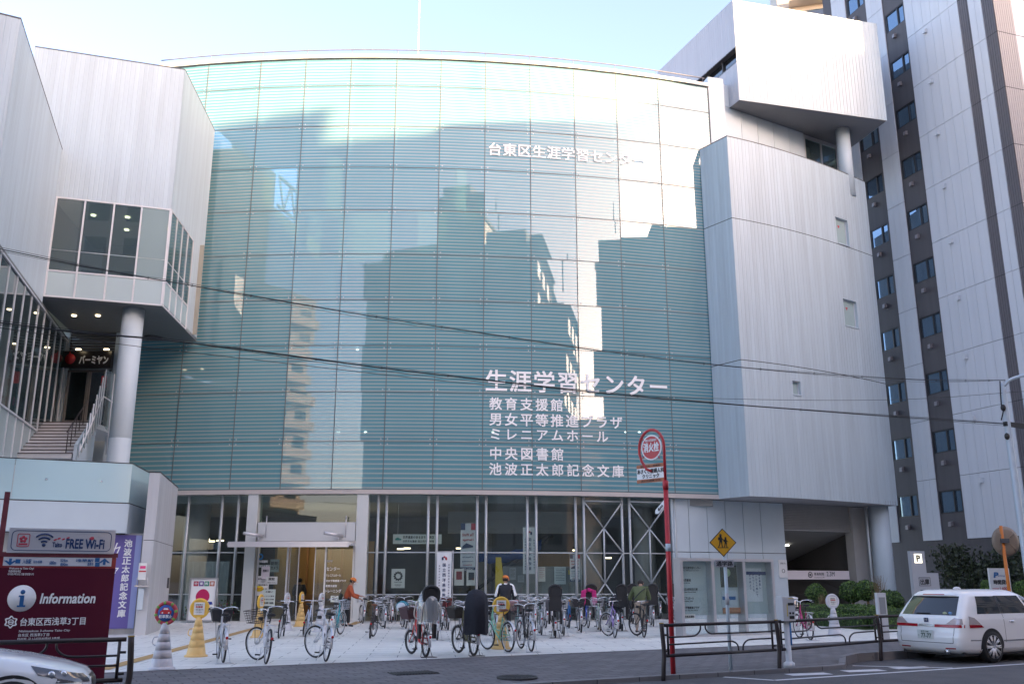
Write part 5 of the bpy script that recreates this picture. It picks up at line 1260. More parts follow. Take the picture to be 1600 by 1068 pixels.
# ------------------------------------------------------------------ sign cones
def cone(label, px, py, rz, colr, face, h=.80, kind='sheet', sc_=1.0):
    p = atZ(px, py); t = thing('sign_cone', label, 'sign cone', (p.x, p.y, .15), rz, 'plastic sign cones on the square')
    g = MB()
    prof = [(.245, 0), (.245, .03), (.20, .05)]
    for k in range(5):
        z0 = .06 + (h - .08) * k / 5; z1 = .06 + (h - .08) * (k + 1) / 5; r0 = .20 - .135 * k / 5; r1 = .20 - .135 * (k + 1) / 5
        prof += [(r0, z0), (r1 + .004, z1 - .012), (r1 - .006, z1)]
    prof += [(.055, h), (.05, h + .02)]
    g.lathe(prof, 22); g.tube(bez([(-.13, -.02, .42), (-.20, -.02, .46), (-.18, -.02, .56), (-.10, -.02, .58)]), .012, 6)
    g.build('cone', mat('cone_' + colr, {'yellow': (.76, .50, .19), 'white': (.60, .60, .64)}[colr], .5, 0, .10, 4), t, True)
    Mz = Matrix.Translation((0, 0, h + .20))
    g = MB(); g.ring(.185, .035, 26, 8, 0, Mz); g.lathe([(.18, -.02), (.18, .02)], 26, 0, Mz @ Matrix.Rotation(R(90), 4, 'X'), False); hd = g.build('sign_ring', mat('ring_' + face, {'yellow': (.78, .46, .06), 'white': (.58, .58, .62), 'red': (.50, .06, .08)}[face], .45), t, True)
    Mt = frame((0, -.024, h + .20), 0)
    if kind == 'sheet':
        g = MB(); g.box(-.115, .115, -.034, -.022, h + .07, h + .33); g.build('notice_sheet', PAPER, hd, True)
        g = MB(); Mt = frame((0, -.036, h + .20), 0); g.text('自転車は', Mt @ Matrix.Translation((0, .07, 0)), .15, .026, bold=.02, align='C'); g.text('一列に並べて', Mt @ Matrix.Translation((0, -.04, 0)), .19, .03, bold=.02, align='C'); g.text('ください', Mt @ Matrix.Translation((0, -.09, 0)), .13, .03, bold=.02, align='C'); g.build('lettering', INK, hd, True)
        g = MB(); g.text('駐輪場', Mt @ Matrix.Translation((0, .015, 0)), .15, .04, bold=.03, align='C'); g.build('lettering', RED, hd, True)
    else:
        g = MB(); g.lathe([(.15, 0), (.15, .004)], 24, 0, Mt @ Matrix.Translation((0, 0, .002))); g.build('blue_face', mat('sign_blue', (.03, .12, .42), .5), hd, True)
        g = MB(); Mc = Mt @ Matrix.Translation((0, .035, .010)); g.prism([(-.10, -.05), (.10, -.05), (.11, 0), (.07, .02), (.045, .065), (-.045, .065), (-.07, .02), (-.11, 0)], 0, .004, 0, Mc); g.build('car_figure', mat('sign_red', (.62, .03, .04), .5), hd, True)
        g = MB(); g.prism([(-.05, .025), (.05, .025), (.035, .055), (-.035, .055)], .005, .008, 0, Mc)
        for x in (-.06, .06): g.lathe([(.015, 0), (.015, .008)], 10, 0, Mc @ Matrix.Translation((x, -.03, 0)))
        g.text('駐車禁止', Mt @ Matrix.Translation((0, -.09, .006)), .24, .06, bold=.03, align='C'); g.build('lettering', WINK, hd, True)
        g = MB()
        for k in range(8):
            a = R(45 * k + 10); g.ring(.19, .036, 40, 6, 0, Mz) if False else g.ball((.187 * math.cos(a), -.02, h + .2 + .187 * math.sin(a)), .035, .02, .035, 8)
        g.build('green_reflector', mat('reflector_green', (.20, .42, .08), .4), hd, True)
    return t
cone('grey plastic cone with a round no parking sign showing a red car', 252, 1045, 0, 'white', 'red', kind='car')
cone('yellow cone with a paper notice in its ring beside the silver bicycle', 306, 1025, 0, 'yellow', 'yellow')
cone('yellow cone turned edge on behind the turned wire basket', 404, 995, R(82), 'yellow', 'yellow')
cone('white cone turned edge on behind the black and white bicycle', 446, 984, R(80), 'white', 'white')
cone('yellow cone turned edge on in front of the sliding doors', 469, 978, R(82), 'yellow', 'yellow')
cone('white cone turned edge on between the doors and the white bicycle', 500, 986, R(80), 'white', 'white')
cone('yellow ringed cone with a notice behind the mint green bicycle', 783, 1013, R(5), 'yellow', 'yellow')
cone('white ringed cone with a notice standing beyond the guardrail by the hedge', 1305, 993, R(10), 'white', 'white')
p = atZ(611, 968); t = MB(); t.lathe([(.14, 0), (.14, .03), (.10, .04), (.03, .62), (.02, .64)], 16, 0, Matrix.Translation((p.x, p.y, .15))); t.build('traffic_cone', RED, label='plain red traffic cone among the bicycles at the back', cat='traffic cone')
# ------------------------------------------------------------------ guardrails
def guardrail(name_label, pts, endcurve=False):
    t = thing('guardrail', name_label, 'guardrail', (pts[0].x, pts[0].y, .08))
    for p in pts:
        g = MB(); d = Vector((0, 0))
        g.tube(bez([(p.x, p.y, .0), (p.x + .01, p.y - .02, .25), (p.x + .03, p.y + .0, .5), (p.x, p.y, .98)], 4), .042, 10); g.tube([(p.x, p.y, .98), (p.x, p.y, .995)], .046, 10, 1); g.build('post', [BLACKM, mat('ochre_cap', (.35, .24, .05), .6)], t)
    for a, b in zip(pts, pts[1:]):
        a2, b2 = Vector((a.x, a.y)), Vector((b.x, b.y)); d = (b2 - a2).normalized(); L = (b2 - a2).length
        def P(x, z): q = a2 + d * x; return (q.x, q.y, z + .08)
        g = MB(); g.tube([P(.06, .87), P(L - .06, .87)], .03, 8); g.tube([P(.06, .34), P(L - .06, .34)], .03, 8); g.build('rail', BLACKM, t)
        g = MB()
        for x in (.14, L - .14): g.tube([P(x, .34), P(x, .87)], .022, 7)
        g.tube(bez([P(.14, .66), P(L * .22, .66), P(L * .28, .68), P(L * .315, .76), P(L * .32, .86)], 4), .016, 6)
        g.tube(bez([P(L - .14, .69), P(L * .48, .69), P(L * .40, .70), P(L * .365, .77), P(L * .36, .86)], 4), .016, 6)
        g.tube(bez([P(.14, .53), P(L * .52, .54), P(L * .60, .53), P(L * .635, .46), P(L * .64, .35)], 4), .016, 6)
        g.tube(bez([P(L - .14, .56), P(L * .78, .56), P(L * .72, .54), P(L * .685, .46), P(L * .68, .35)], 4), .016, 6)
        g.tube([P(.05, .7), P(.14, .7)], .018, 6); g.tube([P(L - .05, .7), P(L - .14, .7)], .018, 6); g.tube([P(.05, .42), P(.14, .42)], .018, 6); g.tube([P(L - .05, .42), P(L - .14, .42)], .018, 6)
        g.build('rail_frame', BLACKM, t)
    return t
guardrail('dark brown guardrail with curved inner bars along the kerb beside the parked minivan', [Vector((2.72, 17.65)), Vector((5.25, 19.25)), Vector((8.3, 22.0)), Vector((11.2, 24.0))])
E0 = Vector((-5.28, 13.48)); guardrail('dark guardrail in front of the red information sign', [E0, E0 - Vector((CA, SA)) * 2.9, E0 - Vector((CA, SA)) * 5.8])
# ------------------------------------------------------------------ red information sign
MAR = mat('maroon_panel', (.085, .003, .02), .5, 0, .10, 2, spec=.3); BRT = mat('red_band', (.24, .014, .02), .35); SILVP = mat('silver_board', (.50, .50, .53), .35, .15, .05, 2); BLU = mat('sign_navy', (.02, .05, .15), .5); BLUB = mat('sign_blue_mid', (.02, .12, .32), .5)
IA = Vector((-6.5, 15.65)); IU = Vector((CA, SA)); IW = 1.72
IS = thing('information_sign', 'maroon city information sign with a white wireless board fixed across its top', 'information sign', (IA.x - IU.x * .85, IA.y - IU.y * .85, .1))
I0 = IA - IU * IW; MI = Matrix.Translation((I0.x, I0.y, 0)) @ Matrix.Rotation(STREET, 4, 'Z')
def isp(px, py): q = online(px, py, IA, IU); return (Vector((q.x, q.y)) - I0).dot(IU), q.z
g = MB(); g.box(-.25, IW, 0, .16, .05, 2.12, 0, MI); g.box(-.25, IW, -.006, 0, 1.93, 2.115, 1, MI); g.build('panel', [MAR, BRT], IS)
g = MB(); g.box(-.02, .06, .02, .1, 2.1, 3.1, 0, MI); g.box(-.1, IW + .02, -.02, .0, 2.1, 2.17, 0, MI); g.build('post', mat('worn_maroon', (.16, .03, .045), .6, 0, .5, 9), IS)
x0, z1 = isp(15, 824); x1, z0 = isp(177, 866)
g = MB(); g.box(x0, x1, -.045, -.02, z0 + .01, z1, 0, MI); wb_ = g.build('wireless_board', SILVP, IS)
def rrect(g, x0, x1, z0, z1, r, t, y, mi=0, M=MI):
    pts = []
    for cx, cz, a0 in ((x1 - r, z1 - r, 0), (x0 + r, z1 - r, 90), (x0 + r, z0 + r, 180), (x1 - r, z0 + r, 270)):
        for k in range(6): a = R(a0 + 18 * k); pts.append(M @ Vector((cx + r * math.cos(a), y, cz + r * math.sin(a))))
    g.tube(pts, t, 4, mi, True)
g = MB(); rrect(g, x0 + .05, x1 - .06, z0 + .05, z1 - .04, .07, .006, -.047)
def itext(g, s, pxa, pya, pxb, pyb, y=-.05, bold=.02, slant=0., mi=0):
    xa, za = isp(pxa, pyb); xb, zb = isp(pxb, pya); g.text(s, MI @ frame((xa, y, za), 0), xb - xa, zb - za, mi, bold, slant=slant)
itext(g, 'FREE Wi-Fi', 102, 843, 163, 856, -.047, .03); itext(g, 'Taito', 81, 847, 97, 854, -.047, .03)
xw, zw = isp(68, 851)
for rr in (.06, .115, .17): g.tube([MI @ Vector((xw + rr * math.cos(R(a)), -.05, zw + rr * math.sin(R(a)))) for a in range(45, 136, 15)], .014, 5)
g.lathe([(.028, 0), (.028, .004)], 12, 0, MI @ Matrix.Translation((xw, -.047, zw)) @ Matrix.Rotation(R(90), 4, 'X'))
g.build('lettering', BLU, wb_)
g = MB(); xa, za = isp(26, 853); xb, zb = isp(47, 834)
rrect(g, xa, xb, za, zb, .02, .007, -.047)
for k in range(5): a = R(72 * k + 90); g.lathe([(.024, 0), (.024, .004)], 8, 0, MI @ Matrix.Translation((xa + .08 + .035 * math.cos(a), -.046, zb - .08 + .035 * math.sin(a))) @ Matrix.Rotation(R(90), 4, 'X'))
g.box(xa + .02, xb - .02, -.049, -.046, za + .02, za + .05, 0, MI)
for k, (px, py) in enumerate(((86, 843), (92, 841), (99, 842), (106, 840), (143, 841))): xx, zz = isp(px, py); g.ball((0, 0, 0), .028 if k < 4 else .04, .004, .014 if k < 4 else .03, 8, 0, MI @ Matrix.Translation((xx, -.048, zz)) @ Matrix.Rotation(R(-25), 4, 'Y'))
g.build('red_mark', mat('stamp_red', (.45, .05, .08), .6), wb_, each=True)
xa, za = isp(4, 883); xb, zb = isp(175, 871)
g = MB(); g.box(xa, xb, -.012, -.006, za, zb, 0, MI); ds_ = g.build('direction_strip', mat('strip_white', (.62, .64, .68), .4), IS)
g = MB(); itext(g, '入谷駅', 35, 873, 49, 880, -.016); itext(g, '日比谷線', 52, 875, 66, 879, -.016); itext(g, '680m', 77, 876, 88, 881, -.016); itext(g, '525m', 94, 873, 106, 877, -.016); itext(g, '890m', 94, 879, 106, 883, -.016); itext(g, '浅草駅', 118, 873, 146, 877, -.016); itext(g, '浅草寺', 136, 878, 146, 883, -.016)
for px, sgn in ((16, -1), (163, 1)):
    xx, zz = isp(px, 877); g.prism([(-.09, -.02 * sgn), (0, .055 * sgn), (.09, -.02 * sgn), (.05, -.02 * sgn), (.02, .005 * sgn), (.02, -.05 * sgn), (-.02, -.05 * sgn), (-.02, .005 * sgn), (-.05, -.02 * sgn)][::sgn], 0, .004, 0, MI @ frame((xx, -.014, zz), 0))
for px, py in ((28, 876), (152, 874), (152, 881)): xx, zz = isp(px, py); g.box(xx - .035, xx + .035, -.016, -.013, zz - .035, zz + .03, 0, MI)
g.build_groups('lettering', [BLUB], ds_)
g = MB(); itext(g, 'Information', 62, 926, 149, 942, -.004, .025, slant=.12); itext(g, '台東区西浅草3丁目', 31, 963, 134, 977, -.004, .015); itext(g, 'Nishiasakusa 3-chome Taito City', 29, 982, 109, 988, -.004, .012, slant=.15); itext(g, '台东区 西浅草3丁目', 28, 988, 77, 994, -.004, .012); itext(g, '타이토 구 니시아사쿠사 3초메', 27, 994, 93, 1000, -.004, .012)
itext(g, 'Welcome to Taito City!', 14, 886, 53, 889.5, -.01, .012); itext(g, '欢迎来到台东区', 13, 890, 33, 893.5, -.01, .012); itext(g, '타이토구에 오신 것을 환영합니다', 12, 894.5, 53, 898, -.01, .012)
g.build_groups('lettering', [WINK], IS)
xi, zi = isp(34, 934)
g = MB(); g.lathe([(.20, 0), (.20, .004)], 32, 0, MI @ Matrix.Translation((xi, -.001, zi)) @ Matrix.Rotation(R(90), 4, 'X')); idc = g.build('white_disc', WINK, IS)
g = MB(); Mi = MI @ frame((xi, -.006, zi), 0); g.lathe([(.034, 0), (.034, .004)], 16, 0, Mi @ Matrix.Translation((.005, .095, 0)))
g.prism([(-.055, -.13), (.06, -.13), (.06, -.105), (.032, -.105), (.032, .045), (-.045, .045), (-.045, .022), (-.026, .022), (-.026, -.105), (-.055, -.105)], 0, .004, 0, Mi); g.build('lettering', BLUB, idc)
xe, ze = isp(17, 971); g = MB()
for k in range(6):
    a0, a1 = R(60 * k + 30), R(60 * k + 90); am = R(60 * k + 60)
    g.tube([MI @ Vector((xe + .09 * math.cos(a0), -.004, ze + .09 * math.sin(a0))), MI @ Vector((xe + .06 * math.cos(am), -.004, ze + .06 * math.sin(am))), MI @ Vector((xe + .09 * math.cos(a1), -.004, ze + .09 * math.sin(a1)))], .011, 4)
g.ring(.034, .009, 16, 4, 0, MI @ Matrix.Translation((xe, -.004, ze))); g.box(xe - .035, xe + .035, -.008, -.003, ze - .008, ze + .008, 0, MI); g.build('city_emblem', WINK, IS)
# ------------------------------------------------------------------ hydrant sign
HP = Vector((2.98, 18.13)); hs = thing('hydrant_sign', 'tall red hooped pole with a round fire hydrant sign and a clinic advertisement', 'hydrant sign', (HP.x, HP.y, .1))
HA = R(-47); hd_ = Vector((math.cos(HA), math.sin(HA)))
def hp(x, z): q = HP + hd_ * x; return (q.x, q.y, z)
zt = atY(1025, 668, 18.1).z; zc = atY(1024, 697, 18.2).z; rh = .31
g = MB(); g.tube([hp(0, .05), hp(0, 3.45)], .047, 12); g.tube([hp(0, 3.45), hp(0, 3.62)], .056, 12)
arcp = [hp(0, 3.6), hp(0, zc)] + [hp(-rh + rh * math.cos(R(a)), zc + (zt - zc) * math.sin(R(a))) for a in range(15, 181, 15)] + [hp(-2 * rh, zc - .1), hp(-2 * rh + .05, zc - .25), hp(-2 * rh + .17, zc - .42), hp(-2 * rh + .3, zc - .47)]
g.tube(arcp, .028, 8); g.build('pole', RED, hs)
g = MB(); g.tube([hp(0, 2.28), hp(0, 2.42)], .050, 12); g.build('white_band', WHITE2, hs)
MHs = frame((HP.x - hd_.x * rh, HP.y - hd_.y * rh, zc), HA)
g = MB(); g.lathe([(.25, -.01), (.25, .008)], 32, 0, MHs, False); pl = g.build('sign_plate', WINK, hs)
g = MB(); g.lathe([(.225, .0), (.225, .011)], 32, 0, MHs, False); rp = g.build('red_disc', RED, pl)
g = MB(); g.text('消火栓', MHs @ Matrix.Translation((0, -.085, .012)), .38, .18, bold=.03, align='C'); g.text('FIRE HYDRANT', MHs @ Matrix.Translation((0, .12, .012)), .29, .045, bold=.02, align='C'); g.build('lettering', WINK, rp)
g = MB()
for a in (40, 140, 220, 310):
    q0, q1 = (.24 * math.cos(R(a)), .24 * math.sin(R(a))), (.30 * math.cos(R(a)), .30 * math.sin(R(a))); g.tube([MHs @ Vector((*q0, 0)), MHs @ Vector((*q1, 0))], .012, 6)
g.build('bracket', RED, hs)
Mad = frame((HP.x - hd_.x * .70, HP.y - hd_.y * .70, 0), HA); za = atY(1040, 722, 18.13).z; zb_ = atY(1040, 751, 18.13).z
ORG = mat('orange_brown', (.42, .14, .06), .5); hh_ = za - zb_
g = MB(); g.box(0, .70, zb_, za, -.01, .005, 0, Mad); ad = g.build('clinic_board', WINK, hs)
g = MB(); g.box(0, .70, za - hh_ * .2, za, .006, .008, 0, Mad); g.box(0, .70, zb_, zb_ + hh_ * .2, .006, .008, 0, Mad); g.build('orange_band', ORG, ad)
g = MB(); g.text('あさくさ産婦人科', Mad @ Matrix.Translation((.35, zb_ + hh_ * .50, .006)), .66, hh_ * .25, bold=.03, align='C'); g.text('クリニック', Mad @ Matrix.Translation((.35, zb_ + hh_ * .24, .006)), .42, hh_ * .22, bold=.03, align='C')
g.text('産婦人科 一般産科', Mad @ Matrix.Translation((.35, za - hh_ * .16, .009)), .5, hh_ * .11, bold=.01, align='C'); g.text('消火栓標識 広告', Mad @ Matrix.Translation((.35, zb_ + hh_ * .05, .009)), .5, hh_ * .10, bold=.01, align='C'); g.build('lettering', INK, ad)
q = atY(1041, 782, 18.1); Ml = frame((HP.x, HP.y - .03, q.z), HA) @ Matrix.Rotation(R(40), 4, 'Z')
g = MB(); g.prism([(-.36, 0), (-.31, -.05), (-.03, -.05), (-.03, .05), (-.31, .05)], 0, .012, 0, Ml); ap = g.build('arrow_plate', WINK, hs)
g = MB(); g.text('6m', Ml @ Matrix.Translation((-.26, -.03, .013)), .14, .06, bold=.03); g.build('lettering', INK, ap)
# ------------------------------------------------------------------ school zone sign
SP_ = Vector((4.21, 18.85)); ss = thing('school_zone_sign', 'yellow diamond school crossing sign on a slim white post with a small name plate', 'traffic sign', (SP_.x, SP_.y, .08))
g = MB(); g.tube([(SP_.x, SP_.y, .05), (SP_.x, SP_.y, 2.45)], .035, 10); g.build('post', WHITE2, ss)
Ms = frame((SP_.x - .03, SP_.y - .045, 0), R(6)); zc = atY(1131, 847, 18.8).z; dd_ = .275
YEL = mat('sign_yellow', (.80, .40, .02), .4, 0, .05, 4)
g = MB(); g.prism([(-dd_, zc), (0, zc - dd_), (dd_, zc), (0, zc + dd_)], -.006, .006, 0, Ms); dp = g.build('diamond_plate', INK, ss)
g = MB(); k = dd_ - .022; g.prism([(-k, zc), (0, zc - k), (k, zc), (0, zc + k)], .007, .009, 0, Ms); k2 = dd_ + .0; g.build('yellow_face', YEL, dp)
g = MB()
def fig(x, z, s):
    g.lathe([(.030 * s, 0), (.030 * s, .003)], 12, 0, Ms @ Matrix.Translation((x, z + .155 * s, .010)))
    for poly in ([(-.035, .02), (.035, .01), (.03, .13), (-.03, .13)], [(-.035, .02), (.0, .02), (-.02, -.06), (-.055, -.12), (-.075, -.12), (-.04, -.05)], [(.0, .02), (.035, .02), (.035, -.05), (.045, -.12), (.02, -.12), (.015, -.05)], [(-.065, .05), (-.03, .05), (-.03, .12), (-.06, .12)], [(.025, .12), (.03, .10), (.085, .05), (.075, .04), (.02, .08)], [(-.04, .185), (.045, .18), (.02, .19), (-.01, .2)]):
        cx_ = sum(p[0] * q[1] - q[0] * p[1] for p, q in zip(poly, poly[1:] + poly[:1])); poly = poly if cx_ > 0 else poly[::-1]
        g.prism([(x + p[0] * s, z + p[1] * s) for p in poly], .010, .013, 0, Ms)
fig(-.045, zc + .005, .82); fig(.055, zc - .02, .66); g.box(-.12, .11, zc - .105, zc - .095, .010, .013, 0, Ms); g.build('children_figure', INK, dp)
zp = atY(1132, 880, 18.8).z
g = MB(); g.box(-.18, .19, zp - .065, zp + .07, .0, .012, 0, Ms); np_ = g.build('name_plate', mat('grey_plate', (.44, .44, .48), .5), ss)
g = MB(); g.text('通学路', Ms @ Matrix.Translation((.005, zp - .045, .013)), .33, .095, bold=.02, align='C'); g.build('lettering', INK, np_)
g = MB(); g.text('注意', Ms @ Matrix.Translation((.03, 1.35, .05)), .06, .05, bold=.02, align='C'); g.tube([(SP_.x, SP_.y, 1.28), (SP_.x, SP_.y, 1.5)], .037, 10); g.build('sticker', mat('grey_sticker', (.5, .5, .52), .6), ss)
# ------------------------------------------------------------------ parking meter, light post, steel bin
p = Vector((5.50, 19.42)); pm = thing('parking_meter', 'boxy grey parking meter with yellow stickers on a round pedestal post', 'parking meter', (p.x, p.y, .08))
Mp = Matrix.Translation((p.x, p.y, 0)) @ Matrix.Rotation(R(20), 4, 'Z')
g = MB(); g.lathe([(.11, .07), (.11, .16), (.075, .18), (.06, .2), (.06, .98)], 14, 0, Mp); g.build('post', STEELW, pm)
g = MB(); g.box(-.14, .14, -.12, .12, .96, 1.36, 0, Mp); g.prism([(-.14, -.12), (.14, -.12), (.14, .12), (-.14, .12)], 1.36, 1.40, 0, Mp); g.box(-.13, .13, -.08, .12, 1.40, 1.43, 0, Mp); hb_ = g.build('meter_head', mat('meter_grey', (.55, .56, .58), .4), pm)
g = MB(); g.box(-.02, .12, -.126, -.12, 1.26, 1.31, 0, Mp); g.box(.0, .11, -.126, -.12, 1.0, 1.06, 0, Mp); g.box(-.0, .04, -.126, -.12, 1.09, 1.13, 0, Mp); g.box(.07, .11, -.126, -.12, 1.09, 1.13, 0, Mp); g.build('slot', INK, hb_)
g = MB(); g.box(-.05, -.035, -.126, -.12, 1.05, 1.28, 0, Mp); g.box(-.0, .12, -.126, -.12, 1.385, 1.40, 0, Mp); g.build('yellow_sticker', mat('sticker_yellow', (.65, .5, .05), .5), hb_)
g = MB(); g.tube([Mp @ Vector((.05, -.05, .5)), Mp @ Vector((.05, -.05, .93))], .018, 6); g.build('blue_tape', mat('tape_blue', (.05, .2, .5), .5), pm)
p = atZ(1382, 1000); g = MB(); t = thing('light_post', 'short white slab shaped light post behind the guardrail', 'light post', (p.x, p.y, .15))
Mq = Matrix.Translation((p.x, p.y, 0)) @ Matrix.Rotation(R(10), 4, 'Z'); g.box(-.13, .13, -.07, .07, .15, 1.42, 0, Mq); g.build('body', STEELW, t)
g = MB(); g.box(-.09, .09, -.078, -.071, .85, 1.3, 0, Mq); g.build('lens', mat('lens_grey', (.30, .32, .34), .2), t)
p = atZ(1243, 986); t = thing('ash_bin', 'slim stainless steel cylinder bin behind the magenta bicycle', 'bin', (p.x, p.y, .15)); Mq = Matrix.Translation((p.x, p.y, .15))
g = MB(); g.lathe([(.15, 0), (.15, .98), (.14, 1.0)], 18, 0, Mq); g.build('body', CHROME, t); g = MB(); g.lathe([(.13, 1.0), (.16, 1.01), (.16, 1.06), (.05, 1.1)], 18, 0, Mq); g.build('lid', ALU, t)
# ------------------------------------------------------------------ sign cabinet
CA0 = Vector((4.99, 28.31)); cu_ = Vector((CA, SA)); Mcb = Matrix.Translation((CA0.x, CA0.y, 0)) @ Matrix.Rotation(STREET, 4, 'Z')
def cx_at(px, py=930): q = online(px, py, CA0, cu_); return (Vector((q.x, q.y)) - CA0).dot(cu_)
sc_t = thing('sign_cabinet', 'three bay glazed metal sign cabinet in front of the white panel wall', 'sign cabinet', (CA0.x + 1.5, CA0.y + .8, .15))
ctop = online(1068, 871, CA0, cu_).z; bx = [0, cx_at(1114), cx_at(1163), cx_at(1208)]
g = MB()
for x in bx: g.box(x - .05, x + .05, -.06, .28, .15, ctop, 0, Mcb)
for a, b in zip(bx, bx[1:]): g.box(a + .05, b - .05, -.06, .28, ctop - .09, ctop, 0, Mcb); g.box(a + .05, b - .05, -.05, .28, .15, .22, 0, Mcb)
g.build('frame', ALU, sc_t)
CABGL = glassmat('cabinet_glass', (.93, .96, .96), .02, .97, (.3, .35, .35))
BRD = mat('teal_grey_board', (.42, .52, .54), .4, 0, .06, 1.5)
for i, (a, b) in enumerate(zip(bx, bx[1:])):
    g = MB(); g.box(a + .05, b - .05, .20, .22, .75, ctop - .09, 0, Mcb); bd = g.build('back_board', BRD, sc_t)
    g = MB(); g.box(a + .05, b - .05, -.02, -.01, .22, ctop - .09, 0, Mcb); g.build('pane', CABGL, sc_t)
    def ct(g, s, fx, z, w, h, al='L', bold=.015): g.text(s, Mcb @ frame((a + .05 + (b - a - .1) * fx, .195, z), 0), w, h, bold=bold, align=al)
    if i == 0:
        g = MB()
        for s, e, z, k in (('台東区生涯学習センター', 'Taito City Lifelong Learning Center', ctop - .32, 1.0), ('中央図書館', 'Central Library', ctop - .68, .5), ('池波正太郎記念文庫', 'Ikenami Shotaro Memorial Museum', ctop - .94, .8), ('ミレニアムホール', 'Millennium Hall', ctop - 1.2, .6), ('男女平等推進プラザ', 'Gender Equality Plaza', ctop - 1.47, .85)): ct(g, s, .07, z, .80 * k, .075); ct(g, e, .07, z - .06, .80 * k * .9, .035)
        g.build('lettering', INK, bd)
        g = MB(); g.box(a + .15, a + .62, .17, .19, ctop - 1.74, ctop - 1.62, 0, Mcb); pl_ = g.build('name_slip', PAPER, bd)
        g = MB(); g.text('教育支援館', Mcb @ frame((a + .385, .165, ctop - 1.71), 0), .36, .06, bold=.02, align='C'); g.build('lettering', INK, pl_)
    elif i == 1:
        g = MB(); g.box(a + .5, b - .09, .18, .2, ctop - .85, ctop - .2, 0, Mcb); mp_ = g.build('area_map', mat('map_dark', (.05, .07, .055), .6, 0, .6, 9), bd)
        g = MB(); g.lathe([(.12, 0), (.12, .005)], 16, 0, Mcb @ frame(((a + b) / 2 + .15, .175, ctop - .42), 0)); g.build('map_centre', mat('map_green', (.35, .5, .3), .6), mp_)
        g = MB(); g.box(a + .5, b - .12, .18, .2, ctop - 1.55, ctop - .95, 0, Mcb); ps = g.build('poster', mat('pale_blue_paper', (.45, .56, .62), .6), bd)
        g = MB(); g.box(a + .52, b - .2, .17, .179, ctop - 1.22, ctop - 1.12, 0, Mcb); g.build('blue_bar', BLUB, ps)
        g = MB(); g.box(a + .5, b - .05, .15, .17, ctop - 1.62, ctop - 1.45, 0, Mcb); g.build('card', mat('card_brown', (.42, .22, .12), .7), ps)
    else:
        g = MB(); g.box(a + .2, b - .26, .18, .2, ctop - 1.28, ctop - .28, 0, Mcb); ps = g.build('poster', mat('pale_blue_poster', (.58, .66, .70), .6, 0, .1, 14), bd)
        g = MB()
        for k, s in enumerate(('人権を尊重し', '一人ひとり輝いて', 'まちづくりを', 'すすめよう')):
            for j, ch in enumerate(s): g.text(ch, Mcb @ frame((b - .36 - .13 * k, .175, ctop - .42 - .095 * j - .04 * k), 0), None, .07, bold=.015, align='C')
        g.build('lettering', BLU, ps)
# ------------------------------------------------------------------ flags, posters and boards in the lobby
def flag(label, pxl, pxr, pyt, pyb, out, fn, col=WINK, mirror=False, grp='hanging banner flags'):
    a = onarc(pxl, pyt, out); b = onarc(pxr, pyt, out); z0 = onarc(pxl, pyb, out).z; z1 = a.z
    d = Vector((b.x - a.x, b.y - a.y)); L = d.length; t = thing('banner_flag', label, 'flag', ((a.x + b.x) / 2, (a.y + b.y) / 2, z0 - .1), 0, grp)
    M = Matrix.Translation((a.x, a.y, 0)) @ Matrix.Rotation(math.atan2(d.y, d.x), 4, 'Z')
    g = MB(); g.tube([M @ Vector((L + .05, .02, .2)), M @ Vector((L + .05, .02, z1 + .08))], .018, 6); g.tube([M @ Vector((-.04, .02, z1 + .03)), M @ Vector((L + .08, .02, z1 + .03))], .012, 5); g.build('pole', ALU, t)
    g = MB(); n = 8; vs = []; fs = []
    for i in range(n + 1):
        for z in (z0, z1): vs.append(M @ Vector((L * i / n, .012 * math.sin(i * 1.3), z)))
    fs = [(2 * i, 2 * i + 2, 2 * i + 3, 2 * i + 1) for i in range(n)]; g.add(vs, fs, 0, True); c = g.build('cloth', col, t)
    Mt = M @ frame((0, -.02, z0), 0)
    if mirror: Mt = Mt @ Matrix.Translation((L, 0, 0)) @ Matrix.Diagonal((-1, 1, 1, 1))
    fn(c, Mt, L, z1 - z0)
FLB = mat('flag_white', (.66, .70, .74), .7); NAVY = mat('flag_navy', (.035, .06, .14), .7); FRED = mat('flag_red', (.45, .06, .08), .7)
def museum(c, M, w, h):
    g = MB()
    for i, ch in enumerate('国立西洋美術館'): g.text(ch, M @ Matrix.Translation((w * .5, h * (.70 - .103 * i), 0)), None, h * .068, bold=.015, align='C')
    for i, ch in enumerate('世界遺産のあるまち台東区'): g.text(ch, M @ Matrix.Translation((w * .82, h * (.72 - .058 * i), 0)), None, h * .034, bold=.01, align='C')
    for i, ch in enumerate('祝世界文化遺産登録決定'): g.text(ch, M @ Matrix.Translation((w * .18, h * (.70 - .058 * i), 0)), None, h * .030, bold=.01, align='C')
    g.build('lettering', NAVY, c)
    g = MB()
    for dx, dz, m_ in ((-.07, 0, 0), (.07, 0, 1), (0, .05, 1), (-.07, -.06, 0), (.08, -.06, 1)): g.lathe([(w * .07, 0), (w * .07, .004)], 10, m_, M @ Matrix.Translation((w * (.5 + dx * 1.6), h * .88 + dz * h * .4, .002)))
    g.build('emblem', [NAVY, FRED], c)
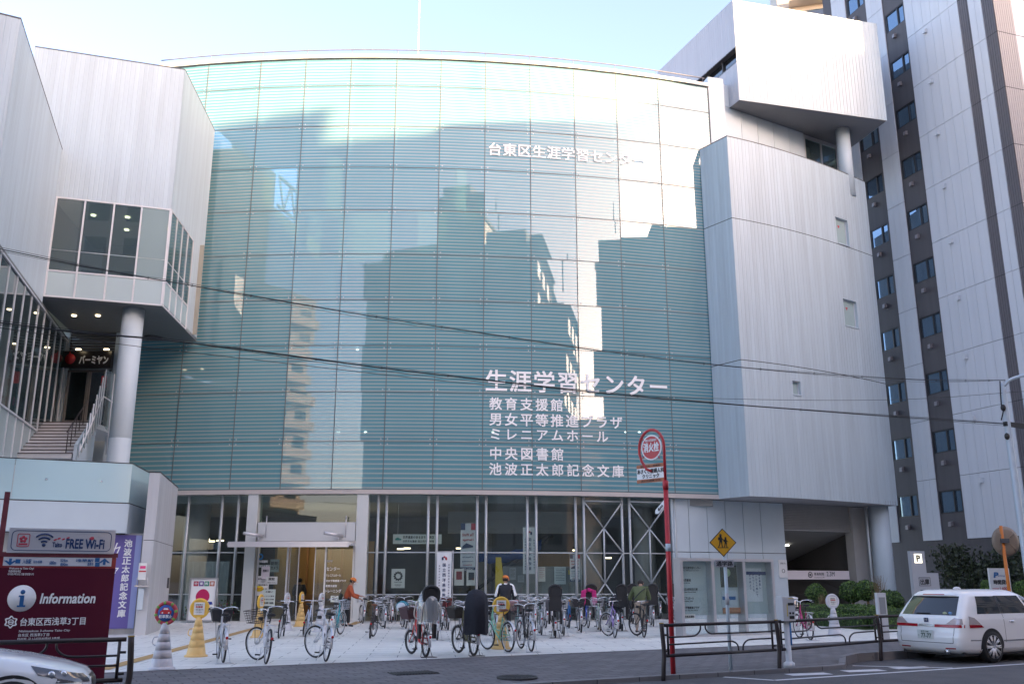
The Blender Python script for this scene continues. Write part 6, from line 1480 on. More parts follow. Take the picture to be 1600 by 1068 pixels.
def heritage(c, M, w, h):
    g = MB(); g.text('The World', M @ Matrix.Translation((w * .5, h * .73, .002)), w * .78, h * .06, bold=.02, align='C'); g.text('Heritage', M @ Matrix.Translation((w * .5, h * .62, .002)), w * .72, h * .06, bold=.02, align='C'); g.text('Architecture', M @ Matrix.Translation((w * .5, h * .12, .002)), w * .6, h * .03, bold=.015, align='C'); g.box(0, w * .3, h * .86, h, .0, .003, 0, M); g.build('lettering', FRED, c)
    g = MB(); g.box(w * .7, w, h * .86, h, 0, .003, 0, M); g.box(0, w, 0, h * .085, 0, .003, 0, M); g.prism([(w * .15, h * .5), (w * .88, h * .47), (w * .88, h * .52), (w * .6, h * .585), (w * .15, h * .53)], 0, .003, 0, M); g.text('National Museum', M @ Matrix.Translation((w * .5, h * .36, .002)), w * .8, h * .035, bold=.015, align='C'); g.text('of Western Art', M @ Matrix.Translation((w * .5, h * .28, .002)), w * .75, h * .035, bold=.015, align='C'); g.text('Outstanding', M @ Matrix.Translation((w * .5, h * .19, .002)), w * .75, h * .03, bold=.015, align='C'); g.build('blue_print', NAVY, c)
    g = MB(); g.text('TAITO CITY', M @ Matrix.Translation((w * .5, h * .022, .005)), w * .8, h * .042, bold=.02, align='C'); g.build('lettering', WINK, c)
flag('white flag with vertical museum name on the outside of the glass', 683, 706, 862, 938, .35, museum, FLB)
flag('white flag with red heading seen mirrored behind the glass', 720, 743, 817, 892, -1.0, heritage, FLB, True)
flag('white museum flag seen mirrored between two mullion tubes', 817, 838, 823, 896, -1.0, museum, FLB, True)
flag('narrow white and red flag partly hidden beyond the black child seat', 890, 906, 866, 908, -1.0, heritage, FLB, True)
a = onarc(614, 842, -1.2); b = onarc(690, 842, -1.2); d = Vector((b.x - a.x, b.y - a.y)); M = Matrix.Translation((a.x, a.y, 0)) @ Matrix.Rotation(math.atan2(d.y, d.x), 4, 'Z'); z1 = onarc(614, 834, -1.2).z; z0 = onarc(614, 849, -1.2).z
t = thing('hanging_sign', 'wide white sign with black lettering hung high inside the lobby', 'sign', (a.x + d.x / 2, a.y + d.y / 2, z0))
g = MB(); g.box(0, d.length, 0, .03, z0, z1, 0, M); bo = g.build('board', mat('pale_mint_board', (.60, .66, .64), .6), t)
g = MB(); g.text('世界遺産のあるまち 台東区', M @ frame((.42, 0, z0 + .22), 0), 1.35, .12, bold=.02); g.text('世界文化遺産 国立西洋美術館', M @ frame((.42, 0, z0 + .06), 0), 1.35, .10, bold=.015); g.build('lettering', INK, bo)
g = MB(); g.prism([(.1, .15), (.36, .15), (.36, .2), (.2, .27), (.1, .22)], 0, .004, 0, M @ frame((0, -.002, z0), 0)); g.build('house_emblem', mat('emblem_teal', (.05, .28, .26), .5), bo)
g = MB(); g.tube([M @ Vector((.2, .02, z1)), M @ Vector((.2, .02, 5.0))], .008, 4); g.tube([M @ Vector((d.length - .2, .02, z1)), M @ Vector((d.length - .2, .02, 5.0))], .008, 4); g.build('hanger', ALU, t, each=True)
def board(label, px0, px1, py0, py1, out, m, cat='poster', name='poster', fn=None, grp=None):
    a = onarc(px0, py0, out); b = onarc(px1, py0, out); z0 = onarc(px0, py1, out).z; z1 = a.z; d = Vector((b.x - a.x, b.y - a.y)); L = d.length
    M = Matrix.Translation((a.x, a.y, 0)) @ Matrix.Rotation(math.atan2(d.y, d.x), 4, 'Z'); t = thing(name, label, cat, ((a.x + b.x) / 2, (a.y + b.y) / 2, z0), 0, grp)
    g = MB(); g.box(0, L, 0, .02, z0, z1, 0, M); s = g.build('sheet', m, t)
    if fn: fn(s, M @ frame((0, -.002, z0), 0), L, z1 - z0)
def olymp(c, M, w, h):
    g = MB()
    for k in range(12): a = R(30 * k); g.box(-.05, .05, -.03, .03, 0, .003, 0, M @ Matrix.Translation((w * .5 + w * .26 * math.cos(a), h * .62 + w * .26 * math.sin(a), .001)) @ Matrix.Rotation(a + .6, 4, 'Z'))
    g.text('TOKYO 2020', M @ Matrix.Translation((w * .5, h * .28, .001)), w * .6, h * .05, bold=.02, align='C')
    for k in range(5): g.tube([M @ Vector((w * (.32 + .09 * k) + .03 * math.cos(R(j * 45)), h * (.17 - .03 * (k % 2)) + .03 * math.sin(R(j * 45)), .003)) for j in range(8)], .005, 4, 0, True)
    g.build('emblem', INK, c)
board('white poster with a ring of dark checks and five small rings', 612, 633, 888, 918, -.6, PAPER, fn=olymp)
def plain(col):
    def f(c, M, w, h):
        g = MB(); g.box(w * .2, w * .8, h * .35, h * .85, 0, .003, 0, M); g.build('print', col, c)
    return f
board('white poster with a plain dull red print behind the glass', 710, 725, 888, 914, -.6, PAPER, fn=plain(mat('print_red', (.28, .05, .06), .7, 0, .8, 14)))
board('white poster with a plain black print behind the glass', 729, 744, 890, 914, -.6, PAPER, fn=plain(mat('print_black', (.05, .05, .055), .7, 0, .8, 14)))
def lines(n, col=INK):
    def f(c, M, w, h):
        g = MB()
        for k in range(n): g.box(w * .12, w * (.88 - .2 * (k % 3 == 2)), h * (.88 - .75 * k / n), h * (.88 - .75 * k / n) + h * .02, 0, .003, 0, M)
        g.build('print', col, c)
    return f
board('grey notice panel wall set inside the glass', 786, 906, 884, 950, -1.6, mat('panel_grey', (.22, .24, .245), .7, 0, .1, 2), 'notice panel', 'notice_panel')
board('white sheet with red bars on the grey notice panel', 841, 852, 885, 908, -1.5, PAPER, fn=lines(6, FRED))
board('pale sheet with a teal foot on the grey notice panel', 866, 884, 885, 912, -1.5, mat('teal_white_paper', (.56, .64, .66), .7), fn=lines(8))
board('yellow sheet on the grey notice panel', 888, 897, 890, 897, -1.5, mat('sheet_yellow', (.6, .48, .05), .6), fn=lines(3))
board('dark framed sheet on the grey notice panel by the man in black', 796, 806, 886, 905, -1.5, mat('sheet_grey', (.4, .42, .42), .6), fn=lines(7))
board('pair of small grey sheets low on the notice panel', 809, 819, 898, 909, -1.5, mat('sheet_grey', (.4, .42, .42), .6), fn=lines(5))
q = onarc(780, 870, -.7); g = MB(); zt_ = q.z; zb2 = onarc(780, 942, -.7).z
g.prism([(-.18, zb2), (.32, zb2), (.08, zt_), (-.15, zt_)], -.03, .03, 0, frame((q.x, q.y, 0), 0)); g.build('yellow_panel', mat('panel_yellow', (.55, .40, .015), .5), label='tall tapering yellow panel standing inside the glass', cat='panel')
a = onarc(748, 862, -3.0); b = onarc(846, 842, -3.0); g = MB(); vs = []; fs = []
for i in range(13):
    t_ = i / 12; c = Vector(a).lerp(Vector(b), t_); dz = -.25 * math.sin(math.pi * t_) + .05 * math.sin(i * 2.1)
    for j in range(3): vs.append((c.x, c.y + .05 * math.sin(i + j), c.z + dz - .22 * j))
for i in range(12):
    for j in range(2): fs.append((i * 3 + j, i * 3 + j + 1, i * 3 + j + 4, i * 3 + j + 3))
g.add(vs, fs, 0, True); o = g.build('blue_tarpaulin', mat('tarp_blue', (.02, .07, .28), .5), label='blue tarpaulin slung across the lobby interior', cat='tarpaulin'); md = o.modifiers.new('thickness', 'SOLIDIFY'); md.thickness = .01
# restaurant A-board
p = Vector((-12.3, 38.2)); t = thing('restaurant_board', 'white framed restaurant stand with a big red peach and four coloured squares', 'signboard', (p.x, p.y, .15)); Mr = Matrix.Translation((p.x, p.y, .15)) @ Matrix.Rotation(R(3), 4, 'Z') @ Matrix.Rotation(R(-4), 4, 'X')
g = MB(); w, h = .52, 1.72
for x in (-w, w): g.box(x - .03, x + .03, -.04, .04, 0, h, 0, Mr)
g.box(-w, w, -.04, .04, h - .05, h, 0, Mr); g.box(-w, w, -.04, .04, .05, .1, 0, Mr)
for x in (-w, w): g.tube([Mr @ Vector((x, .04, h - .1)), Mr @ Vector((x, .55, .03))], .02, 6)
g.build('frame', ALU, t)
g = MB(); g.box(-w + .03, w - .03, -.01, .01, .1, h - .05, 0, Mr); fc = g.build('face', WINK, t)
Mf = Mr @ frame((0, -.012, 0), 0)
for k, (c, ch) in enumerate((((.42, .03, .08), '中'), ((.12, .05, .28), '華'), ((.03, .25, .16), '料'), ((.5, .12, .04), '理'))):
    g = MB(); g.box(-.40 + .21 * k, -.21 + .21 * k, h - .32, h - .13, 0, .003, 0, Mf); sq = g.build('coloured_square', mat('square_%d' % k, c, .5), fc)
    g = MB(); g.text(ch, Mf @ Matrix.Translation((-.305 + .21 * k, h - .28, .004)), None, .11, bold=.02, align='C'); g.build('lettering', WINK, sq)
g = MB(); pts = []
for k in range(24):
    a = R(15 * k); rr = .27 * (1 + .12 * max(0, math.sin(a))**4); pts.append((rr * math.cos(a), h - .72 + rr * .95 * math.sin(a)))
g.prism(pts, 0, .004, 0, Mf); g.build('peach_emblem', mat('peach_red', (.55, .02, .12), .5), fc)
g = MB(); g.prism([(-.42, h - 1.02), (-.2, h - 1.08), (-.22, h - .92), (-.36, h - .93)], 0, .004, 0, Mf); g.build('green_leaf', mat('leaf_green_print', (.02, .28, .16), .5), fc)
g = MB(); g.prism([(.16, h - 1.05), (.42, h - 1.02), (.38, h - .92), (.2, h - .92)], 0, .004, 0, Mf); g.build('blue_leaf', mat('leaf_blue_print', (.03, .06, .35), .5), fc)
g = MB(); g.text('バーミヤン', Mf @ Matrix.Translation((0, .38, .004)), .78, .16, bold=.03, align='C'); g.build('lettering', INK, fc)
# ------------------------------------------------------------------ signs in the hotel car park
p = Vector((14.3, 33.2)); zt_ = 3.4; t = thing('parking_sign', 'stepped white parking sign with a lit P and a price panel', 'parking sign', (p.x, p.y, .1)); Mk = frame((p.x, p.y, .1), R(12)) @ Matrix.Diagonal((.78, .78, .78, 1))
g = MB(); g.prism([(-.58, .1), (.72, .1), (.72, 2.45), (.14, 2.45), (.14, zt_), (-.58, zt_)], -.2, 0, 0, Mk); g.build('body', mat('sign_silver', (.42, .43, .46), .4, .2, .04, 2), t)
g = MB(); g.box(-.40, -.02, zt_ - .52, zt_ - .12, .001, .006, 0, Mk); pp = g.build('lit_plate', mat('lit_plate_white', (1.0, .92, .72), .5, emit=.35), t)
g = MB(); g.text('P', Mk @ Matrix.Translation((-.21, zt_ - .45, .007)), .17, .26, bold=.05, align='C'); g.build('lettering', INK, pp)
g = MB(); g.text('出庫', Mk @ Matrix.Translation((.0, 1.95, .002)), .44, .24, bold=.03, align='C'); rx = [(-.28, 1.9), (.28, 1.9), (.28, 2.25), (-.28, 2.25)]; g.tube([Mk @ Vector((*q, .004)) for q in rx], .01, 4, 0, True); g.build('lettering', INK, t)
g = MB(); g.box(-.26, .26, 1.38, 1.72, .001, .008, 0, Mk); dsp = g.build('display', INK, t)
g = MB(); g.text('空車', Mk @ Matrix.Translation((0, 1.44, .009)), .42, .22, bold=.03, align='C'); g.build('lettering', mat('led_amber', (.9, .55, .08), .5, emit=.5), dsp)
g = MB(); g.box(-.34, .34, .4, 1.15, .001, .006, 0, Mk); pr = g.build('price_panel', mat('price_panel_cream', (.72, .68, .52), .5, emit=.12), t)
g = MB(); g.text('時間貸駐車場 27台', Mk @ Matrix.Translation((0, 1.0, .007)), .6, .09, bold=.03, align='C'); g.text('8-20 最大 1500円', Mk @ Matrix.Translation((0, .84, .007)), .6, .09, bold=.02, align='C'); g.text('24時間 1800円', Mk @ Matrix.Translation((0, .68, .007)), .6, .09, bold=.02, align='C'); g.build_groups('lettering', [INK], pr)
p = atY(1566, 930, 29.5); z1 = atY(1566, 887, 29.5).z; t = thing('price_board', 'white hourly parking price board with red figures above the minivan roof', 'price board', (p.x, p.y, .1)); Mk = frame((p.x, p.y, 0), R(8))
g = MB(); g.box(-.34, .34, .5, z1, -.08, 0, 0, Mk); g.box(-.28, -.2, .1, .5, -.06, -.02, 0, Mk); g.box(.2, .28, .1, .5, -.06, -.02, 0, Mk); g.build('board', mat('board_white', (.58, .60, .61), .4), t)
g = MB(); g.text('時間貸P', Mk @ Matrix.Translation((0, z1 - .48, .002)), .46, .13, bold=.04, align='C'); g.build('lettering', INK, t)
g = MB()
for k, s in enumerate(('1,600円', '1,800円', '300円')): g.text(s, Mk @ Matrix.Translation((.30, z1 - .66 - .19 * k, .002)), .34, .11, bold=.02, align='R'); g.box(-.3, -.08, z1 - .62 - .19 * k, z1 - .60 - .19 * k, .0, .004, 0, Mk)
g.build('red_lettering', FRED, t)
g = MB(); g.text('P', Mk @ Matrix.Translation((-.2, z1 - .28, .002)), .13, .15, bold=.05, slant=.2); g.text('arking', Mk @ Matrix.Translation((-.06, z1 - .26, .002)), .22, .06, bold=.01); g.build('blue_logo', BLUB, t)
p = atY(1572, 845, 26.5); t = thing('traffic_mirror', 'round traffic mirror on an orange pole seen from behind', 'traffic mirror', (p.x - .05, 26.5, .1))
g = MB(); g.tube([(p.x - .12, 26.45, .1), (p.x - .12, 26.45, p.z + .42)], .045, 10); g.build('pole', mat('mirror_orange', (.62, .18, .025), .45), t)
Mm = Matrix.Translation((p.x, 26.5, p.z)) @ Matrix.Rotation(R(8), 4, 'Z') @ Matrix.Rotation(R(90), 4, 'X')
g = MB(); g.lathe([(.405, -.05), (.41, -.01), (.30, .035), (.12, .05), (.02, .052)], 32, 0, Mm); bk = g.build('mirror_back', mat('mirror_back_brown', (.26, .20, .15), .5, .1, .15, 3), t)
g = MB()
for k in range(4): a = R(45 + 90 * k); g.tube([Mm @ Vector((.14 * math.cos(a), .14 * math.sin(a), .06)), Mm @ Vector((.36 * math.cos(a), .36 * math.sin(a), .03))], .014, 5)
g.ring(.2, .012, 24, 5, 0, Mm @ Matrix.Rotation(R(90), 4, 'X') @ Matrix.Translation((0, -.05, 0))); g.build('rib', MATS['mirror_back_brown'], bk)
g = MB(); g.box(p.x - .2, p.x + .02, 26.36, 26.42, p.z - .05, p.z + .07); g.build('clamp', DGREY, t)
# ------------------------------------------------------------------ street lamp and overhead cables
LPp = Vector((13.8, 25.6)); t = thing('street_lamp', 'pale blue curved street lamp pole carrying the overhead cables', 'street lamp', (LPp.x, LPp.y, .1))
zt_ = online(1578, 598, LPp, (CA, SA)).z
g = MB(); g.tube(bez([(LPp.x, LPp.y, .1), (LPp.x, LPp.y, 3), (LPp.x, LPp.y, zt_ - .5), (LPp.x + .06, LPp.y - .05, zt_ - .1), (LPp.x + .4, LPp.y - .3, zt_ + .1), (LPp.x + 1.8, LPp.y - 1.4, zt_ + .35)], 6), [.085] * 12 + [.075] * 6 + [.045] * 13, 10); g.build('pole', mat('lamp_pole_blue', (.50, .58, .66), .4, .1, .05, 3), t)
g = MB(); g.ball((0, 0, 0), .4, .16, .1, 14, 0, Matrix.Translation((LPp.x + 2.1, LPp.y - 1.6, zt_ + .36)) @ Matrix.Rotation(R(-37), 4, 'Z')); g.build('lamp_head', STEELW, t)
zc_ = online(1580, 663, LPp, (CA, SA)).z
g = MB(); g.box(-.12, 1.5, -.05, .05, zc_ - .06, zc_ + .06, 0, Matrix.Translation((LPp.x, LPp.y, 0)) @ Matrix.Rotation(STREET, 4, 'Z'))
for dz in (.45, -.35): g.ball((LPp.x - .09, LPp.y - .06, zc_ + dz), .07, .07, .1, 10)
g.tube(bez([(LPp.x - .09, LPp.y - .08, zt_), (LPp.x - .14, LPp.y - .08, zt_ - .7), (LPp.x - .1, LPp.y - .08, zc_ + .4), (LPp.x - .2, LPp.y - .08, zc_ + .1)], 5), .018, 5); g.build('cable_bracket', BLACK, t)
def onn(px, py, n=15.9): return online(px, py, (-SA * n, CA * n), (CA, SA))
CBL = mat('cable_black', (.012, .012, .013), .6)
def cable(label, pts, r, ext, n=15.9, wrap=False):
    P = [onn(*q, n) for q in pts]; d0 = (P[0] - P[1]).normalized(); P = [P[0] + d0 * ext + Vector((0, 0, .25))] + P
    Q = bez(P, 8); g = MB(); g.tube(Q, r, 6)
    if wrap:
        g.tube([q + Vector((0, 0, .022 + .010 * math.sin(i * .9))) for i, q in enumerate(Q)], r * .45, 5); g.tube([q + Vector((0, .02, -.02 - .03 * math.sin(i * .35))) for i, q in enumerate(Q)], r * .45, 5)
        for i in range(2, len(Q), 2): g.ring(.026, .004, 8, 4, 0, Matrix.Translation(Q[i]) @ Matrix.Rotation(STREET, 4, 'Z'), 'X')
    g.build('overhead_cable', CBL, label=label, cat='cable', group='overhead cables')
cable('upper black overhead cable crossing the glass front to the lamp top', [(0, 389), (300, 446), (690, 511), (1100, 568), (1410, 592), (1570, 594)], .008, 9, wrap=True)
cable('thick lashed overhead cable crossing the lower glass front', [(0, 504), (300, 536), (700, 587), (1110, 629), (1600, 664)], .011, 9, wrap=True)
cable('thin drop wire below the upper cable near the lamp pole', [(0, 512), (400, 562), (800, 605), (1110, 622), (1400, 624), (1600, 611)], .005, 9)
# ------------------------------------------------------------------ planting
LEAFD = mat('leaf_dark', (.045, .08, .028), .6, 0, .5, 3); LEAF = mat('leaf_green', (.09, .165, .04), .6, 0, .4, 3); LEAFL = mat('leaf_light', (.16, .26, .055), .6, 0, .4, 3); DRY = mat('dry_stem', (.22, .15, .085), .8, 0, .3, 5); FLO = mat('flower_red', (.30, .03, .09), .6)
def leafcloud(g, pts, size, rn, mats=(0, 1, 2), wts=(4, 5, 2)):
    for p in pts:
        a = Vector((rn.gauss(0, 1), rn.gauss(0, 1), rn.gauss(0, .7))).normalized(); b = a.orthogonal().normalized(); b.rotate(Matrix.Rotation(rn.uniform(0, 6.28), 3, a)); s = size * rn.uniform(.6, 1.3)
        u = b * s; v = a.cross(b) * s * .55
        g.add([p - u, p + v, p + u, p - v], [(0, 1, 2, 3)], rn.choices(mats, wts)[0])
LM = [LEAFD, LEAF, LEAFL]
def ball_shrub(label, x, y, z, r, seed, wide=1.0):
    rn = random.Random(seed); t = thing('topiary', label, 'shrub', (x, y, .15), 0, 'round clipped shrubs'); g = MB()
    pts = []
    for k in range(1500):
        d = Vector((rn.gauss(0, 1), rn.gauss(0, 1), rn.gauss(0, 1))).normalized(); rr = r * (1 + .05 * math.sin(5 * d.x + seed) + .05 * math.sin(6 * d.z + 2 * seed)) * rn.uniform(.82, 1.04); pts.append(Vector((x + d.x * rr * wide, y + d.y * rr, z + d.z * rr * .92)))
    leafcloud(g, pts, .045, rn); g.ball((x, y, z), r * .84 * wide, r * .84, r * .77, 14, 0); g.build('foliage', LM, t)
    g = MB(); g.tube([(x, y, .15), (x + .03, y, z)], .05, 7); g.build('trunk', DRY, t)
for i, (px, py, Y, r, lab, wd) in enumerate(((1275, 926, 40, .40, 'round clipped shrub alone in front of the dark garage opening', 1.05), (1331, 924, 38.5, .45, 'broad round shrub behind the white ringed cone', 1.15), (1354, 921, 38, .43, 'tall round shrub next to the dry grass', 1.0), (1392, 938, 35, .40, 'round shrub at the foot of the white column', 1.1), (1546, 917, 35.5, .28, 'small shrub beside the hourly price board', 1.0), (1598, 918, 35.5, .3, 'small shrub at the picture edge behind the minivan', 1.0))):
    p = atY(px, py, Y); ball_shrub(lab, p.x, Y, p.z, r, i + 1, wd)
def hedge(label, a, b, w, z1, n, seed, size=.04, name='clipped_hedge', z0=.15, cat='hedge'):
    rn = random.Random(seed); g = MB(); a = Vector((a[0], a[1], 0)); b = Vector((b[0], b[1], 0)); d = b - a; nn = Vector((-d.y, d.x, 0)).normalized()
    pts = []
    for k in range(n):
        t_ = rn.random(); s = rn.uniform(-1, 1); z = rn.random(); f = rn.choice((0, 1, 2))
        if f == 0: s = rn.choice((-1, 1)) * rn.uniform(.85, 1.05)
        elif f == 1: z = rn.uniform(.9, 1.04)
        elif rn.random() < .5: t_ = rn.choice((rn.uniform(-.02, .03), rn.uniform(.97, 1.02)))
        zz = z0 + (z1 - z0) * z * (1 + .06 * math.sin(t_ * 9 + seed) + .03 * math.sin(t_ * 23)); pts.append(a + d * t_ + nn * (s * w / 2) + Vector((0, 0, zz)))
    leafcloud(g, pts, size, rn); M = Matrix.Translation(a) @ Matrix.Rotation(math.atan2(d.y, d.x), 4, 'Z'); g.box(.03, d.length - .03, -w * .42, w * .42, z0, z0 + (z1 - z0) * .88, 0, M)
    g.build(name, LM, label=label, cat=cat)
hedge('low clipped hedge along the garage driveway below the round shrubs', (12.3, 39.6), (12.9, 33.0), 1.2, .84, 5200, 3)
hedge('low dark hedge mounds in front of the clipped hedge', (11.4, 36.6), (12.4, 33.4), .9, .62, 2200, 5)
hedge('low clipped hedge running behind the round shrubs towards the column', (12.8, 34.2), (16.2, 36.6), 1.0, .82, 3200, 8)
sheet('planting_bed', [(10.9, 37.6, .158), (11.8, 32.4, .158), (17.0, 36.4, .158), (15.0, 41.0, .158)], mat('grass_bed', (.06, .085, .025), .9, 0, .4, 6))
rn = random.Random(12)
for i, (px, py, Y, h_, w_, lab) in enumerate(((1373, 915, 36.5, 1.75, .5, 'tall clump of dry brown stems beside the tall round shrub'), (1287, 940, 38.0, 1.1, .4, 'shorter clump of dry brown stems by the clipped hedge'))):
    p = atY(px, py, Y); g = MB()
    for k in range(110):
        a = rn.uniform(0, 6.28); r_ = w_ * math.sqrt(rn.random()); x, y = p.x + .4 * r_ * math.cos(a), Y + .4 * r_ * math.sin(a); hh2 = h_ * rn.uniform(.55, 1.05)
        g.tube([(x, y, .15), (x + rn.uniform(-.08, .08), y, .15 + hh2 * .6), (x + rn.uniform(-.25, .25) * w_ * 1.6, y + rn.uniform(-.2, .2), .15 + hh2)], [.008, .006, .003], 3)
    g.build('dry_grass_plant', DRY, label=lab, cat='plant')
rn = random.Random(21); g = MB(); pts = []
A_, B_ = Vector((18.2, 40.4, 0)), Vector((22.2, 36.0, 0))
for k in range(9000):
    t_ = rn.random(); top = 2.9 + .35 * math.sin(t_ * 17) + .25 * math.sin(t_ * 41 + 1); z = .1 + (top - .1) * rn.random()**.75; q = A_.lerp(B_, t_); pts.append(q + Vector((rn.gauss(0, .28), rn.gauss(0, .35), z)))
leafcloud(g, pts, .085, rn, (0, 1), (7, 2))
for k in range(90):
    t_ = rn.random(); q = A_.lerp(B_, t_); g.tube([(q.x + rn.gauss(0, .2), q.y + rn.gauss(0, .2), .05), (q.x + rn.gauss(0, .3), q.y + rn.gauss(0, .2), 2.6 + rn.uniform(-.3, .6))], .014, 4, 1)
g.build('bamboo_hedge', [mat('bamboo_dark', (.018, .028, .012), .6, 0, .5, 3), mat('bamboo_green', (.04, .055, .022), .6, 0, .4, 3)], label='loose dark bamboo hedge along the base of the striped hotel', cat='hedge')
def pot(label, px, py, Y, n, h_, fl, seed):
    rn = random.Random(seed); p = atY(px, py, Y); t = thing('planter', label, 'planter', (p.x, Y, .15), 0); g = MB(); g.lathe([(.17, 0), (.24, .3), (.25, .32), (.22, .32)], 16, 0, Matrix.Translation((p.x, Y, .15))); g.build('pot', mat('pot_grey', (.10, .095, .09), .8, 0, .1, 4), t)
    g = MB(); leafcloud(g, [Vector((p.x + rn.gauss(0, .2), Y + rn.gauss(0, .15), .42 + abs(rn.gauss(0, h_ * .5)))) for k in range(n)], .05, rn, (0, 1, 2, 3), (4, 5, 2, fl)); g.build('foliage', LM + [FLO], t)
pot('planter of red flowers behind the silver bicycle with the black bag', 350, 950, 38.6, 420, .45, 7, 1); pot('green planter at the glass among the rear bicycles', 641, 945, 38.8, 420, .5, 0, 2); pot('small planter with pink blooms beside the restaurant stand', 309, 955, 38.9, 260, .4, 2, 3)
# ------------------------------------------------------------------ vehicles
def vehicle(name, label, cat, loc, rz, levels, paint):
    t = thing(name, label, cat, loc, rz)
    def lv(z):
        for a, b in zip(levels, levels[1:]):
            if z <= b[0]: break
        k = min(1, max(0, (z - a[0]) / (b[0] - a[0]))); k2 = k
        return [a[i] + (b[i] - a[i]) * k2 for i in range(1, 6)]
    def side(x, z, sg, o=0.):
        w, xr, xf, rr, rf = lv(z); y = w
        if x < xr + rr: q = max(0, min(1, (xr + rr - x) / rr)); y = w - rr * .55 * (1 - math.sqrt(max(0, 1 - q * q))) - .0
        if x > xf - rf: q = max(0, min(1, (x - xf + rf) / rf)); y = w - rf * .75 * (1 - math.sqrt(max(0, 1 - q * q)))
        if xr + rr <= x <= xf - rf: y += .012 * math.sin(math.pi * (x - xr - rr) / (xf - rf - xr - rr))
        return Vector((x, sg * (y + o), z))
    def outline(z, n=9):
        w, xr, xf, rr, rf = lv(z); pts = []
        yr = w - rr * .55; yf = w - rf * .75
        for k in range(5): pts.append((xr + .0 - .03 * (1 - (k / 4)**2), -yr * k / 4 * .999))
        for k in range(1, n): a = R(90) * k / n; pts.append((xr + rr * (1 - math.cos(a)), -(yr + rr * .55 * math.sin(a))))
        for k in range(14): pts.append((xr + rr + (xf - rf - xr - rr) * k / 13, -w - .012 * math.sin(math.pi * k / 13)))
        for k in range(1, n): a = R(90) * k / n; pts.append((xf - rf * (1 - math.sin(a)), -(yf + rf * .75 * math.cos(a))))
        for k in range(5): pts.append((xf + .05 * (1 - ((4 - k) / 4)**2), -yf * (4 - k) / 4))
        return pts + [(x, -y) for x, y in pts[-2:0:-1]]
    zs_ = []
    for a, b in zip(levels, levels[1:]):
        m = max(1, int((b[0] - a[0]) / .035)); zs_ += [a[0] + (b[0] - a[0]) * k / m for k in range(m)]
    zs_.append(levels[-1][0])
    g = MB(); vs = []; fs = []; n = None
    for z in zs_:
        o = outline(z); n = len(o); vs += [(x, y, z) for x, y in o]
    for i in range(len(zs_) - 1):
        for j in range(n): fs.append((i * n + j, i * n + (j + 1) % n, (i + 1) * n + (j + 1) % n, (i + 1) * n + j))
    fs = [f[::-1] for f in fs]; fs += [tuple(range(n)), tuple(range((len(zs_) - 1) * n, len(zs_) * n))[::-1]]
    g.add(vs, fs, 0, True); body = g.build('body', paint, t, True)
    def rearp(y, z, o=0.):
        w, xr, xf, rr, rf = lv(z); yr = w - rr * .55; x = xr - .03 * (1 - min(1, abs(y) / yr)**2)
        if abs(y) > yr: q = min(1, (abs(y) - yr) / (rr * .55)); x = xr + rr * (1 - math.sqrt(max(0, 1 - q * q)))
        return Vector((x - o, y, z))
    def frontp(y, z, o=0.):
        w, xr, xf, rr, rf = lv(z); yf = w - rf * .75; x = xf + .05 * (1 - min(1, abs(y) / yf)**2)
        if abs(y) > yf: q = min(1, (abs(y) - yf) / (rf * .75)); x = xf - rf * (1 - math.sqrt(max(0, 1 - q * q)))
        return Vector((x + o, y, z))
    def patch(fn, c, o, nu=10, nv=6):
        g = MB(); vs = []; fs = []
        for i in range(nu + 1):
            for j in range(nv + 1):
                u, v = i / nu, j / nv; a = c[0][0] * (1 - u) * (1 - v) + c[1][0] * u * (1 - v) + c[2][0] * u * v + c[3][0] * (1 - u) * v; b = c[0][1] * (1 - u) * (1 - v) + c[1][1] * u * (1 - v) + c[2][1] * u * v + c[3][1] * (1 - u) * v
                vs.append(fn(a, b, o))
        for i in range(nu):
            for j in range(nv): k = i * (nv + 1) + j; fs.append((k, k + nv + 1, k + nv + 2, k + 1))
        g.add(vs, fs, 0, True); return g
    def wheel(x, sg, r, w, hubm, spokes=10):
        M = Matrix.Translation((x, sg * w, r)) @ Matrix.Rotation(R(90) * (1 if sg < 0 else -1), 4, 'X')
        g = MB(); g.lathe([(r * .6, -.2), (r * .97, -.19), (r, -.15), (r, -.05), (r * .96, 0), (r * .74, .012)], 36, 0, M); wh = g.build('wheel', mat('car_tyre', (.016, .016, .017), .8), t, True)
        g = MB(); g.lathe([(r * .70, -.02), (r * .74, .012), (r * .74, .016), (r * .69, .0)], 36, 0, M)
        for k in range(spokes):
            a = 2 * math.pi * k / spokes
            for dd in (-.09, .09): g.tube([M @ Vector((r * .12 * math.cos(a), r * .12 * math.sin(a), -.005)), M @ Vector((r * .71 * math.cos(a + dd), r * .71 * math.sin(a + dd), .002))], [.03 * r / .33, .018 * r / .33], 5)
        g.lathe([(r * .17, -.03), (r * .16, .012), (r * .05, .02)], 14, 0, M); rim = g.build('rim', hubm, wh, True)
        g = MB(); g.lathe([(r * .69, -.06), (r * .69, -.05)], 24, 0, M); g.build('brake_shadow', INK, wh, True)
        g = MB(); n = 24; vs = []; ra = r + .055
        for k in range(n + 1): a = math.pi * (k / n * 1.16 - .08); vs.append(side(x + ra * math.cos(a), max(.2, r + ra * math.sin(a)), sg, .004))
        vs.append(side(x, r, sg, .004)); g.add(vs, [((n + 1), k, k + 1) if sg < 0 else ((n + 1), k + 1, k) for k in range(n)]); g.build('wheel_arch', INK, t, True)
    return t, body, side, rearp, frontp, patch, wheel
PAINTW = mat('white_car_paint', (.84, .84, .84), .18); PAINTW.node_tree.nodes['Principled BSDF'].inputs['Coat Weight'].default_value = .6
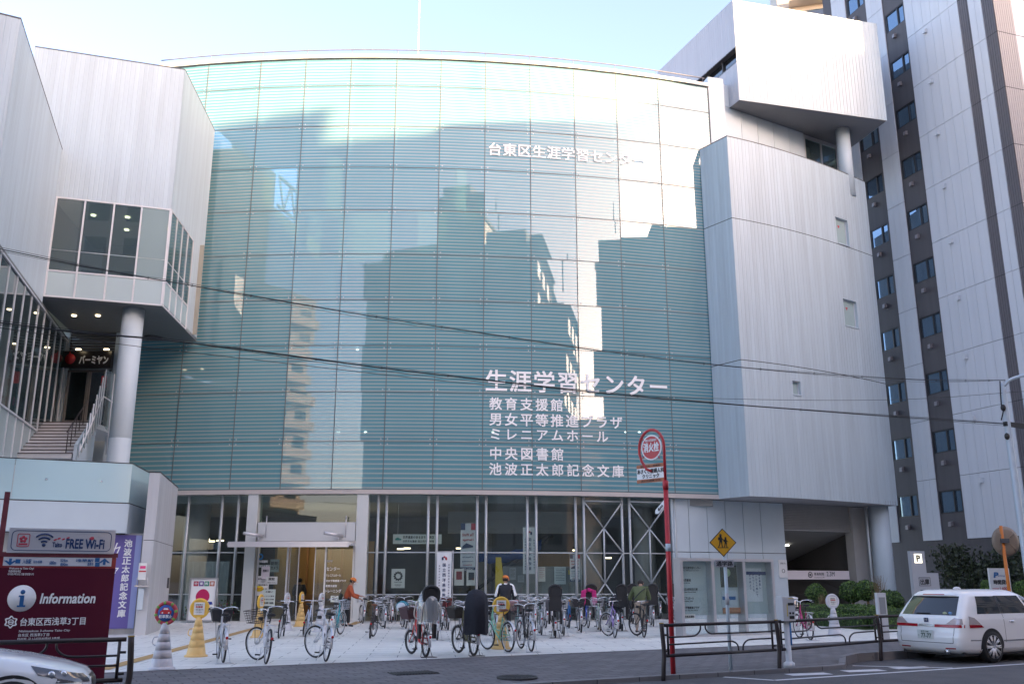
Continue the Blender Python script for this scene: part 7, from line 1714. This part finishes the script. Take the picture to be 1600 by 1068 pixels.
CGL = mat('car_glass', (.008, .010, .012), .03, 0, spec=.9); TLR = mat('tail_red', (.35, .006, .015), .12); TLC = mat('lamp_clear', (.50, .44, .44), .1, .4); SEAMM = mat('panel_gap', (.06, .06, .062), .7)
wpos = su(19.46, 13.95); vx = wpos - su(.98, -.0) + Vector((0, 0, 0)); vorig = su(19.46 - .98, 13.78 + .86)
VL = [(.20, .80, .14, 4.60, .3, .5), (.28, .87, .03, 4.72, .28, .55), (.40, .895, -.01, 4.76, .28, .6), (.56, .90, -.01, 4.77, .26, .6), (.62, .90, .02, 4.76, .25, .6), (.80, .90, .05, 4.5, .24, .6), (.93, .89, .09, 4.05, .24, .5), (.99, .87, .13, 3.75, .24, .4), (1.22, .80, .30, 3.15, .26, .4), (1.42, .71, .46, 2.65, .28, .4), (1.49, .65, .54, 2.5, .3, .4), (1.535, .55, .68, 2.3, .3, .3), (1.55, .42, .9, 2.1, .3, .3)]
vt, vb, vside, vrear, vfront, vpatch, vwheel = vehicle('minivan', 'white minivan parked at the kerb seen from its rear corner', 'minivan', (vorig.x, vorig.y, .004), STREET, VL, PAINTW)
g = vpatch(vrear, [(-.70, 1.0), (.70, 1.0), (.60, 1.40), (-.60, 1.40)], .006, 16, 8); rw_ = g.build('rear_window', CGL, vt, True)
g = MB(); g.box(-.02, .0, -.05, .32, 1.03, 1.04, 0, Matrix.Translation((.12, 0, 0))); g.build('wiper', BLACK, rw_, True)
g = MB(); q = vrear(-.42, 1.04, .012); g.ball((q.x, q.y, q.z), .01, .06, .03, 10); g.build('sticker', mat('sticker_green', (.45, .5, .3), .5), rw_, True)
g = MB(); q = vrear(-.55, 1.04, .012); g.ball((q.x, q.y, q.z), .01, .05, .035, 10); g.build('sticker', mat('sticker_blue', (.15, .3, .55), .5), rw_, True)
for sg in (-1, 1):
    for c in ([(.62, 1.03), (1.42, 1.03), (1.42, 1.40), (.80, 1.40)], [(1.50, 1.03), (2.42, 1.03), (2.28, 1.41), (1.50, 1.41)], [(2.50, 1.03), (3.35, 1.03), (2.75, 1.38), (2.36, 1.41)]):
        g = vpatch(lambda a, b, o: vside(a, b, sg, o), c, .006); g.build('side_window', CGL, vt, True)
    g = vpatch(lambda a, b, o: vside(a, b, sg, o), [(1.42, 1.03), (1.50, 1.03), (1.50, 1.41), (1.42, 1.41)], .005, 2, 6); g.build('pillar', mat('pillar_black', (.02, .02, .022), .3), vt, True)
    for c in ([(1.45, .42), (1.462, .42), (1.462, 1.02), (1.45, 1.02)], [(2.46, .30), (2.472, .30), (2.472, 1.02), (2.46, 1.02)]):
        g = vpatch(lambda a, b, o: vside(a, b, sg, o), c, .002, 1, 8); g.build('door_gap', SEAMM, vt, True)
    g = vpatch(lambda a, b, o: vside(a, b, sg, o), [(1.36, .445), (3.2, .45), (3.2, .475), (1.36, .47)], .012, 12, 1); g.build('side_moulding', CHROME, vt, True)
    g = vpatch(lambda a, b, o: vside(a, b, sg, o), [(.25, .475), (.6, .47), (.6, .49), (.25, .495)], .010, 6, 1); g.build('side_moulding', CHROME, vt, True)
    g = MB(); q = vside(1.72, .86, sg, .0); g.ball((q.x, q.y, q.z), .10, .03, .022, 12); g.build('door_handle', CHROME, vt, True)
    g = vpatch(lambda a, b, o: vside(a, b, sg, o), [(.27, .74), (.74, .745), (.66, .80), (.26, .81)], .008, 8, 2); g.build('tail_lamp', TLR, vt, True)
    g = vpatch(lambda a, b, o: vside(a, b, sg, o), [(.26, .815), (.66, .805), (.47, .95), (.30, .985)], .008, 8, 4); g.build('indicator_lamp', TLC, vt, True)
    g = vpatch(vrear, [(sg * .50, .815), (sg * .86, .815), (sg * .84, .93), (sg * .68, .95)][::1], .008, 10, 4); g.build('indicator_lamp', TLC, vt, True)
    g = vpatch(vrear, [(sg * .22, .745), (sg * .88, .745), (sg * .88, .81), (sg * .22, .805)], .010, 12, 2); g.build('tail_lamp', TLR, vt, True)
    g = vpatch(vrear, [(sg * .45, .295), (sg * .70, .30), (sg * .70, .325), (sg * .45, .32)], .008, 4, 1); g.build('reflector', TLR, vt, True)
    vwheel(.98, sg, .335, .915, ALU, 10); vwheel(3.75, sg, .335, .915, ALU, 10)
    g = vpatch(vrear, [(sg * .66, .42), (sg * .672, .42), (sg * .70, .74), (sg * .688, .74)], .003, 1, 8); g.build('tailgate_gap', SEAMM, vt, True)
g = vpatch(vrear, [(-.66, .415), (.66, .415), (.66, .427), (-.66, .427)], .003, 12, 1); g.build('tailgate_gap', SEAMM, vt, True)
g = vpatch(vrear, [(-.20, .76), (.20, .76), (.18, .805), (-.18, .805)], .02, 6, 2); g.build('tailgate_handle', CHROME, vt, True)
g = MB(); q = vrear(0, .89, .012); g.box(q.x - .01, q.x, -.055, .055, .845, .935); em = g.build('grille_emblem', mat('emblem_blue', (.02, .04, .12), .3), vt, True)
g = MB(); g.text('H', frame((q.x - .011, .0, .862), R(-90)), .06, .058, bold=.02, align='C'); g.build('lettering', CHROME, em, True)
g = MB(); q = vrear(0, .58, .012); g.box(q.x - .012, q.x, -.20, .20, .49, .68); npl = g.build('number_plate', mat('plate_pale', (.62, .66, .64), .4), vt, True)
g = MB(); g.text('77-77', frame((q.x - .013, -.03, .515), R(-90)), .26, .09, bold=.02, align='C'); g.text('足立 300', frame((q.x - .013, .0, .625), R(-90)), .2, .04, bold=.01, align='C'); g.text('さ', frame((q.x - .013, .165, .54), R(-90)), None, .04, align='C'); g.build('lettering', mat('plate_green', (.01, .06, .04), .5), npl, True)
g = MB(); g.tube([(.02, -.45, .24), (.3, -.45, .24)], .05, 12); g.tube([(.015, -.45, .24), (.03, -.45, .24)], .055, 12); g.build('exhaust', CHROME, vt, True)
g = vpatch(vrear, [(-.55, 1.425), (.55, 1.425), (.48, 1.475), (-.48, 1.475)], .07, 8, 2); g.build('spoiler', PAINTW, vt, True)
g = vpatch(vrear, [(-.28, 1.43), (.28, 1.43), (.28, 1.445), (-.28, 1.445)], .085, 6, 1); g.build('brake_lamp', TLR, vt, True)
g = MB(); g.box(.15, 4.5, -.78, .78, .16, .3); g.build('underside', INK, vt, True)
g = MB(); g.ball((1.2, 0, 1.555), .12, .06, .05, 10); g.build('roof_aerial', STEELW, vt, True)
SL = [(.18, .80, .10, 4.40, .3, .6), (.30, .88, .0, 4.58, .3, .75), (.50, .905, .0, 4.62, .3, .8), (.62, .905, .02, 4.60, .3, .8), (.72, .90, .05, 4.50, .3, .8), (.79, .87, .08, 4.30, .3, .75), (.87, .83, .12, 3.95, .3, .6), (.95, .79, .3, 3.45, .3, .5), (1.02, .76, .5, 3.0, .3, .4), (1.2, .66, .9, 2.55, .3, .4), (1.36, .56, 1.2, 2.2, .3, .3), (1.43, .40, 1.5, 1.9, .3, .3)]
so2 = su(1.22 - 4.62, 13.1)
st, sb_, sside, srear, sfront, spatch, swheel = vehicle('sedan', 'white car entering the view beside the guardrail, only its bonnet and headlight showing', 'car', (so2.x, so2.y, .004), STREET, SL, PAINTW)
HLM = mat('headlight_lens', (.10, .10, .11), .05, .3, spec=.9)
for sg in (-1, 1):
    g = spatch(lambda a, b, o: sside(a, b, sg, o), [(3.98, .70), (4.40, .60), (4.40, .69), (3.90, .80)], .006, 10, 4); hl = g.build('headlight', HLM, st, True)
    g = MB()
    for x, r_ in ((4.12, .045), (4.25, .04)): q = sside(x, .69, sg, .0); g.ball((q.x, q.y, q.z), r_, .02, r_, 10)
    g.build('projector', CHROME, hl, True)
    g = spatch(sfront, [(sg * .52, .58), (sg * .84, .60), (sg * .80, .70), (sg * .56, .68)], .006, 8, 3); g.build('headlight', HLM, st, True)
    swheel(3.72, sg, .33, .92, ALU, 5); swheel(.95, sg, .33, .92, ALU, 5)
    g = spatch(lambda a, b, o: sside(a, b, sg, o), [(1.3, .98), (2.75, .98), (2.25, 1.33), (1.5, 1.33)], .006); g.build('side_window', CGL, st, True)
    g = spatch(lambda a, b, o: sside(a, b, sg, o), [(2.9, .3), (2.91, .3), (2.91, .93), (2.9, .93)], .002, 1, 6); g.build('door_gap', SEAMM, st, True)
g = spatch(sfront, [(-.42, .42), (.42, .42), (.45, .66), (-.45, .66)], .01, 8, 4); g.build('grille', mat('grille_black', (.02, .02, .022), .3, .3), st, True)
g = spatch(sfront, [(-.6, 1.0), (.6, 1.0), (.5, 1.33), (-.5, 1.33)], .008, 10, 6); g.build('windscreen', CGL, st, True)
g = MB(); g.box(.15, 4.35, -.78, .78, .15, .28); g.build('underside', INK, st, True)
# ------------------------------------------------------------------ people
SKIN = mat('skin', (.42, .26, .19), .55, 0, .06, 8); HAIRD = mat('dark_hair', (.02, .016, .014), .6)
def skinmesh(name, verts, edges, radii, m, parent, sub=1):
    me = bpy.data.meshes.new(name); me.from_pydata(verts, edges, []); me.materials.append(m); o = bpy.data.objects.new(name, me); sc.collection.objects.link(o); o.parent = parent; W[o.name] = W[parent.name].copy()
    sk = o.modifiers.new('skin', 'SKIN'); sk.use_smooth_shade = True
    sv = me.skin_vertices[0] if len(me.skin_vertices) else None
    if sv is None:
        bpy.context.view_layer.objects.active = o; bpy.ops.mesh.customdata_skin_add(); sv = me.skin_vertices[0]
    for i, r_ in enumerate(radii): sv.data[i].radius = r_ if isinstance(r_, tuple) else (r_, r_); sv.data[i].use_root = (i == 0)
    sb2 = o.modifiers.new('smooth', 'SUBSURF'); sb2.levels = sub; sb2.render_levels = sub + 1
    return o
def chain_mesh(name, chains, m, parent, sub=1):
    V = []; E = []; Rr = []; idx = {}
    for ch in chains:
        prev = None
        for key, co, r_ in ch:
            if key not in idx: idx[key] = len(V); V.append(tuple(co)); Rr.append(r_)
            if prev is not None: E.append((prev, idx[key]))
            prev = idx[key]
    return skinmesh(name, V, E, Rr, m, parent, sub)
def person(label, loc, rz, J, top, bottom, shoes, fingers_curl=.5, jacket_r=1.0, long_coat=0.):
    t = thing('person', label, 'person', loc, rz, None); v = {k: Vector(q) for k, q in J.items()}
    body = [[('pel', v['pel'], (.13, .10)), ('sp', v['pel'].lerp(v['ch'], .5), (.12, .095)), ('ch', v['ch'], (.15, .10)), ('nk', v['nk'], .055), ('hd0', v['nk'].lerp(v['hd'], .5), .068), ('hd', v['hd'], (.082, .095)), ('hdt', v['hd'] + (v['hd'] - v['nk']).normalized() * .09, (.06, .075))]]
    fdir = v.get('face', Vector((0, 1, 0)))
    body.append([('hd', v['hd'], .09), ('nose', v['hd'] + fdir * .112 + Vector((0, 0, -.015)), .012)])
    for s in 'LR':
        body.append([('ch', 0, 0), ('sh' + s, v['sh' + s], .06), ('el' + s, v['el' + s], .043), ('wr' + s, v['wr' + s], .028), ('ha' + s, v['ha' + s], (.038, .020))])
        body.append([('pel', 0, 0), ('hi' + s, v['hi' + s], .085), ('kn' + s, v['kn' + s], .055), ('an' + s, v['an' + s], .038), ('to' + s, v['to' + s], .034)])
        d = (v['ha' + s] - v['wr' + s]).normalized(); u = d.cross(Vector((0, 0, 1))); u = u.normalized() if u.length > .1 else Vector((1, 0, 0)); w = u.cross(d).normalized(); sg = 1 if w.z < 0 else -1
        for k, (o_, L) in enumerate(((-.027, .075), (-.009, .085), (.009, .08), (.027, .062))):
            b = v['ha' + s] + d * .025 + u * o_; m1 = b + d * L * .5; m2 = m1 + (d * .45 + w * sg * fingers_curl).normalized() * L * .55
            body.append([('ha' + s, 0, 0), ('f%d%s' % (k, s), b, .0095), ('g%d%s' % (k, s), m1, .009), ('h%d%s' % (k, s), m2, .0075)])
        b = v['wr' + s].lerp(v['ha' + s], .5) + u * .04 * (1 if s == 'L' else -1); body.append([('ha' + s, 0, 0), ('th' + s, b, .011), ('tp' + s, b + d * .05 + w * sg * .015, .009)])
    bo = chain_mesh('body', body, SKIN, t)
    jr = jacket_r
    jk = [[('a', v['pel'] + Vector((0, 0, -.02 - long_coat)), (.165 * jr, .125 * jr)), ('b', v['pel'].lerp(v['ch'], .5), (.165 * jr, .13 * jr)), ('c', v['ch'], (.17 * jr, .125 * jr)), ('d', v['ch'].lerp(v['nk'], .75), .075)]]
    for s in 'LR': jk.append([('c', 0, 0), ('sh' + s, v['sh' + s], .08 * jr), ('el' + s, v['el' + s], .062 * jr), ('wr' + s, v['wr' + s].lerp(v['el' + s], .08), .045 * jr)])
    chain_mesh('jacket', jk, top, t)
    tr = [[('a', v['pel'] + Vector((0, 0, .03)), (.15, .115))]]
    for s in 'LR': tr.append([('a', 0, 0), ('hi' + s, v['hi' + s], .105), ('kn' + s, v['kn' + s], .078), ('an' + s, v['an' + s] + Vector((0, 0, .02)), .062)])
    chain_mesh('trousers', tr, bottom, t)
    for s in 'LR': chain_mesh('shoe', [[('a', v['an' + s] + Vector((0, 0, -.03)), .046), ('b', v['an' + s].lerp(v['to' + s], .55) + Vector((0, 0, -.01)), .045), ('c', v['to' + s] + (v['to' + s] - v['an' + s]).normalized() * .04, .034)]], shoes, t)
    g = MB(); e1 = fdir.cross(Vector((0, 0, 1))).normalized()
    for k in (-1, 1): g.ball(v['hd'] + fdir * .088 + e1 * .032 * k + Vector((0, 0, .012)), .012, .012, .008, 8)
    g.build('eye', INK, bo, True, each=True)
    g = MB()
    for k in (-1, 1): g.ball(v['hd'] + e1 * .088 * k + Vector((0, 0, -.005)), .016, .022, .032, 8)
    g.build('ear', SKIN, bo, True, each=True)
    return t, v, fdir, e1
def headgear(t, v, fdir, e1, m, name='cap', brim=True):
    up = (v['hd'] - v['nk']).normalized(); c = v['hd'] + up * .035; g = MB(); X = e1; Y = fdir - up * fdir.dot(up); Y.normalize()
    Mh = Matrix((( X.x, Y.x, up.x, c.x), (X.y, Y.y, up.y, c.y), (X.z, Y.z, up.z, c.z), (0, 0, 0, 1)))
    g.lathe([(.112, 0), (.115, .03), (.10, .075), (.065, .105), (.02, .118)], 18, 0, Mh @ Matrix.Diagonal((.93, 1.06, 1, 1)))
    if brim: g.add([Mh @ Vector((.09 * math.cos(R(a)), .05 + .06 * math.sin(R(a)) + (.10 if k else .0), .012 - (.012 if k else 0))) for k in (0, 1) for a in range(0, 181, 20)], [(i, i + 1, 10 + i + 1, 10 + i) for i in range(9)], 0, True)
    o = g.build(name, m, t, True); 
    if brim: q = o.modifiers.new('thickness', 'SOLIDIFY'); q.thickness = .006
    g = MB(); g.lathe([(.095, -.085), (.102, -.03), (.108, .004)], 16, 0, Mh @ Matrix.Translation((0, -.022, 0)) @ Matrix.Diagonal((.9, .92, 1, 1))); g.build('hair', HAIRD, t, True)
ORJ = mat('orange_jacket', (.42, .085, .03), .75, 0, .2, 9, .4, 18); ORC = mat('orange_cap', (.68, .20, .04), .7); DTR = mat('dark_trousers', (.022, .022, .026), .8, 0, .2, 9); BJK = mat('black_jacket', (.016, .018, .026), .7, 0, .3, 9, .4, 18); GRJ = mat('olive_jacket', (.11, .135, .06), .8, 0, .2, 9, .5, 16); BEI = mat('beige_trousers', (.36, .29, .23), .8, 0, .12, 9, .4, 16)
def standing(lean=0., turn=0., armL=None, armR=None, step=.1, h=1.70, side=0.):
    s = h / 1.72; y = lean
    J = dict(pel=(0, -.02, .95 * s), ch=(side * .5, y * .6, 1.30 * s - abs(lean) * .06), nk=(side * .8, y * .95, 1.47 * s - abs(lean) * .14), hd=(side, y * 1.15 + .02, 1.60 * s - abs(lean) * .2))
    for sg, k in ((-1, 'L'), (1, 'R')):
        J['sh' + k] = (sg * .19 + side * .6, y * .8, 1.39 * s - abs(lean) * .1); J['hi' + k] = (sg * .095, -.01, .90 * s)
        J['kn' + k] = (sg * .10, .03 + sg * step * .5, .50 * s); J['an' + k] = (sg * .11, -.02 + sg * step, .09); J['to' + k] = (sg * .13, .13 + sg * step, .04)
    for k, a in (('L', armL), ('R', armR)):
        sh = Vector(J['sh' + k]); J['el' + k] = a[0]; J['wr' + k] = a[1]; d = (Vector(a[1]) - Vector(a[0])).normalized(); J['ha' + k] = Vector(a[1]) + d * .075
    return J
q = atY(541, 960, 35.0)
J = standing(.14, armL=((-.24, .22, 1.10), (-.16, .48, 1.06)), armR=((.26, .20, 1.08), (.2, .44, .98)), h=1.72); J['face'] = Vector((0, .93, -.36)).normalized()
t, v, fd, e1 = person('person in an orange jacket and orange cap bending over a bicycle basket by the entrance', (q.x, 35.0, .15), R(-80), J, ORJ, DTR, BLACK, jacket_r=1.12, long_coat=.16)
headgear(t, v, fd, e1, ORC)
g = MB(); c = v['hd'] + fd * .075 + Vector((0, 0, -.045)); g.ball(c, .065, .05, .045, 10); g.build('face_mask', WINK, t, True)
g = MB(); c = Vector((-.02, -.22, 1.0)); g.ball(c, .16, .09, .17, 12); g.build('waist_bag', mat('dark_green_bag', (.02, .03, .022), .8), t, True)
q = atY(790, 960, 31.4)
J = standing(.06, armL=((-.30, .0, 1.08), (-.33, .18, .92)), armR=((.30, .02, 1.10), (.26, .22, .98)), h=1.76); J['face'] = Vector((.35, .93, -.1)).normalized()
t, v, fd, e1 = person('person seen from behind in a black jacket with white sleeve stripes and orange cap', (q.x, 31.4, .15), R(0), J, BJK, DTR, BLACK, jacket_r=1.25, long_coat=.1)
headgear(t, v, fd, e1, ORC)
for sg, k in ((-1, 'L'), (1, 'R')):
    chain_mesh('sleeve_stripe', [[('a', v['sh' + k].lerp(v['nk'], .4) + Vector((0, -.035, .035)), .05), ('b', v['sh' + k] + Vector((sg * .035, -.03, .02)), .062), ('c', v['el' + k] + Vector((sg * .03, -.03, 0)), .055)]], WINK, t)
chain_mesh('collar', [[('a', v['nk'] + Vector((-.06, -.03, -.0)), .03), ('b', v['nk'] + Vector((0, -.07, -.02)), .035), ('c', v['nk'] + Vector((.06, -.03, 0)), .03)]], WINK, t)
q = atY(1000, 960, 31.0)
J = standing(.34, armL=((-.32, .30, 1.06), (-.28, .52, .98)), armR=((.32, .34, 1.04), (.27, .56, .98)), step=.08, h=1.70, side=.05); J['face'] = Vector((.2, .75, -.6)).normalized()
t, v, fd, e1 = person('person in an olive green jacket and beige trousers leaning over a bicycle', (q.x, 31.0, .15), R(-8), J, GRJ, BEI, DGREY, jacket_r=1.22, long_coat=.1)
g = MB(); up = (v['hd'] - v['nk']).normalized(); g.ball(v['hd'] + up * .03, .105, .115, .10, 14); g.build('hair', HAIRD, t, True)
g = MB(); g.tube(bez([(.20, .10, 1.36), (.05, -.10, 1.26), (-.12, -.17, 1.08), (-.24, -.12, .92)], 5), .018, 6); g.build('bag_strap', BLACK, t, True)
g = MB(); g.ball((-.27, -.02, .84), .08, .16, .15, 12); g.build('shoulder_bag', BLACK, t, True)
q = atY(466, 950, 40.9)
J = standing(.03, armL=((-.25, .02, 1.12), (-.22, .16, .95)), armR=((.25, .02, 1.12), (.22, .16, .95)), h=1.72); J['face'] = Vector((0, 1, 0))
t, v, fd, e1 = person('person in dark clothes with a backpack standing inside the entrance doors', (q.x, 40.9, .16), R(10), J, mat('charcoal_coat', (.03, .035, .04), .8), DTR, BLACK, jacket_r=1.15)
g = MB(); up = Vector((0, 0, 1)); g.ball(v['hd'] + up * .02, .10, .11, .105, 14); g.build('hair', HAIRD, t, True)
g = MB(); g.ball((0, -.2, 1.22), .16, .10, .24, 12); g.build('backpack', BLACK, t, True)
